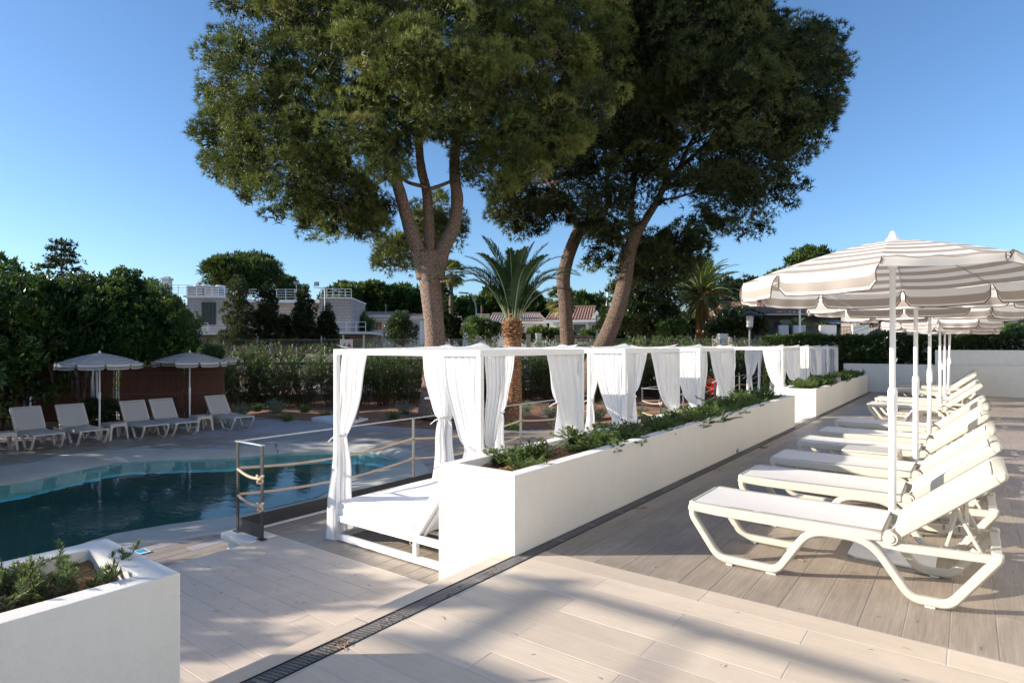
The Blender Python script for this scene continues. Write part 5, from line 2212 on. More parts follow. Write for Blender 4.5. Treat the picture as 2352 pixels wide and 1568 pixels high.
# forest strip far away, as trees one can tell apart
for k, (x0, x1, yt, lab) in enumerate(((752, 830, 655, 'rounded pine at the left end of the far wood'), (812, 892, 652, 'second rounded pine of the far wood'), (872, 965, 652, 'third pine of the far wood, left of the forked trunk'),
                                       (1010, 1075, 690, 'distant pine seen just right of the forked trunk'), (1058, 1130, 688, 'low distant pine behind the street lamp'), (1110, 1175, 668, 'distant pine left of the young palm crown'),
                                       (1170, 1250, 672, 'dark distant pine right of the young palm'), (1225, 1300, 705, 'low dark distant trees by the chimney'), (1300, 1385, 678, 'distant pine between the two leaning trunks'),
                                       (1645, 1715, 640, 'dark tree behind the date palm'), (1690, 1760, 632, 'dark tree above the brown roof'), (1750, 1830, 612, 'pine just left of the striped umbrella edge'), (1812, 1905, 570, 'pine crown poking above the striped umbrella'))):
    m_ = (x0 + x1) / 2
    hw = (x1 - x0) / 2 + 6
    poly = [(m_ + hw * math.cos(a) * (1 + .05 * math.sin(3 * a + k)), (yt + 762) / 2 - (762 - yt) / 2 * math.sin(a) * (1 + .06 * math.sin(5 * a + k * 2))) for a in [2 * PI * i / 24 for i in range(24)]]
    if k == 12:
        poly = [(1812, 606), (1830, 588), (1850, 574), (1880, 570), (1905, 580), (1935, 640), (1900, 700), (1830, 700)]
    d = 100 if k < 9 else 62
    bg_tree('pine_tree', lab, 'pine tree', poly, d + 3 * (k % 3), 21, 46, 12 if k < 9 else 7, 380 if k < 9 else 300, 1.15 if k < 9 else .8, 16, 4, .95 if k < 9 else .55, .42 if k < 9 else .2, M['pine_far'] if k not in (9, 10) else M['cypress'], [(m_, 790), (m_, 730)], 'pines of the far wood', .3)
# low scrub mass under and behind
P_ = []
for i in range(5200):
    x, y = random.uniform(700, 2500), random.uniform(730, 792)
    d = 118 + random.uniform(-4, 10)
    P_.append(tuple(W(x, y, d)))
P_ = np.array(P_)
V, F, TT = leaves(P_, unit(len(P_)), rng.uniform(0, .7, len(P_)), 3, 2.4, 1.5, .8)
tag(np_mesh('woodland', V, F, M['pine_far'], tint=TT), kind='stuff')
P_ = []
for i in range(3200):
    x, y = random.uniform(-500, 700), random.uniform(735, 800)
    P_.append(tuple(W(x, y, 95 + random.uniform(-4, 10))))
P_ = np.array(P_)
V, F, TT = leaves(P_, unit(len(P_)), rng.uniform(0, .7, len(P_)), 3, 2.4, 1.5, .8)
tag(np_mesh('woodland', V, F, M['pine_far'], tint=TT), kind='stuff')

# magnolia and round shrubs in front of the right-hand houses
bg_tree('magnolia_tree', 'large glossy-leaved magnolia behind the leaning trunk', 'magnolia',
        [(1372, 740), (1392, 690), (1398, 650), (1420, 625), (1470, 618), (1530, 640), (1560, 690), (1560, 740), (1550, 778), (1380, 778)], 38, 30, 90, 4.5, 620, .45, 22, 4, .24, .10, M['magnolia'], [(1470, 800), (1470, 740)])
bg_tree('shrub', 'dark round shrub growing under the date palm', 'shrub',
        [(1505, 778), (1510, 750), (1530, 738), (1560, 735), (1580, 750), (1585, 778)], 36, 18, 26, 2, 200, .3, 18, 4, .13, .05, M['pitto'], None)
bg_tree('shrub', 'broad leafy shrub between the date palm and the garden lamp', 'shrub',
        [(1590, 778), (1615, 750), (1660, 725), (1700, 712), (1740, 720), (1765, 745), (1765, 778)], 35, 24, 44, 2.6, 340, .35, 20, 4, .18, .075, M['magnolia'], None)
bg_tree('shrub', 'sunlit green creeper shrub in front of the middle white house', 'shrub',
        [(1062, 775), (1065, 745), (1085, 722), (1110, 735), (1150, 745), (1168, 760), (1168, 782), (1062, 790)], 42, 18, 36, 2, 220, .32, 14, 4, .20, .10, M['olean'], None)
bg_tree('shrub', 'bright green shrub before the white house with a tiled gable', 'shrub',
        [(1190, 782), (1200, 765), (1230, 752), (1270, 755), (1310, 762), (1370, 757), (1372, 782)], 42, 13, 40, 2, 240, .28, 14, 4, .18, .09, M['olean'], None)
bg_tree('shrub', 'mixed green shrub growing in front of the cream villa left of the forked trunk', 'shrub',
        [(870, 790), (880, 755), (900, 735), (915, 700), (932, 690), (940, 740), (962, 750), (965, 795)], 40, 17, 50, 2, 320, .3, 16, 4, .15, .07, M['hedge'], [(925, 800), (922, 720)])
bg_tree('shrub', 'dark tree mass right behind the forked pine trunk', 'shrub',
        [(1000, 780), (1000, 640), (1012, 622), (1028, 650), (1030, 720), (1062, 735), (1062, 790)], 44, 16, 60, 2, 380, .3, 16, 4, .17, .08, M['cypress'], None)


# ------------------------------------------------------------------ palms
def frond(root, dirh, elev, L, droop, nleaf, ll, mat, parent, twist=0.0, wd=.022, dens=1.0, vee=.5, dexp=1.4):
    """one feather frond: arching midrib with leaflets in a shallow V"""
    pts = []
    n = 14
    p = Vector(root)
    a = elev
    for i in range(n + 1):
        pts.append(p.copy())
        st = L / n
        a2 = a - droop * (i / n) ** dexp
        p = p + Vector((math.cos(a2) * dirh[0], math.cos(a2) * dirh[1], math.sin(a2))) * st
    b = MB()
    b.tube(pts, [.018 * (1 - .85 * i / n) * (L / 2.4) + .003 for i in range(n + 1)], 5)
    V, F, T = [], [], []
    tint = random.uniform(.1, .85)
    for k in range(nleaf):
        t = .16 + .84 * (k / (nleaf - 1))
        f = t * n
        i = min(n - 1, int(f))
        q = pts[i].lerp(pts[i + 1], f - i)
        tg = (pts[i + 1] - pts[i]).normalized()
        sd = tg.cross(Vector((0, 0, 1)))
        if sd.length < .05:
            sd = Vector((-dirh[1], dirh[0], 0))
        sd.normalize()
        up = sd.cross(tg)
        l_ = ll * math.sin(PI * (t * .82 + .14)) ** .6 * random.uniform(.88, 1.08)
        for s_ in (-1, 1):
            d = (sd * s_ * 1.0 + tg * (.75 + .8 * t) + up * (vee + random.uniform(-.22, .22)))
            d.normalize()
            wv = d.cross(up).normalized() * wd * .5
            e = q + d * l_ + Vector((0, 0, -.18 * l_ * random.uniform(.3, 1.2)))
            m_ = q + d * l_ * .5
            n0 = len(V)
            V += [tuple(q - wv * .5), tuple(q + wv * .5), tuple(m_ + wv), tuple(e), tuple(m_ - wv)]
            F += [(n0, n0 + 1, n0 + 2, n0 + 4), (n0 + 4, n0 + 2, n0 + 3, n0 + 3)]
            T += [tint + random.uniform(-.1, .1)] * 2
    me = bpy.data.meshes.new('frond')
    nb = len(V)
    me.from_pydata(V + b.v, [], [f if f[2] != f[3] else f[:3] for f in F] + [tuple(i + nb for i in f) for f in b.f])
    at = me.attributes.new('tint', 'FLOAT', 'FACE')
    at.data.foreach_set('value', T + [0] * len(b.f))
    me.materials.append(mat)
    me.materials.append(M['rachis'])
    me.polygons.foreach_set('material_index', [0] * len(F) + [1] * len(b.f))
    o = bpy.data.objects.new('frond', me)
    COL.objects.link(o)
    o.parent = parent
    return o


PD = 19.6
t = thing('palm_tree', 'young palm with an orange-brown trunk between the two big pines', 'palm', (0, 0, 0))
bs = W(1178, 962, PD)
tp_ = W(1178, 772, PD)
b = MB()
N_ = 40
prof = []
for i in range(N_ + 1):
    z = bs.z + (tp_.z - bs.z) * i / N_
    r = .29 - .03 * (i / N_) + .010 * (i % 2)
    if i < 4:
        r += .10 * (1 - i / 4)
    prof.append((r, z))
b.lathe(prof, 20, (bs.x, bs.y, 0))
b.build('trunk', M['palm_bark'], t, smooth=25)
top = W(1178, 742, PD)
# pineapple of cut frond stubs
b = MB()
for ring in range(6):
    zz = tp_.z - .02 + ring * .095
    for k in range(11):
        a = 2 * PI * k / 11 + ring * .29
        rr = .22 + .10 * math.sin(PI * (ring + .8) / 6.6)
        c = Vector((bs.x + rr * math.cos(a), bs.y + rr * math.sin(a), zz))
        o_ = Vector((math.cos(a), math.sin(a), .75))
        sd = Vector((-math.sin(a), math.cos(a), 0))
        n = len(b.v)
        b.v += [tuple(c + sd * .09 - o_ * .14), tuple(c - sd * .09 - o_ * .14), tuple(c - sd * .055 + o_ * .075), tuple(c + sd * .055 + o_ * .075),
                tuple(c + sd * .07 + Vector((math.cos(a), math.sin(a), 0)) * .05 - o_ * .05), tuple(c - sd * .07 + Vector((math.cos(a), math.sin(a), 0)) * .05 - o_ * .05)]
        b.f += [(n, n + 1, n + 5, n + 4), (n + 4, n + 5, n + 2, n + 3), (n, n + 4, n + 3), (n + 1, n + 2, n + 5)]
b.build('frond_stubs', M['palm_bark'], t, fix=True)
b = MB()
b.lathe([(.24, tp_.z - .05), (.29, tp_.z + .2), (.22, tp_.z + .45), (.16, tp_.z + .7), (.05, tp_.z + .8)], 16, (bs.x, bs.y, 0))
b.build('crown_shaft', M['palm_bark'], t, smooth=60)
# (screen-side angle in the R/F frame, elevation, length, droop)
fr_spec = []
for k in range(19):
    a = k * 2.399963 + .4
    lv = k / 18
    fr_spec.append((a, math.radians(89 - 17 * lv + random.uniform(-3, 3)), random.uniform(2.5, 3.2), random.uniform(.5, .9) + 1.1 * lv))
fr_spec += [(PI * 1.02, math.radians(66), 3.7, 2.1), (PI * .93, math.radians(74), 3.2, 2.3), (PI * 1.1, math.radians(70), 3.3, 1.9), (.02, math.radians(74), 3.3, 2.1), (-.25, math.radians(66), 3.0, 1.7), (.3, math.radians(79), 3.4, 1.6), (.1, math.radians(60), 2.5, 1.8)]
for (a, el, L_, dr_) in fr_spec:
    dh = RV * math.cos(a) + FV * math.sin(a)
    frond((bs.x + dh.x * .14, bs.y + dh.y * .14, tp_.z + .42), (dh.x, dh.y), el, L_ * .92, dr_, 80, .46, M['palm'], t, wd=.032, vee=.35, dexp=1.9)

# date palm further back
PD2 = 39
t = thing('palm_tree', 'wide bushy date palm with orange stalks right of the magnolia', 'palm', (0, 0, 0))
c0 = W(1612, 690, PD2)
b = MB()
b.lathe([(.42, -1.3), (.36, .5), (.40, c0.z - .2), (.5, c0.z + .1), (.3, c0.z + .5)], 14, (c0.x, c0.y, 0))
b.build('trunk', M['palm_bark'], t, smooth=50)
for k in range(84):
    a = k * 2.399963
    lv = k / 83
    el = math.radians(84 - 118 * lv + random.uniform(-6, 6))
    dh = RV * math.cos(a) + FV * math.sin(a)
    frond((c0.x, c0.y, c0.z + .2), (dh.x, dh.y), el, random.uniform(2.7, 3.3), random.uniform(.6, 1.0) + .5 * (1 - lv), 36, .46, M['palm_dry'] if k % 3 else M['palm'], t, wd=.06)
b = MB()
for k in range(26):
    a = random.uniform(0, 2 * PI)
    el = random.uniform(.1, 1.1)
    dh = RV * math.cos(a) + FV * math.sin(a)
    p0 = Vector((c0.x, c0.y, c0.z + .3))
    p1 = p0 + dh * .7 * math.cos(el) + Vector((0, 0, .7 * math.sin(el)))
    b.tube([p0, p1, p1 + dh * .35 - Vector((0, 0, .25))], [.03, .05, .02], 5)
b.build('flower_stalks', M['orange_fibre'], t, smooth=60)


def fan_palm(label, px, ytop, ybase, d, wpx, r_leaf, tw):
    t = thing('palm_tree', label, 'palm', (0, 0, 0))
    c = W(px, ytop, d)
    b = MB()
    prof = []
    zb = -1.3
    for i in range(30):
        q = i / 29
        prof.append((tw * (1 - .25 * q) * (1 + .06 * (i % 2)), zb + (c.z - zb) * q))
    b.lathe(prof, 12, (c.x, c.y, 0))
    b.build('trunk', M['palm_grey'], t, smooth=30)
    for k in range(34):
        a = k * 2.399963
        lv = k / 33
        el = math.radians(75 - 130 * lv)
        dh = (RV * math.cos(a) + FV * math.sin(a))
        d3 = Vector((dh.x * math.cos(el), dh.y * math.cos(el), math.sin(el)))
        e = c + d3 * r_leaf * .55
        side = Vector((-dh.y, dh.x, 0))
        V, F, T = [], [], []
        tint = .2 + .6 * random.random() + (.5 if lv > .8 else 0)
        upv = side.cross(d3)
        for j in range(17):
            th = (j / 16 - .5) * 2.9
            dd = d3 * math.cos(th) + side * math.sin(th)
            tip = e + dd * r_leaf * .62 + Vector((0, 0, -.20 * r_leaf * random.uniform(.3, 1)))
            mid = e + dd * r_leaf * .34
            sw = (side * math.cos(th) - d3 * math.sin(th)) * r_leaf * .045
            n = len(V)
            V += [tuple(e), tuple(mid + sw), tuple(tip), tuple(mid - sw)]
            F.append((n, n + 1, n + 2, n + 3))
            T.append(tint)
        st = MB()
        st.tube([c, e], .012, 4)
        n = len(V)
        me = bpy.data.meshes.new('fan_leaf')
        me.from_pydata(V + st.v, [], F + [tuple(i + n for i in f) for f in st.f])
        at = me.attributes.new('tint', 'FLOAT', 'FACE')
        at.data.foreach_set('value', T + [.2] * len(st.f))
        me.materials.append(M['palm_dry'])
        o = bpy.data.objects.new('fan_leaf', me)
        COL.objects.link(o)
        o.parent = t
    return t


fan_palm('tall fan palm seen against the sky right of the forked pine trunk', 1036, 628, 760, 46, 60, 1.15, .20)
fan_palm('fan palm half hidden behind the crooked middle pine trunk', 1290, 690, 780, 44, 60, 1.2, .22)
fan_palm('little fan palm on the roof terrace behind the railing corner', 772, 692, 790, 58, 20, .75, .12)

# ------------------------------------------------------------------ wicker-backed shrubs on the left
polyH = [(-160, 640), (-60, 628), (0, 634), (30, 640), (50, 620), (75, 634), (130, 636), (200, 628), (232, 634), (255, 618), (285, 622), (320, 626), (332, 642), (352, 640), (378, 668), (402, 672), (410, 700), (445, 730), (462, 740), (455, 775), (470, 800), (455, 832), (400, 835), (340, 848), (300, 840), (240, 860), (160, 850), (60, 858), (0, 852), (-160, 860)]
t = thing('pittosporum_shrub', 'huge dark shrub overhanging the brown heather fence at the left edge', 'shrub', (0, 0, 0))
lobes = fill_lobes(polyH, 19.5, 36, 420, 4.0)
P, D, T, _ = lobe_points(lobes, 4200, .24, 16, .4)
V, F, TT = leaves(P, D, T * .86, 6, .10, .040, .95)
Lq = np.array(lobes)
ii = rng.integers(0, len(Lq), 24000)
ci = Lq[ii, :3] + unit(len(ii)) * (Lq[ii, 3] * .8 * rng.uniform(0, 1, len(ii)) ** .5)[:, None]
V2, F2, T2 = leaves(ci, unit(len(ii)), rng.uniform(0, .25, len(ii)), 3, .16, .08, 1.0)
V, F, TT = np.concatenate([V, V2]), np.concatenate([F, F2 + len(V)]), np.concatenate([TT, T2])
np_mesh('crown', V, F, M['pitto'], t, TT)
b = MB()
for (pts, r) in (([(176, 985), (180, 930), (178, 880), (172, 850)], .11), ([(178, 890), (165, 860), (150, 830)], .07), ([(180, 885), (200, 855), (215, 830)], .07),
                 ([(205, 985), (190, 960), (180, 930)], .09), ([(28, 1000), (35, 950), (40, 900), (45, 860)], .10), ([(0, 990), (3, 940), (10, 890), (40, 850)], .08), ([(150, 830), (110, 800), (180, 760), (230, 730)], .05), ([(-20, 930), (20, 880), (30, 850)], .07)):
    q = [W(px, py, 17.6) for px, py in pts]
    q[0].z = min(q[0].z, ZP - .02)
    limb(b, q, r, r * .6, 10)
b.build('trunk', M['bark_grey'], t, smooth=180, fix=False)
bg_tree('shrub', 'low dark shrub at the foot of the first pool umbrella', 'shrub', [(185, 985), (190, 935), (215, 915), (255, 918), (285, 940), (290, 985)], 17.4, 22, 30, 1.2, 240, .16, 16, 5, .07, .022, M['hedge'])
bg_tree('broadleaf_tree', 'lighter feathery tree leaning over the right end of the dark shrub', 'tree',
        [(335, 660), (360, 640), (392, 668), (420, 700), (455, 735), (468, 755), (440, 780), (410, 780), (380, 720)], 18.5, 18, 60, 1.6, 330, .16, 14, 5, .085, .024, M['olean'])
# hedge going on to the left, out of the picture; it is what shades the pool
for k, (lat, dp, hh, w_) in enumerate(((-15.2, 17.5, 4.3, 2.2), (-14.6, 14.8, 4.2, 2.2), (-13.6, 12.4, 4.1, 2.0), (-12.8, 10.4, 3.9, 1.9), (-12.2, 8.8, 3.5, 1.5))):
    c = RV * lat + FV * dp
    if k == 0:
        t = thing('pittosporum_shrub', 'dark shrub continuing the left boundary of the pool garden', 'shrub', (c.x, c.y, ZP), 0, 'boundary shrubs left of the pool')
        lb = [(random.uniform(-w_, w_) * .8, random.uniform(-1.3, 1.3), random.uniform(.6, hh + .2), random.uniform(.45, .8)) for _ in range(46)]
        P, D, T, _ = lobe_points(lb, 900, .3, 12, .4)
        V, F, TT = leaves(P, D, T * .86, 4, .17, .075, .95)
        np_mesh('crown', V, F, M['pitto'], t, TT)
        b = MB()
        for _ in range(5):
            limb(b, [Vector((random.uniform(-.8, .8), random.uniform(-.5, .5), -.05)), Vector((random.uniform(-1, 1), random.uniform(-.5, .5), 1.5)), Vector((random.uniform(-1.2, 1.2), random.uniform(-.5, .5), 3))], .09, .04, 7)
        b.build('trunk', M['bark_grey'], t, smooth=180, fix=False)
    else:
        q = dup(t, (c.x, c.y, ZP), k * 1.7)
        q.scale = (1, 1, hh / 4.3)
# ragged smaller trees upwind of the landing, with gaps that let patches of sun through
t2 = None
for k, (lat, dp, sc) in enumerate(((-11.6, 5.5, .73), (-12.1, 4.9, .72))):
    c = RV * lat + FV * dp
    if t2 is None:
        t2 = thing('broadleaf_tree', 'loose young tree beyond the left edge of the landing', 'tree', (c.x, c.y, ZP), 0, 'young trees left of the landing')
        lb = [(random.uniform(-1.5, 1.5), random.uniform(-1.5, 1.5), random.uniform(1.6, 5.0), random.uniform(.3, .7)) for _ in range(34)]
        P, D, T, _ = lobe_points(lb, 800, .3, 14, .4)
        V, F, TT = leaves(P, D, T * .86, 4, .16, .07, .95)
        np_mesh('crown', V, F, M['pitto'], t2, TT)
        b = MB()
        limb(b, [Vector((0, 0, -.05)), Vector((.1, .05, 1.6)), Vector((0, .1, 3.4))], .11, .05, 9)
        for q in lb[:14]:
            limb(b, [Vector((.05, .05, random.uniform(1, 2.4))), Vector(q[:3])], .03, .01, 5)
        b.build('trunk', M['bark_grey'], t2, smooth=180, fix=False)
        t2.scale = (sc, sc, sc)
    else:
        dup(t2, (c.x, c.y, ZP), k * 2.1, scale=sc)

# ------------------------------------------------------------------ heather fence (left)
t = thing('heather_fence', 'red-brown heather screen fence behind the pool loungers', 'fence', (0, 0, 0))
m, n, l, b_ = newmat('heather_brush')
g = n.new('ShaderNodeNewGeometry').outputs['Position']
c = mixc(n, l, noise(n, l, 1, 4, .7, mapping(n, l, g, (38, 38, 1.2))), (.018, .008, .006), (.26, .12, .085))
l.new(c, b_.inputs['Base Color'])
b_.inputs['Roughness'].default_value = .95
a_, e_ = G(-150, 1010, ZP), G(505, 968, ZP)
a_ = W(-170, 900, 17.6)
e_ = W(512, 900, 19.6)
V, F = [], []
dd = (e_ - a_)
dd.z = 0
Ln = dd.length
dd.normalize()
nn_ = Vector((-dd.y, dd.x, 0))
for i in range(5200):
    s_ = random.uniform(0, Ln)
    # sparse places where the light comes through
    gap = math.sin(s_ * 3.1) + math.sin(s_ * 7.7 + 1) * .6
    if gap > .7 and random.random() < .88:
        continue
    z0 = ZP - .02 + random.uniform(0, .25) * (random.random() < .3)
    z1 = ZP + 1.78 + random.uniform(-.06, .05) + .03 * math.sin(s_ * 2)
    if gap > .8:
        z1 -= 0
    lean = random.gauss(0, .035)
    w_ = random.uniform(.006, .016)
    p0 = Vector((a_.x, a_.y, 0)) + dd * s_ + nn_ * random.uniform(-.025, .025)
    p1 = p0 + dd * lean
    n0 = len(V)
    V += [(p0.x - dd.x * w_, p0.y - dd.y * w_, z0), (p0.x + dd.x * w_, p0.y + dd.y * w_, z0), (p1.x + dd.x * w_ * .7, p1.y + dd.y * w_ * .7, z1), (p1.x - dd.x * w_ * .7, p1.y - dd.y * w_ * .7, z1)]
    F.append((n0, n0 + 1, n0 + 2, n0 + 3))
np_mesh('brushwood', np.array(V), np.array(F), m, t, kind='stuff')
b = MB()
for zz in (.25, .95, 1.6):
    p, q = Vector((a_.x, a_.y, ZP + zz)) - nn_ * .04, Vector((e_.x, e_.y, ZP + zz)) - nn_ * .04
    b.tube([p, q], .002, 4)
b.build('wire', M['galv'], t)
kk = int(Ln / 2.2)
for i in range(kk + 1):
    p = Vector((a_.x, a_.y, ZP)) + dd * (Ln * i / kk) - nn_ * -.07
    MB().tube([p, p + Vector((0, 0, 1.8))], .025, 8).build('post', M['galv'], t, smooth=40)
fb = MB()
fb.bar(Vector((a_.x, a_.y, ZP + .06)) - nn_ * .0, Vector((e_.x, e_.y, ZP + .06)), .16, .22)
tag(fb.build('fence_footing', M['ochre_wall'], bevel=.01), 'low ochre kerb under the heather fence', 'kerb')
fw = MB()  # pale wall added behind so light seems to come through the fence gaps
fw.bar(Vector((a_.x, a_.y, ZP + .9)) + nn_ * 9 - dd * 10, Vector((e_.x, e_.y, ZP + .9)) + nn_ * 9 - dd * 2, .2, 2.6)
tag(fw.build('gap_light_wall', M['far_white']), 'added pale wall that makes the gaps in the heather fence look lit', 'wall')

# ------------------------------------------------------------------ oleander hedge
def oleander(seed, hh, flowers):
    t = thing('oleander_shrub', 'narrow-leaved green oleander shrub of the long garden hedge', 'oleander', (0, 0, 0), 0, 'oleanders of the long garden hedge')
    stems = MB()
    C, D = [], []
    FL = []
    for k in range(46):
        a = random.uniform(0, 2 * PI)
        r = random.uniform(.05, .45)
        p = Vector((math.cos(a) * r, math.sin(a) * r * .8, 0))
        d = Vector((math.cos(a) * random.uniform(.1, .5), math.sin(a) * random.uniform(.1, .4), 1)).normalized()
        h = hh * random.uniform(.55, 1.05)
        e = p + d * h
        pts = [p, p.lerp(e, .5) + Vector((random.uniform(-.1, .1), random.uniform(-.1, .1), 0)), e]
        stems.tube(pts, [.012, .008, .004], 4)
        nq = 21
        for i in range(nq):
            tt = random.random() ** .62
            if tt < .12:
                continue
            q = pts[0].lerp(pts[1], tt * 2) if tt < .5 else pts[1].lerp(pts[2], tt * 2 - 1)
            q = q + Vector((random.gauss(0, .10), random.gauss(0, .10), random.gauss(0, .05)))
            C.append(tuple(q))
            dd_ = Vector((random.gauss(0, .6), random.gauss(0, .6), .8)).normalized()
            D.append(tuple(dd_))
        if random.random() < flowers:
            FL.append(e)
    C, D = np.array(C), np.array(D)
    T = np.clip(.15 + .5 * (C[:, 2] / hh) * rng.uniform(.3, 1.2, len(C)), 0, .9)
    V, F, TT = leaves(C, D, T, 6, .15, .021, .75, up=.1)
    np_mesh('foliage', V, F, M['olean'], t, TT)
    stems.build('stems', M['bark_grey'], t, fix=False, kind='stuff')
    if FL:
        f = []
        for e in FL:
            for _ in range(5):
                f.append((e.x + random.gauss(0, .04), e.y + random.gauss(0, .04), e.z + random.gauss(.03, .03)))
        f = np.array(f)
        V, F, TT = leaves(f, unit(len(f)), np.zeros(len(f)), 5, .035, .03, 1.0)
        np_mesh('flowers', V, F, M['flower'], t, TT, kind='stuff')
    return t


ola = [oleander(1, 2.55, .10), oleander(2, 2.45, .30), oleander(3, 2.6, .03)]
kk = 0
for row in range(2):
    for i in range(36):
        s_ = -4.5 + i * 1.02 + (0.5 if row else 0)
        if s_ > 31 or (row == 0 and random.random() < .12) or (row == 1 and s_ < 12 and random.random() < .35):
            continue
        p = H0 + HD * s_ + HN * (.1 if row == 0 else .95) + Vector((random.uniform(-.15, .15), random.uniform(-.15, .15), 0))
        v = ola[kk % 3]
        lowr = s_ > 14
        z = ZG + .04
        sc = (1.0, 1.0, (.98 if s_ < 10 else 1.06) * random.uniform(.93, 1.05))
        if kk < 3:
            v.location = (p.x, p.y, z)
            v.scale = sc
        else:
            dup(v, (p.x, p.y, z), random.uniform(0, 6), scale=sc)
        kk += 1
bg_tree('hibiscus_shrub', 'yellow-green weeping shrub behind the right pool umbrella', 'shrub', [(462, 835), (470, 800), (495, 790), (510, 815), (505, 850), (480, 890), (462, 880)], 20.5, 14, 30, 1, 200, .14, 14, 5, .16, .02, M['olean'])
t = thing('bougainvillea', 'scarlet bougainvillea glimpsed between the curtains of the third and fourth beds', 'bougainvillea', (0, 0, 0))
P_ = np.array([tuple(W(random.gauss(1645, 8), random.gauss(888, 11), 27 + random.uniform(-.5, .5))) for _ in range(380)])
V, F, TT = leaves(P_, unit(len(P_)), rng.uniform(0, 1, len(P_)), 3, .07, .055, 1)
np_mesh('blossom', V, F, M['red_flower'], t, TT)
P_ = np.array([tuple(W(random.gauss(1648, 18), random.gauss(895, 20), 27.3 + random.uniform(-.5, .5))) for _ in range(700)])
V, F, TT = leaves(P_, unit(len(P_)), rng.uniform(0, 1, len(P_)), 3, .09, .04, 1)
np_mesh('foliage', V, F, M['olean'], t, TT)

# footing wall of the hedge, mesh fence on top behind it
b = MB()
b.bar(H0 + HD * -6 + HN * 1.75 + Vector((0, 0, ZG + .12)), H0 + HD * 34 + HN * 1.75 + Vector((0, 0, ZG + .12)), .22, .62)
tag(b.build('retaining_wall', M['ochre_wall'], bevel=.015), 'low ochre retaining wall at the back of the oleander hedge', 'wall')
FT = 1.80
fp = thing('mesh_fence', 'grey welded mesh fence running behind the oleander hedge', 'fence', (0, 0, 0))
PL = 2.55
pm = MB()
for k in range(50):
    x = .03 + k * .05
    pm.box((x, -.003, .0), (x + .006, .003, 2.3))
for z in (.02, .35, 1.0, 1.65, 2.27):
    pm.box((0, -.006, z), (PL - .06, .004, z + .014))
wire = pm.build('mesh_panel', M['steel_rail'], fp)
wire['kind'] = 'stuff'
pst = MB().box((-.03, -.03, 0), (.03, .03, 2.42)).build('post', M['steel_rail'], fp)
fang = math.atan2(HD.y, HD.x)
for k in range(15):
    base = H0 + HD * (-5.5 + k * PL) + HN * 1.75
    for src, off in ((wire, .03), (pst, 0)):
        o = src if k == 0 else src.copy()
        if k:
            COL.objects.link(o)
            o.parent = fp
        q = base + HD * off
        o.location = (q.x, q.y, -.54 + .02 * k * .6)
        o.rotation_euler = (0, 0, fang)

# ------------------------------------------------------------------ clipped hedge at the end of the terrace
t = thing('clipped_hedge', 'long dark clipped hedge behind the white end walls', 'hedge', (0, 0, 0))
Np = 30000
x = rng.uniform(-6.2, 12, Np)
face = rng.uniform(0, 1, Np)
y = np.where(face < .62, 24.05 + rng.normal(0, .06, Np), rng.uniform(24.0, 25.3, Np))
z = np.where(face < .62, rng.uniform(-.9, 1.78, Np), 1.78 + rng.normal(0, .045, Np) + .05 * np.sin(x * 2.3) + .04 * np.sin(x * 5.1))
C = np.stack([x, y, z], 1)
D = np.where((face < .62)[:, None], np.array([0, -1, .3]), np.array([0, -.2, 1.0])) * np.ones((Np, 1))
V, F, TT = leaves(C, D, rng.beta(2, 3, Np), 5, .105, .030, .8)
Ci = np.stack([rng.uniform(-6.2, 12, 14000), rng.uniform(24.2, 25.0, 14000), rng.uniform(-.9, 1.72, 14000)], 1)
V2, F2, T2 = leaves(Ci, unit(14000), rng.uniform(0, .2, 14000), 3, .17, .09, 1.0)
V, F, TT = np.concatenate([V, V2]), np.concatenate([F, F2 + len(V)]), np.concatenate([TT, T2])
np_mesh('foliage', V, F, M['hedge'], t, TT)
b = MB()
for i in range(60):
    xx = random.uniform(-6, 11)
    limb(b, [Vector((xx, 24.5, -.9)), Vector((xx + random.uniform(-.3, .3), 24.5, .4)), Vector((xx + random.uniform(-.5, .5), 24.4, 1.6))], .03, .01, 5)
b.build('stems', M['bark_grey'], t, fix=False, kind='stuff')

# ------------------------------------------------------------------ small garden plants
def tuft_plant(r, h, n, mat, name, wd=.010):
    C = np.zeros((n, 3)) + rng.normal(0, r * .22, (n, 3)) * np.array([1, 1, 0])
    D = unit(n) * np.array([1, 1, .5]) + np.array([0, 0, 1.0])
    D /= np.linalg.norm(D, axis=1, keepdims=True)
    V, F, TT = tufts(C, D, rng.uniform(0, 1, n), 1, h, wd, .05)
    # side sprigs
    C2 = C + D * h * rng.uniform(.3, .95, (n, 1))
    V2, F2, T2 = tufts(C2, D, rng.uniform(0, 1, n), 5, h * .22, wd * .8, .6)
    V = np.concatenate([V, V2])
    F = np.concatenate([F, F2 + len(F) * 3])
    return V, F, np.concatenate([TT, T2])


def ordinal(n):
    w_ = 'first second third fourth fifth sixth seventh eighth ninth tenth eleventh twelfth thirteenth fourteenth fifteenth sixteenth seventeenth eighteenth nineteenth'.split()
    if n < 20:
        return w_[n - 1]
    return ('twenty', 'thirty')[n // 10 - 2] + '-' + w_[n % 10 - 1] if n % 10 else ('twentieth', 'thirtieth')[n // 10 - 2]


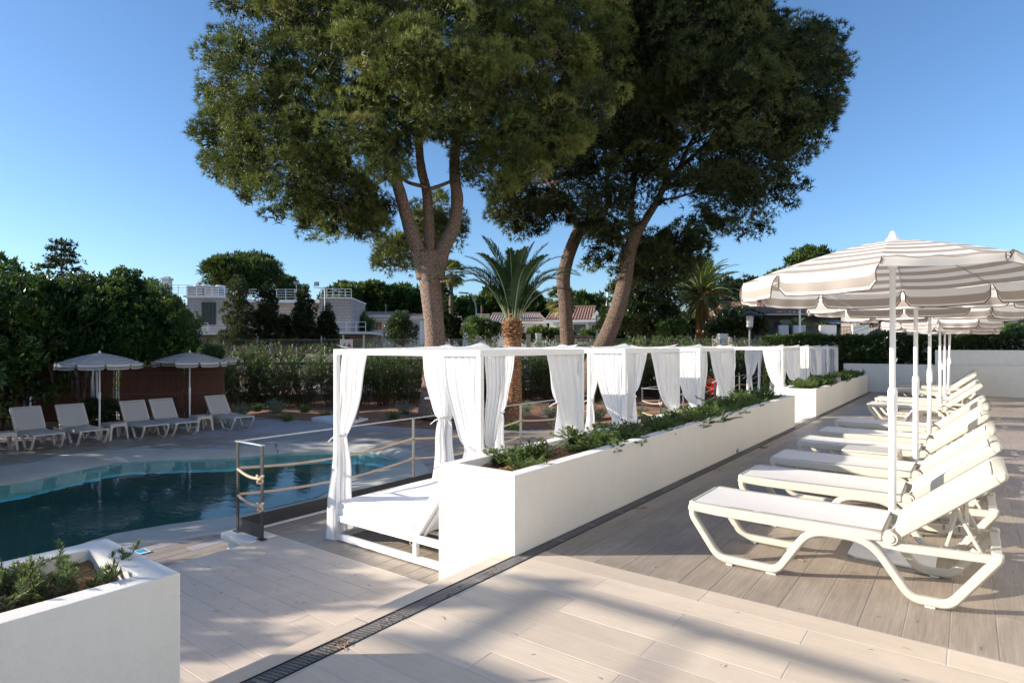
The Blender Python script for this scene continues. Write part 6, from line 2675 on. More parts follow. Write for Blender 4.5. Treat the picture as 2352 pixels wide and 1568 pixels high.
V1 = tuft_plant(.3, .42, 170, M['lavender'], 'x')
V2 = tuft_plant(.25, .26, 170, M['hedge'], 'x')
spots = [(555, 958, 0), (632, 955, 0), (660, 965, 1), (700, 950, 1), (750, 958, 1), (590, 950, 1), (1100, 950, 0), (1135, 948, 0), (1128, 962, 0), (1060, 955, 1), (1072, 975, 1), (1180, 985, 1), (1020, 950, 1), (1262, 958, 0), (1285, 982, 0), (1305, 975, 1),
         (1208, 950, 0), (1345, 975, 1), (1370, 965, 0), (1380, 985, 1), (1435, 965, 1), (1475, 955, 1), (1180, 965, 1), (1405, 945, 0), (1530, 950, 1), (930, 955, 0), (905, 965, 1)]
proto = [None, None]
for (px, py, kd) in spots:
    p = G(px, py, ZG + .05)
    zz = soil_h(p.x, p.y) - .015
    if proto[kd] is None:
        if kd == 0:
            o = np_mesh('lavender_plant', V1[0], V1[1], M['lavender'], None, V1[2])
            tag(o, 'silvery lavender tuft growing in the red garden soil', 'lavender', 'silver tufts in the garden bed')
        else:
            o = np_mesh('garden_tuft', V2[0], V2[1], M['olean'], None, V2[2])
            tag(o, 'small green tuft growing in the red garden soil', 'plant', 'green tufts in the garden bed')
        proto[kd] = o
    else:
        o = dup(proto[kd])
    o.location = (p.x, p.y, zz)
    o.rotation_euler = (0, 0, random.uniform(0, 6))
    s_ = random.uniform(.8, 1.3)
    o.scale = (s_, s_, s_)
    o['label'] = ('%s silvery lavender tuft from the left on the red soil' if kd == 0 else '%s small green tuft from the left on the red soil') % ordinal(1 + sorted(q[0] + q[1] * .001 for q in spots if q[2] == kd).index(px + py * .001))
b = MB()
for (a0_, a1_) in (((1000, 985), (1500, 962)), ((900, 972), (1400, 945)), ((560, 962), (960, 968))):
    pts = []
    for i in range(40):
        q = G(a0_[0] + (a1_[0] - a0_[0]) * i / 39, a0_[1] + (a1_[1] - a0_[1]) * i / 39 + 2 * math.sin(i * .6), ZG + .05)
        pts.append(Vector((q.x, q.y, soil_h(q.x, q.y) + .008)))
    b.tube(pts, .008, 5)
tag(b.build('irrigation_pipe', simple('brown_drip_pipe', (.12, .06, .04), .6)), 'thin brown irrigation pipes lying on the red soil', 'pipe')


# ------------------------------------------------------------------ planter shrubs
def needle_shrub(name, label, cat, n_stem, ln, spread, mat, nl, nw, rows_=3.0, droop=.3, group=None, sub=2, low=False):
    t = thing(name, label, cat, (0, 0, 0), 0, group)
    C, D, TT0 = [], [], []
    st = MB()
    for k in range(n_stem):
        a = random.uniform(0, 2 * PI)
        el = random.uniform(.35, 1.1) if low else random.uniform(.15, 1.25)
        p = Vector((math.cos(a) * .03, math.sin(a) * .03, -.02))
        d = Vector((math.cos(a) * math.cos(el), math.sin(a) * math.cos(el), math.sin(el)))
        L = ln * random.uniform(.55, 1.1) * (1.1 - .25 * math.sin(el))
        queue = [(p, d, L, 0, .0028)]
        tn = random.uniform(.1, .9)
        while queue:
            p0, d0, l0, lv, r0 = queue.pop()
            n = max(4, int(l0 / .02))
            pts = [p0.copy()]
            dd = d0.copy()
            if lv == 0 and dd.z < .38:
                dd.z = .38
            if dd.z < .12:
                dd.z = .12
            dd.normalize()
            q = p0.copy()
            bend = Vector((random.uniform(-1, 1), random.uniform(-1, 1), random.uniform(-.3, .8))) * .05
            for i in range(n):
                dd = (dd + bend + Vector((0, 0, (.02 if i > n * .4 else 0)))).normalized()
                q = q + dd * (l0 / n)
                pts.append(q.copy())
                if lv < sub and i > 1 and random.random() < (.30 if lv == 0 else .16):
                    s_ = dd.cross(Vector(unit(1)[0])).normalized()
                    queue.append((q.copy(), (dd * .9 + s_ * .8).normalized(), l0 * random.uniform(.25, .5), lv + 1, r0 * .7))
                if i > n * (.22 if lv == 0 else 0):
                    m_ = int(rows_)
                    for j in range(m_ * 2):
                        s_ = dd.cross(Vector(unit(1)[0])).normalized()
                        tip = i / n
                        nd = (s_ * (1.05 - .6 * tip) + dd * (.55 + .7 * tip)).normalized()
                        C.append(tuple(q - dd * (l0 / n) * random.random()))
                        D.append(tuple(nd))
                        TT0.append(tn * .5 + .45 * random.random())
            st.tube(pts[::2] if len(pts) > 5 else pts, r0, 4, cap=False)
    C, D, TT0 = np.array(C), np.array(D), np.array(TT0)
    V, F, T = leaves(C, D, TT0, 1, nl, nw, .12, jitter=.25)
    np_mesh('needles', V, F, mat, t, T)
    st.build('stems', M['bark_grey'], t, fix=False, smooth=180)
    return t


G0 = 'low evergreen shrubs planted in the white planters'
big = needle_shrub('rosemary_shrub', 'rosemary sprawling over the near corner of the lower left planter', 'rosemary', 46, .25, 1, M['rosemary'], .028, .0046, 6, .0, low=True)
big.location = (-3.03, .70, .49)
big.scale = (1.1, 1.1, .72)
b2 = needle_shrub('rosemary_shrub', 'rosemary branch clump at the far end of the lower left planter', 'rosemary', 20, .21, 1, M['rosemary'], .028, .0046, 6, .0, low=True)
b2.location = (-2.95, .97, .49)
b2.scale = (1, 1, .8)
b3 = needle_shrub('rosemary_shrub', 'rosemary cropped by the left edge of the photograph', 'rosemary', 44, .26, 1, M['rosemary'], .028, .0046, 6, .0, low=True)
b3.location = (-3.04, .36, .49)
b3.scale = (1.1, 1.1, .72)
jn = [needle_shrub('juniper_shrub', 'green juniper in the long white planter', 'juniper', 44, .26, 1, M['juniper'], .026, .008, 5, .0, G0, 2, True),
      needle_shrub('juniper_shrub', 'green juniper in the long white planter', 'juniper', 40, .32, 1, M['juniper'], .026, .008, 5, .0, G0, 2),
      needle_shrub('juniper_shrub', 'green juniper in the long white planter', 'juniper', 50, .24, 1, M['juniper'], .026, .008, 5, .0, G0, 2, True)]
yy = [3.95, 4.5, 4.15, 4.95, 5.4, 5.15, 6.0, 6.5, 6.3, 7.0, 7.4, 7.25, 7.9, 8.3, 8.6, 8.9, 9.3, 9.7, 10.0, 10.3, 10.7, 11.0, 11.3, 11.7, 12.0, 8.1, 9.0, 9.9, 10.8, 6.8, 5.7]
for k, y in enumerate(yy):
    x = -2.97 + (.16, -.14, -.22, .05, -.10, .18, -.02, .12, -.2, .1)[k % 10]
    s_ = random.uniform(.72, 1.12) * (1.0 if y > 5 else .82)
    o = jn[k] if k < 3 else dup(jn[k % 3])
    o.location = (x, y, .485)
    o.rotation_euler = (0, 0, random.uniform(0, 6))
    o.scale = (s_, s_, s_ * random.uniform(.6, .9))
    o['label'] = '%s juniper from the near end of the long white planter' % ordinal(sorted(yy).index(y) + 1)
jf = dup(jn[2])
y = 14.75
k = 0
while y < 22.3:
    x = -2.97 + random.uniform(-.2, .2)
    o = jf if k == 0 else dup(jf)
    o['label'] = '%s dark juniper from the near end of the far white planter' % ordinal(k + 1)
    o.location = (x, y, .49)
    o.rotation_euler = (0, 0, random.uniform(0, 6))
    s_ = random.uniform(.95, 1.25)
    o.scale = (s_, s_, s_ * 1.1)
    y += random.uniform(.22, .38)
    k += 1
# ================================================================== BUILDINGS
class Fr:
    """a local frame standing at distance d: u runs along the picture's horizontal, w towards the horizon"""
    def __init__(s, d, rot=0.0, px=1176):
        s.d = d
        s.k = d / FPX
        s.rot = rot
        s.o = W(px, HOR, d)
        s.px = px
        c, q = math.cos(rot), math.sin(rot)
        s.U = RV * c + FV * q
        s.Wv = FV * c - RV * q

    def p(s, px, py, w=0.0):
        """picture coordinates on the front face (rotation taken about px0), w metres behind it"""
        a = (px - CX) / FPX
        # intersect the view ray with the facade plane
        ray = RV * a + FV
        t = s.o.x * s.Wv.x + s.o.y * s.Wv.y
        t = t / (ray.x * s.Wv.x + ray.y * s.Wv.y)
        z = EYE - (py - HOR) / FPX * t
        q = ray * t
        return Vector((q.x, q.y, z)) + s.Wv * w

    def box(s, b, x0, y0, x1, y1, w0, w1):
        """a box whose front edges are the two verticals at x0, x1, flat-topped"""
        A, B = s.p(x0, y0), s.p(x1, y0)
        zt = s.p((x0 + x1) / 2, y0).z
        zb = s.p((x0 + x1) / 2, y1).z
        n = len(b.v)
        for z in (zb, zt):
            for q, w_ in ((A, w0), (B, w0), (B, w1), (A, w1)):
                r = q + s.Wv * w_
                b.v.append((r.x, r.y, z))
        b.f += [tuple(n + i for i in q) for q in ((0, 3, 2, 1), (4, 5, 6, 7), (0, 1, 5, 4), (1, 2, 6, 5), (2, 3, 7, 6), (3, 0, 4, 7))]
        return b


def part(fr, name, mat, parent, rects, bevel=0, **k):
    b = MB()
    for r in rects:
        fr.box(b, *r)
    return b.build(name, mat, parent, bevel=bevel, **k)


def rail_part(fr, parent, x0, x1, ytop, ybot, n, w=0.0, nr=4, name='railing', th=.7):
    b = MB()
    for i in range(n + 1):
        x = x0 + (x1 - x0) * i / n
        p, q = fr.p(x, ybot, w), fr.p(x, ytop, w)
        b.bar(p, q, .06 * th, .06 * th, fr.Wv)
    for j in range(nr):
        y = ytop + (ybot - ytop) * j / nr
        b.bar(fr.p(x0, y, w), fr.p(x1, y, w), .05 * th, .05 * th)
    return b.build(name, M['white_metal'], parent)


GZ = 800        # picture row that is safely below the fence
f1 = Fr(50, math.radians(4), 480)
t = thing('concrete_building', 'two-storey concrete building with white roof railings beyond the hedge', 'building', (0, 0, 0))
part(f1, 'wall', M['concrete'], t, [(430, 683, 540, 764, .0, 9)], 0)
part(f1, 'wall', M['concrete_warm'], t, [(540.5, 694, 733, 764, 1.2, 9)])  # middle wall painted lighter and warmer, its sunlight put into the colour
part(f1, 'wall', M['concrete'], t, [(733.5, 686, 806, 762, .0, 7)])
part(f1, 'fascia', M['far_white'], t, [(424, 679, 541, 683.6, -.25, 9.2)])
part(f1, 'fascia', M['far_white'], t, [(541.5, 687, 733, 693.5, .5, 9.2)])
part(f1, 'fascia', M['far_white'], t, [(733.8, 682.5, 807.5, 685.6, -.2, 7.2)])
part(f1, 'floor_slab', M['far_white'], t, [(395, 764.5, 700, 769, -2.6, 9)])
part(f1, 'floor_slab', M['far_white'], t, [(700.5, 763, 862, 768, -2.8, 7)])
part(f1, 'lower_wall', M['tan_wall'], t, [(400, 769.3, 850, 812, .6, 8)])
for (x0, y0, x1, y1) in ((465, 695, 495, 745), (744, 696, 758, 730)):
    o = part(f1, 'window', M['steel_dark'], t, [(x0 - .8, y0 - .8, x1 + .8, y1 + .8, -.05, .1)])
    part(f1, 'pane', M['glass'], o, [(x0, y0, x1, y1, -.09, -.055)])
    part(f1, 'bars', M['steel_dark'], o, [(x0 + i * 3.1, y0, x0 + i * 3.1 + .5, y1, -.16, -.12) for i in range(int((x1 - x0) / 3.1) + 1)])
o = part(f1, 'window', M['glass'], t, [(555, 699, 572, 728, 1.1, 1.19)])
for (x0, x1) in ((440, 470), (480, 530), (590, 640), (780, 800)):
    part(f1, 'window', M['glass'], t, [(x0, 775, x1, 805, .5, .59)])
for x in (470, 562, 640, 800, 845):
    part(f1, 'column', M['far_white'], t, [(x, 769.2, x + 3, 812, -2.4, -2.2)])
rail_part(f1, t, 386, 470, 654, 679, 4, .2)
rail_part(f1, t, 470, 542, 657, 681, 5, .2)
rail_part(f1, t, 544, 560, 655, 690, 5, -.1)
rail_part(f1, t, 566, 694, 663, 687, 6, .6)
rail_part(f1, t, 735, 806, 663, 684, 5, .2, 3)
rail_part(f1, t, 400, 505, 744, 764, 4, -2.3, 2)
rail_part(f1, t, 768, 852, 742, 763, 4, -2.6, 2)
t2_ = thing('roof_unit', 'pair of pale ventilation housings on the concrete building roof', 'roof unit', (0, 0, 0))
part(f1, 'housing', M['concrete'], t2_, [(396, 650, 434, 680, 2.5, 5.5), (441, 652, 473, 680.4, 2.2, 5.2)])
b = MB()
for (x, y) in ((407, 650), (424, 650), (461, 652)):
    q = f1.p(x, y, 4)
    b.lathe([(.42, -.05), (.42, .22), (.36, .26)], 16, tuple(q))
b.build('cowl', M['far_white'], t2_, smooth=40)
t3_ = thing('chimney', 'white round-topped chimney peeping over the left shrub', 'chimney', (0, 0, 0))
fc = Fr(62, 0)
part(fc, 'shaft', M['far_white'], t3_, [(372, 643, 387, 700, 0, .7)])
part(fc, 'cap', M['far_white'], t3_, [(370, 638, 389, 642.5, -.1, .8)])
part(fc, 'cap', M['far_white'], t3_, [(374, 634.5, 385, 637.6, .1, .6)])


def tiled_roof(fr, parent, x0, x1, yr, ye, w0, w1, mat, nrib=None, name='roof', gable=None, xr0=None, xr1=None):
    """a pitch falling towards the viewer, with rows of barrel tiles"""
    A, B = fr.p(x0, ye, w0), fr.p(x1, ye, w0)
    zt = fr.p((x0 + x1) / 2, yr).z + (w1 - w0) * (fr.p((x0 + x1) / 2, yr).z - EYE) / fr.d
    C, D = fr.p(xr1 if xr1 is not None else x1, ye, w1), fr.p(xr0 if xr0 is not None else x0, ye, w1)
    C.z = D.z = zt
    ze = A.z
    n = nrib or max(6, int((B - A).length / .24))
    b = MB()
    K = 6
    for i in range(n):
        for j in range(K):
            u0, u1 = (i + j / K) / n, (i + (j + 1) / K) / n
            h0 = .055 * abs(math.sin(PI * j / K))
            h1 = .055 * abs(math.sin(PI * (j + 1) / K))
            a, c = A.lerp(B, u0), A.lerp(B, u1)
            d, e = D.lerp(C, u0), D.lerp(C, u1)
            b.quad(a + Vector((0, 0, h0)), c + Vector((0, 0, h1)), e + Vector((0, 0, h1)), d + Vector((0, 0, h0)))
    o = b.build(name, mat, parent, fix=False)
    e = MB()
    e.bar(A - Vector((0, 0, .08)), B - Vector((0, 0, .08)), .12, .12)
    e.build('eave', M['far_white'], o)
    r = MB()
    r.tube([D + Vector((0, 0, .05)), C + Vector((0, 0, .05))], .11, 8)
    r.build('ridge', mat, o, smooth=60)
    # rear pitch and gable closing
    bk = MB()
    A2, B2 = A + fr.Wv * 2 * (w1 - w0), B + fr.Wv * 2 * (w1 - w0)
    bk.quad(D, C, B2, A2)
    bk.quad(A, D, A2)
    bk.quad(B, B2, C)
    bk.build('rear_pitch', mat, o, fix=False)
    return o


def window(fr, parent, x0, y0, x1, y1, w0=-.04, mat='glass', frame='far_white'):
    o = part(fr, 'window', M[frame], parent, [(x0 - .9, y0 - .9, x1 + .9, y1 + .9, w0, w0 + .08)])
    xm = (x0 + x1) / 2
    part(fr, 'pane', M[mat], o, [(x0, y0, xm - .3, y1, w0 - .03, w0 - .002), (xm + .3, y0, x1, y1, w0 - .03, w0 - .002)])
    return o


# villa left of the forked trunk
f2 = Fr(62, math.radians(2))
t = thing('white_house', 'white house with a grey tiled roof and wooden shutters, left of the forked trunk', 'house', (0, 0, 0))
part(f2, 'wall', M['far_white'], t, [(806, 733, 965, 800, .0, 7)])
tiled_roof(f2, t, 804, 925, 719.5, 731, -.7, 3.5, M['roof_grey'])
tiled_roof(f2, t, 926, 972, 724, 735, -.7, 3.5, M['roof_grey'])
for (x0, y0, x1, y1) in ((863, 740, 877, 757), (900, 740, 913, 752)):
    window(f2, t, x0, y0, x1, y1, mat='shutter')
part(f2, 'terrace_wall', M['far_white'], t, [(850, 764, 900, 790, -1.8, -1.4)])
part(f2, 'porch_roof', M['roof_grey'], t, [(893, 760, 930, 768, -1.6, -.05)])
b = bg_tree('yucca', 'spiky yucca in front of the left white house', 'yucca', [(808, 755), (812, 735), (835, 722), (860, 735), (868, 752), (850, 766), (820, 766)], 56, 9, 22, 1.5, 70, .4, 9, 7, .8, .09, M['olean'], None)
# villa fragment right of the forked trunk
t = thing('white_house', 'sliver of a white house with a flat tiled eave right of the forked trunk', 'house', (0, 0, 0))
f2b = Fr(50, 0)
part(f2b, 'wall', M['far_white'], t, [(1012, 738, 1041, 800, .0, 5)])
tiled_roof(f2b, t, 1000, 1056, 731, 737, -.8, 2.0, M['roof_grey'])
# middle villa
f3 = Fr(58, math.radians(-4))
t = thing('white_house', 'long low white house with ribbed tiled roofs behind the young palm', 'house', (0, 0, 0))
part(f3, 'wall', M['far_white'], t, [(1062, 744, 1170, 800, .0, 6)])
part(f3, 'wall', M['far_white'], t, [(1170.5, 741, 1256, 800, -.6, 6)])
tiled_roof(f3, t, 1058, 1122, 725, 743, -.6, 3, M['roof_grey'], xr0=1085, xr1=1118)
tiled_roof(f3, t, 1123, 1172, 722, 739, -.6, 3, M['roof_grey'])
tiled_roof(f3, t, 1172.5, 1260, 722, 739, -1.1, 3, M['roof_grey'], xr0=1176, xr1=1240)
part(f3, 'chimney', M['far_white'], t, [(1187, 713, 1197, 738, -.1, .6)])
part(f3, 'eave', M['far_white'], t, [(1122, 739.5, 1262, 743, -1.3, -.7)])
window(f3, t, 1213, 753, 1236, 768, -.65)
part(f3, 'awning', M['far_white'], t, [(1180, 744, 1204, 750, -1.6, -.65)])
# gabled villa
f4 = Fr(54, math.radians(-6))
t = thing('white_house', 'white house with terracotta tiled roof seen between the two leaning trunks', 'house', (0, 0, 0))
part(f4, 'wall', M['far_white'], t, [(1262, 738, 1352, 800, .0, 5)])
part(f4, 'wall', M['far_white'], t, [(1352.5, 738, 1385, 800, .4, 5)])
tiled_roof(f4, t, 1252, 1364, 707, 735, -.8, 3.2, M['roof'], xr0=1268, xr1=1372)
gb_ = MB()
A_, B_, C_ = f4.p(1364, 737, -.6), f4.p(1364, 737, 4.2), f4.p(1372, 712, 1.6)
gb_.quad(f4.p(1353, 738, -.62), f4.p(1388, 738, -.62), f4.p(1370, 713, -.62))
gb_.build('gable', M['far_white'], t, fix=False)
part(f4, 'eave', M['far_white'], t, [(1250, 735.5, 1368, 740, -1.0, -.1)])
window(f4, t, 1318, 746, 1344, 774, frame='shutter')
window(f4, t, 1277, 751, 1290, 774, mat='shutter', frame='far_white')
window(f4, t, 1360, 748, 1368, 772, .36, frame='shutter')
bl = MB()
for i in range(26):
    q = f4.p(1258 + i * 4.0, 787, -2.4)
    bl.lathe([(.05, 0), (.09, .15), (.05, .35), (.05, .55), (.08, .62)], 6, (q.x, q.y, q.z - .1))
bl.build('balustrade', M['far_white'], t, smooth=60, fix=False, kind='stuff')
part(f4, 'handrail', M['far_white'], t, [(1254, 767.5, 1364, 770, -2.6, -2.2)])
part(f4, 'terrace', M['far_white'], t, [(1250, 787, 1366, 800, -2.7, 0)])

# white gate posts beyond the fence
t = thing('gate_post', 'grey concrete gate post beyond the mesh fence, left of the palm', 'gate post', (0, 0, 0))
fg = Fr(33, 0)
part(fg, 'shaft', M['concrete'], t, [(1091, 770, 1101, 812, 0, .25)], .01)
t = thing('gate_post', 'wider grey gate post beyond the fence, just right of the palm', 'gate post', (0, 0, 0))
part(fg, 'shaft', M['concrete'], t, [(1209, 767, 1219, 812, 0, .3)], .01)
t = thing('gate_post', 'white gate post beyond the fence right of the palm', 'gate post', (0, 0, 0))
part(fg, 'shaft', M['far_white'], t, [(1231, 768, 1243, 812, -.2, .1)], .01)
part(fg, 'cap', M['far_white'], t, [(1229.5, 765.5, 1244.5, 768, -.25, .15)], .01)
t = thing('gate_post', 'white gate post beyond the fence under the right-hand shrubs', 'gate post', (0, 0, 0))
part(fg, 'shaft', M['far_white'], t, [(1652, 766, 1672, 800, 0, .4)], .01)
t = thing('tiled_wall', 'short tile-capped white garden wall behind the crooked trunk', 'wall', (0, 0, 0))
part(fg, 'wall', M['far_white'], t, [(1278, 786, 1362, 812, 0, .3)])
tiled_roof(fg, t, 1276, 1364, 777, 785, -.2, .25, M['roof'])

# right-hand house with its terrace
f5 = Fr(37, math.radians(-5), 1900)
t = thing('terrace_house', 'brown-roofed house with white terrace parapets behind the clipped hedge', 'house', (0, 0, 0))
part(f5, 'wall', M['tan_wall'], t, [(1716, 722, 1960, 812, 2.6, 9)])
tiled_roof(f5, t, 1682, 1965, 697, 717, .6, 5.0, M['roof'], xr0=1703)
part(f5, 'soffit', M['tan_wall'], t, [(1690, 719, 1965, 722, .7, 9)])
part(f5, 'gutter', M['steel_rail'], t, [(1685, 717.4, 1960, 718.8, .45, .6)])
ch_ = thing('chimney', None, None)
ch_.parent = t
part(f5, 'shaft', M['concrete_warm'], ch_, [(1690, 683, 1703, 705, 2.5, 3.2)])
part(f5, 'cap', M['roof'], ch_, [(1686, 671, 1706, 680, 2.2, 3.5)])
part(f5, 'opening', M['glass'], ch_, [(1691.5, 680, 1701.5, 683, 2.6, 3.1)])
part(f5, 'opening', M['glass'], t, [(1742, 731, 1790, 768, 2.5, 2.59), (1826, 730, 1852, 768, 2.5, 2.59)])
part(f5, 'column', M['tan_wall'], t, [(1724, 722, 1738, 780, 1.0, 1.5)])
part(f5, 'shutter', M['concrete'], t, [(1880, 738, 1918, 768, 2.5, 2.59)])
part(f5, 'terrace_base', M['concrete_warm'], t, [(1716, 770, 2060, 830, -.9, 2.5)])
for (x0, x1) in ((1776, 1798), (1809, 1836), (1868, 1905), (1941, 1978), (2018, 2052)):
    part(f5, 'parapet', M['far_white'], t, [(x0, 748, x1, 782, -1.0, -.8)], .01)
rl = MB()
x = 1720
while x < 2055:
    rl.bar(f5.p(x, 770, -.75), f5.p(x, 751, -.75), .02, .02, f5.Wv)
    x += 3.4
rl.bar(f5.p(1720, 751, -.75), f5.p(2055, 751, -.75), .04, .03)
rl.build('railing', M['steel_dark'], t, kind='stuff')
aw = MB()
A, B, C, D = f5.p(1918, 742, .5), f5.p(1962, 742, .5), f5.p(1962, 730, 2.5), f5.p(1906, 730, 2.5)
aw.quad(A, B, C, D)
aw.build('awning', M['far_white'], t, fix=False)
for k, (x, sc, nm) in enumerate(((1826, 1.0, 'dry bushy potted palm on the right terrace'), (1884, .7, 'small green potted palm on the right terrace'))):
    tt = thing('potted_palm', nm, 'potted palm', (0, 0, 0))
    c = f5.p(x, 766, -.3)
    MB().lathe([(.16, -.1), (.22, .22), (.24, .25)], 14, tuple(c)).build('pot', M['stone_planter'], tt, smooth=50)
    for i in range(22):
        a = i * 2.4
        frond((c.x, c.y, c.z + .2), (math.cos(a), math.sin(a)), math.radians(80 - 2.6 * i), .95 * sc, .9, 12, .22 * sc, M['palm_dry'] if k == 0 else M['palm'], tt, wd=.03)
t = thing('garden_chair', 'dark garden chair on the right-hand house terrace', 'chair', (0, 0, 0))
c = f5.p(1790, 768, .4)
b = MB()
b.box((c.x - .25, c.y - .25, c.z + .38), (c.x + .25, c.y + .25, c.z + .42))
b.build('seat', M['steel_dark'], t)
b = MB()
b.box((c.x - .25, c.y + .22, c.z + .42), (c.x + .25, c.y + .26, c.z + .85))
b.build('backrest', M['steel_dark'], t)
for sx in (-1, 1):
    for sy in (-1, 1):
        MB().box((c.x + sx * .23 - .015, c.y + sy * .23 - .015, c.z), (c.x + sx * .23 + .015, c.y + sy * .23 + .015, c.z + .38)).build('leg', M['steel_dark'], t)
# building continuing to the right, behind the umbrellas
f6 = Fr(40, math.radians(-4), 2200)
t = thing('terrace_house', 'grey-beige house with white columns glimpsed under the umbrellas at right', 'house', (0, 0, 0))
part(f6, 'wall', M['tan_wall'], t, [(2062, 715, 2420, 812, 2.4, 8)])
part(f6, 'terrace_base', M['concrete_warm'], t, [(2062, 771, 2420, 830, -.6, 2.4)])
for x in (2150, 2225, 2325, 2400):
    part(f6, 'column', M['far_white'], t, [(x, 722, x + 12, 772, 0, .35)])
for (x0, x1) in ((2110, 2150), (2186, 2230), (2262, 2300), (2300.5, 2352)):
    part(f6, 'stone_planter', M['stone_planter'], t, [(x0, 765, x1, 777, -.9, -.62)])
for (x0, x1) in ((2170, 2200), (2250, 2290), (2345, 2380)):
    part(f6, 'window', M['glass'], t, [(x0, 735, x1, 770, 2.3, 2.39)])
part(f6, 'roof_edge', M['far_white'], t, [(2062, 709, 2420, 720, -.4, 8)])
bg_tree('shrub', 'green terrace plants under the umbrellas at the right edge', 'shrub', [(2290, 770), (2300, 750), (2330, 745), (2360, 748), (2380, 770)], 37.5, 9, 26, 1, 90, .2, 12, 4, .14, .06, M['olean'])
bg_tree('shrub', 'red-flowered climber on the terrace beside a white parapet', 'shrub', [(1955, 748), (1962, 728), (1985, 718), (2010, 722), (2018, 748)], 38.5, 9, 26, 1, 90, .2, 12, 4, .14, .06, M['hedge'])

# ================================================================== LAMPS AND POLES
def arc_lamp(label, px, yt, yb, d, reach, name='street_lamp'):
    t = thing(name, label, 'street lamp', (0, 0, 0))
    base = W(px, 800, d)
    base.z = -1.3
    topz = W(px, yt + 12, d).z
    b = MB()
    pts = [base, Vector((base.x, base.y, topz - 1.4))]
    for i in range(9):
        a = i / 8 * PI / 2 * .95
        q = Vector((base.x, base.y, topz - 1.4)) + RV * reach * (1 - math.cos(a)) + Vector((0, 0, 1.5 * math.sin(a)))
        pts.append(q)
    b.tube(pts, [.075] * 2 + [.05] * 9, 10)
    b.build('pole', M['galv'], t, smooth=60)
    e = pts[-1]
    h = MB()
    s = 1 if reach > 0 else -1
    h.bar(e - RV * s * .1, e + RV * s * .62 + Vector((0, 0, .04)), .22, .09)
    h.build('lamp_head', M['steel_rail'], t, bevel=.03)
    return t


arc_lamp('curved grey street lamp in front of the far pines left of the palm', 1094, 664, 800, 46, -.75)
arc_lamp('curved street lamp partly hidden by the leaning trunk', 1394, 636, 800, 40, .85)
t = thing('floodlight_mast', 'thin mast with floodlights on a crossbar before the concrete building', 'floodlight mast', (0, 0, 0))
dm = 45
b = MB()
p = W(746.5, 800, dm)
p.z = -1.3
b.tube([p, W(746.5, 659, dm)], .05, 8)
b.tube([W(720, 660, dm), W(771, 663, dm)], .025, 8)
b.build('pole', M['galv'], t, smooth=60)
for (x, y) in ((727, 652), (770, 666)):
    q = W(x, y, dm)
    h = MB()
    h.bar(q - RV * .18, q + RV * .18, .10, .30)
    o = h.build('floodlight', M['steel_rail'], t, bevel=.01)
    h = MB()
    h.bar(q - RV * .13 - FV * .056, q + RV * .13 - FV * .056, .012, .22)
    h.build('glass', M['galv'], o)
t = thing('floodlight', 'single floodlight standing behind the narrow dark cypress', 'floodlight', (0, 0, 0))
q = W(681, 650, dm)
MB().bar(q - RV * .16, q + RV * .16, .10, .24).build('housing', M['steel_rail'], t, bevel=.01)
p = Vector((q.x, q.y, -1.3))
MB().tube([p, q - Vector((0, 0, .1))], .03, 8).build('pole', M['galv'], t)
# garden lamp with a wide hat
t = thing('garden_lamp', 'garden lamp with a wide dark hat rising above the oleanders', 'lamp', (0, 0, 0))
dg_ = 25.5
c = W(1722, 800, dg_)
b = MB()
b.tube([(c.x, c.y, ZG), (c.x, c.y, W(1722, 752, dg_).z)], .042, 12)
b.build('pole', M['steel_rail'], t, smooth=60)
zt = W(1722, 724, dg_).z
b = MB()
b.lathe([(.50, zt - .02), (.49, zt), (.22, zt + .10), (.10, zt + .16), (.03, zt + .17)], 28, (c.x, c.y, 0))
b.build('hat', M['steel_dark'], t, smooth=50)
b = MB()
b.lathe([(.12, W(0, 752, dg_).z + .02), (.155, zt - .06), (.155, zt - .02)], 18, (c.x, c.y, 0))
m_, n_, l_, b2_ = newmat('frosted_lamp_glass')
b2_.inputs['Base Color'].default_value = (.55, .58, .60, 1)
b2_.inputs['Roughness'].default_value = .25
b.build('lamp_glass', m_, t, smooth=50)
b = MB()
b.lathe([(.07, W(0, 756, dg_).z - .02), (.12, W(0, 752, dg_).z + .02)], 16, (c.x, c.y, 0))
b.build('collar', M['steel_rail'], t, smooth=50)
for (px, d, yt, lb) in ((1837, 27.5, 705, 'plain white pole rising behind the far canopy beds'), (2064 - 4, 30, 752, 'short pale pole behind the clipped hedge')):
    q = W(px, yt, d)
    o = MB().tube([(q.x, q.y, -1.0), (q.x, q.y, q.z)], .045, 10).build('flag_pole', M['white_metal'], None, smooth=60)
    tag(o, lb, 'pole')
# telegraph pole, aerials, wires
q = W(1107, 702, 62)
o = MB().tube([(q.x, q.y, -1.3), (q.x, q.y, q.z)], .13, 8).build('utility_pole', M['bark_grey'], None, smooth=60)
tag(o, 'short wooden utility pole beside the curved street lamp', 'pole')
wr = MB()
for k, (x0, y0, d0, x1, y1, d1, sg) in enumerate(((1107, 715, 62, 940, 745, 58, .5), (1107, 718, 62, 900, 752, 58, .6), (1165, 745, 52, 1330, 778, 40, .3), (1720, 785, 30, 2000, 742, 36, .3), (1720, 790, 30, 2010, 748, 36, .3))):
    a, b_ = W(x0, y0, d0), W(x1, y1, d1)
    pts = [a.lerp(b_, i / 14) - Vector((0, 0, sg * 4 * (i / 14) * (1 - i / 14))) for i in range(15)]
    wr.tube(pts, .012, 4)
tag(wr.build('overhead_wires', M['steel_dark'], None, fix=False), 'thin overhead wires crossing in front of the white houses', 'wires')
for (px, yt, yb, lb) in ((702, 700, 735, 0), (960, 705, 724, 0)):
    pass
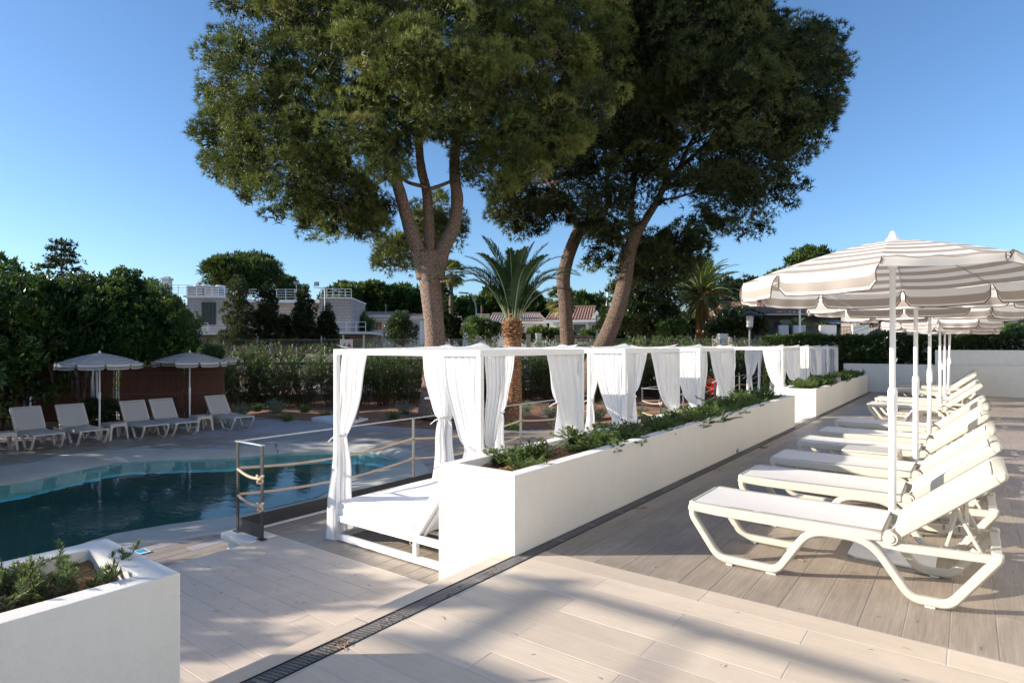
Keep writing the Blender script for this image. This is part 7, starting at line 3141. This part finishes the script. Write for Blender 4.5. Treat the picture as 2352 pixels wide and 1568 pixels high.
for (px, yt, d, lb) in ((886, 698, 60, 'thin roof aerial above the left white house'), (1163, 700, 57, 'thin roof aerial above the middle white house')):
    o = MB().tube([W(px, 725, d), W(px, yt, d)], .025, 5).bar(W(px - 6, yt + 4, d), W(px + 6, yt + 4, d), .02, .02).build('aerial', M['steel_rail'])
    tag(o, lb, 'aerial')

# ================================================================== SHOWER AND PIPE STAND
st_ = thing('shower_tray', 'white raised shower platform at the edge of the pool deck', 'shower tray', (0, 0, 0))
cc = Vector((-16.35, 12.55, ZP))
b = MB()
pts = [G(715, 966, ZP), G(784, 977, ZP), G(846, 968, ZP), G(775, 957, ZP)]
b.prism([(p.x, p.y) for p in pts], ZP - .02, ZP + .11)
b.build('platform', M['white_paint'], st_, bevel=.01)
sp_ = thing('outdoor_shower', 'slim grey outdoor shower column standing on the white platform', 'shower', (0, 0, 0))
q = G(821, 962, ZP + .11)
b = MB()
b.box((q.x - .045, q.y - .03, ZP + .112), (q.x + .045, q.y + .03, ZP + 2.2))
b.build('column', M['steel_rail'], sp_, bevel=.006)
b = MB()
b.tube([(q.x, q.y, ZP + 2.18), (q.x - .25, q.y - .1, ZP + 2.2)], .012, 8)
b.lathe([(.07, ZP + 2.165), (.07, ZP + 2.18), (.02, ZP + 2.2)], 14, (q.x - .25, q.y - .1, 0))
b.build('shower_head', M['galv'], sp_, smooth=50)
MB().lathe([(.02, 0), (.02, .05), (.012, .06)], 10).build('valve', M['galv'], sp_, smooth=50, loc=(q.x - .02, q.y - .08, ZP + 1.15))
wp = thing('pipe_stand', 'white angled pipe on a thin stake in front of the forked pine', 'pipe', (0, 0, 0))
d_ = 17.5
b = MB()
b.bar(W(976, 914.5, d_), W(1006, 914.5, d_), .05, .055).bar(W(1003, 914.5, d_), W(1003, 938, d_), .05, .055, FV)
b.bar(W(998, 937, d_), W(1004, 937, d_), .05, .05)
b.build('elbow_pipe', M['white_metal'], wp, bevel=.01)
q = G(1002, 973, ZP)
q2 = W(1003, 912, d_)
MB().tube([(q2.x, q2.y, ZP - .02), (q2.x, q2.y, q2.z)], .010, 8).build('stake', M['galv'], wp)
sg = thing('pictogram_sign', 'small sign with a blue and a red triangle on the mesh fence', 'sign', (0, 0, 0))
ds = 29
b = MB()
p0, p1 = W(1075, 790, ds), W(1103, 790, ds)
b.bar(p0, p1, .02, 26 / FPX * ds)
b.build('board', M['far_white'], sg, bevel=.003)
sg.location = RV * (-1.95 * 2.95)     # hangs left of the palm trunk
for k, (x0, x1, mt) in enumerate(((1079, 1088, 'blue_card'), (1090, 1099, 'red_lamp'))):
    t_ = MB()
    o1 = FV * -.014
    t_.quad(W(x0, 794, ds) + o1, W(x1, 794, ds) + o1, W((x0 + x1) / 2, 785, ds) + o1)
    t_.build('triangle', M[mt], sg, fix=False)
sg.location = W(796, 792, 28.5) - W(1089, 790, 29)

# ================================================================== PARKED CARS BEHIND THE HEDGE
def car(label, pos, rz, mat, van=False):
    t = thing('parked_car', label, 'car', pos, rz)
    L, Wd, H = (4.1, 1.7, 1.45) if not van else (4.6, 1.85, 1.95)
    prof = [(0, .32), (.02, .62), (.12, .78), (.95, .88), (1.45, H - .04), (1.8, H), (3.2, H), (3.75, H - .30), (4.0, .88), (4.08, .6), (4.08, .32)]
    if van:
        prof = [(0, .35), (.03, .8), (.3, .98), (.8, 1.1), (1.5, H - .06), (1.8, H), (4.45, H), (4.55, H - .2), (4.6, .8), (4.6, .35)]
    b = MB()
    rings = []
    for sy, ins in ((-1, .10), (-1, 0), (1, 0), (1, .10)):
        ring = []
        for (x, z) in prof:
            tap = .0 if z < .95 else .16 * (z - .95) / .5
            y = sy * (Wd / 2 - tap - (0 if ins == 0 else 0))
            ring.append((x + (ins * .3 if x < 2 else -ins * .3), y if ins == 0 else y, z - ins * .3 if z > .5 else z))
        rings.append(ring)
    rings = [rings[1], rings[2]]
    n = len(prof)
    b.v = [*rings[0], *rings[1]]
    b.f.append(tuple(range(n)))
    b.f.append(tuple(range(n, 2 * n))[::-1])
    for i in range(n):
        j = (i + 1) % n
        b.f.append((i, j, n + j, n + i))
    b.build('body', mat, t, bevel=.05)
    for sy in (-1, 1):
        g = MB()
        y = sy * (Wd / 2 - .10)
        pts = [(1.12, .93), (1.55, H - .13), (3.15, H - .11), (3.62, .93)] if not van else [(1.0, 1.15), (1.6, H - .16), (2.6, H - .14), (2.6, 1.15)]
        m = len(pts)
        for q in (0, .045):
            for (x, z) in pts:
                tap = .16 * (z - .95) / .5
                g.v.append((x, sy * (Wd / 2 - tap - .02 + q), z))
        g.f.append(tuple(range(m)))
        g.f.append(tuple(range(m, 2 * m)))
        for i in range(m):
            g.f.append((i, (i + 1) % m, m + (i + 1) % m, m + i))
        g.build('window', M['glass'], t)
        MB().box((.0, sy * (Wd / 2 - .30) - .16, .60), (.06, sy * (Wd / 2 - .30) + .16, .74)).build('headlight', M['galv'], t, bevel=.02)
        MB().box((L - .06, sy * (Wd / 2 - .2) - .1, .66), (L + .0, sy * (Wd / 2 - .2) + .1, .84)).build('tail_light', M['red_lamp'], t, bevel=.02)
        for x in (.78, L - .85):
            w_ = MB()
            w_.tube([(x, sy * (Wd / 2 - .2), .31), (x, sy * (Wd / 2 + .01), .31)], .31, 20)
            w = w_.build('wheel', M['black'], t, smooth=40)
            MB().tube([(x, sy * (Wd / 2 + .0), .31), (x, sy * (Wd / 2 + .02), .31)], .19, 16).build('rim', M['galv'], w)
    return t


for k, (s_, mt, lb, van) in enumerate(((1.0, 'car_white', 'white car glimpsed through the oleanders behind the rightmost pool lounger', False), (7.4, 'car_white', 'white van glimpsed through the hedge left of the forked pine', True),
                                       (13.2, 'car_blue', 'silver car glimpsed through the hedge right of the forked pine', False), (19.2, 'car_white', 'white car glimpsed behind the second canopy bed', False))):
    p = H0 + HD * s_ + HN * 5.4
    car(lb, (p.x, p.y, -1.30), fang + (PI if k % 2 else 0) * 0, M[mt], van)

# ================================================================== WHAT STANDS OUTSIDE THE PICTURE
# concrete pergola left of the landing; the bands of shade across the beige planks come from it
t = thing('pergola', 'white pergola frame standing far left of the landing', 'pergola', (0, 0, 0))
PH = 4.20
for (x, y, w_, h_) in ((-11.79, -4.50, .27, PH - .062), (-11.79, -5.61, .30, PH - .062), (-6.5, -4.24, .14, PH - .062)):
    MB().box((x - w_ / 2, y - w_ / 2, ZP), (x + w_ / 2, y + w_ / 2, h_)).build('post', M['plaster'], t, bevel=.01)
for y in (-4.24, -5.26):
    MB().box((-12.0, y - .03, PH - .06), (-5.9, y + .03, PH)).build('beam', M['plaster'], t)
for (x, w_) in ((-11.79, .05), (-10.84, .018)):
    MB().box((x - w_, -7.5, PH + .001), (x + w_, -4.2, PH + .05 * (w_ > .02) + .02)).build('rafter', M['plaster'], t)
# unseen hotel front, set close and cut short to tune the light it throws back
hf = MB()
hx = 3.9
hf.box((hx, .8, -.2), (hx + .4, 26, 11))
ht = thing('unseen_hotel_facade', 'unseen white hotel front along the right side of the terrace', 'building', (0, 0, 0))
hf.build('wall', M['plaster'], ht)
for fl in range(3):
    for k in range(5):
        y = 1.6 + k * 5.0
        z = .15 + fl * 3.4
        o = MB().box((hx - .03, y, z), (hx - .001, y + 2.2, z + 2.25)).build('window', M['white_metal'], ht)
        MB().box((hx - .045, y + .06, z + .06), (hx - .031, y + 1.06, z + 2.19)).box((hx - .045, y + 1.14, z + .06), (hx - .031, y + 2.14, z + 2.19)).build('pane', M['glass'], o)
    if fl:
        MB().box((hx - .5, .8, fl * 3.4 - .2), (hx - .001, 26, fl * 3.4)).build('balcony_slab', M['plaster'], ht)
bpy.context.view_layer.update()
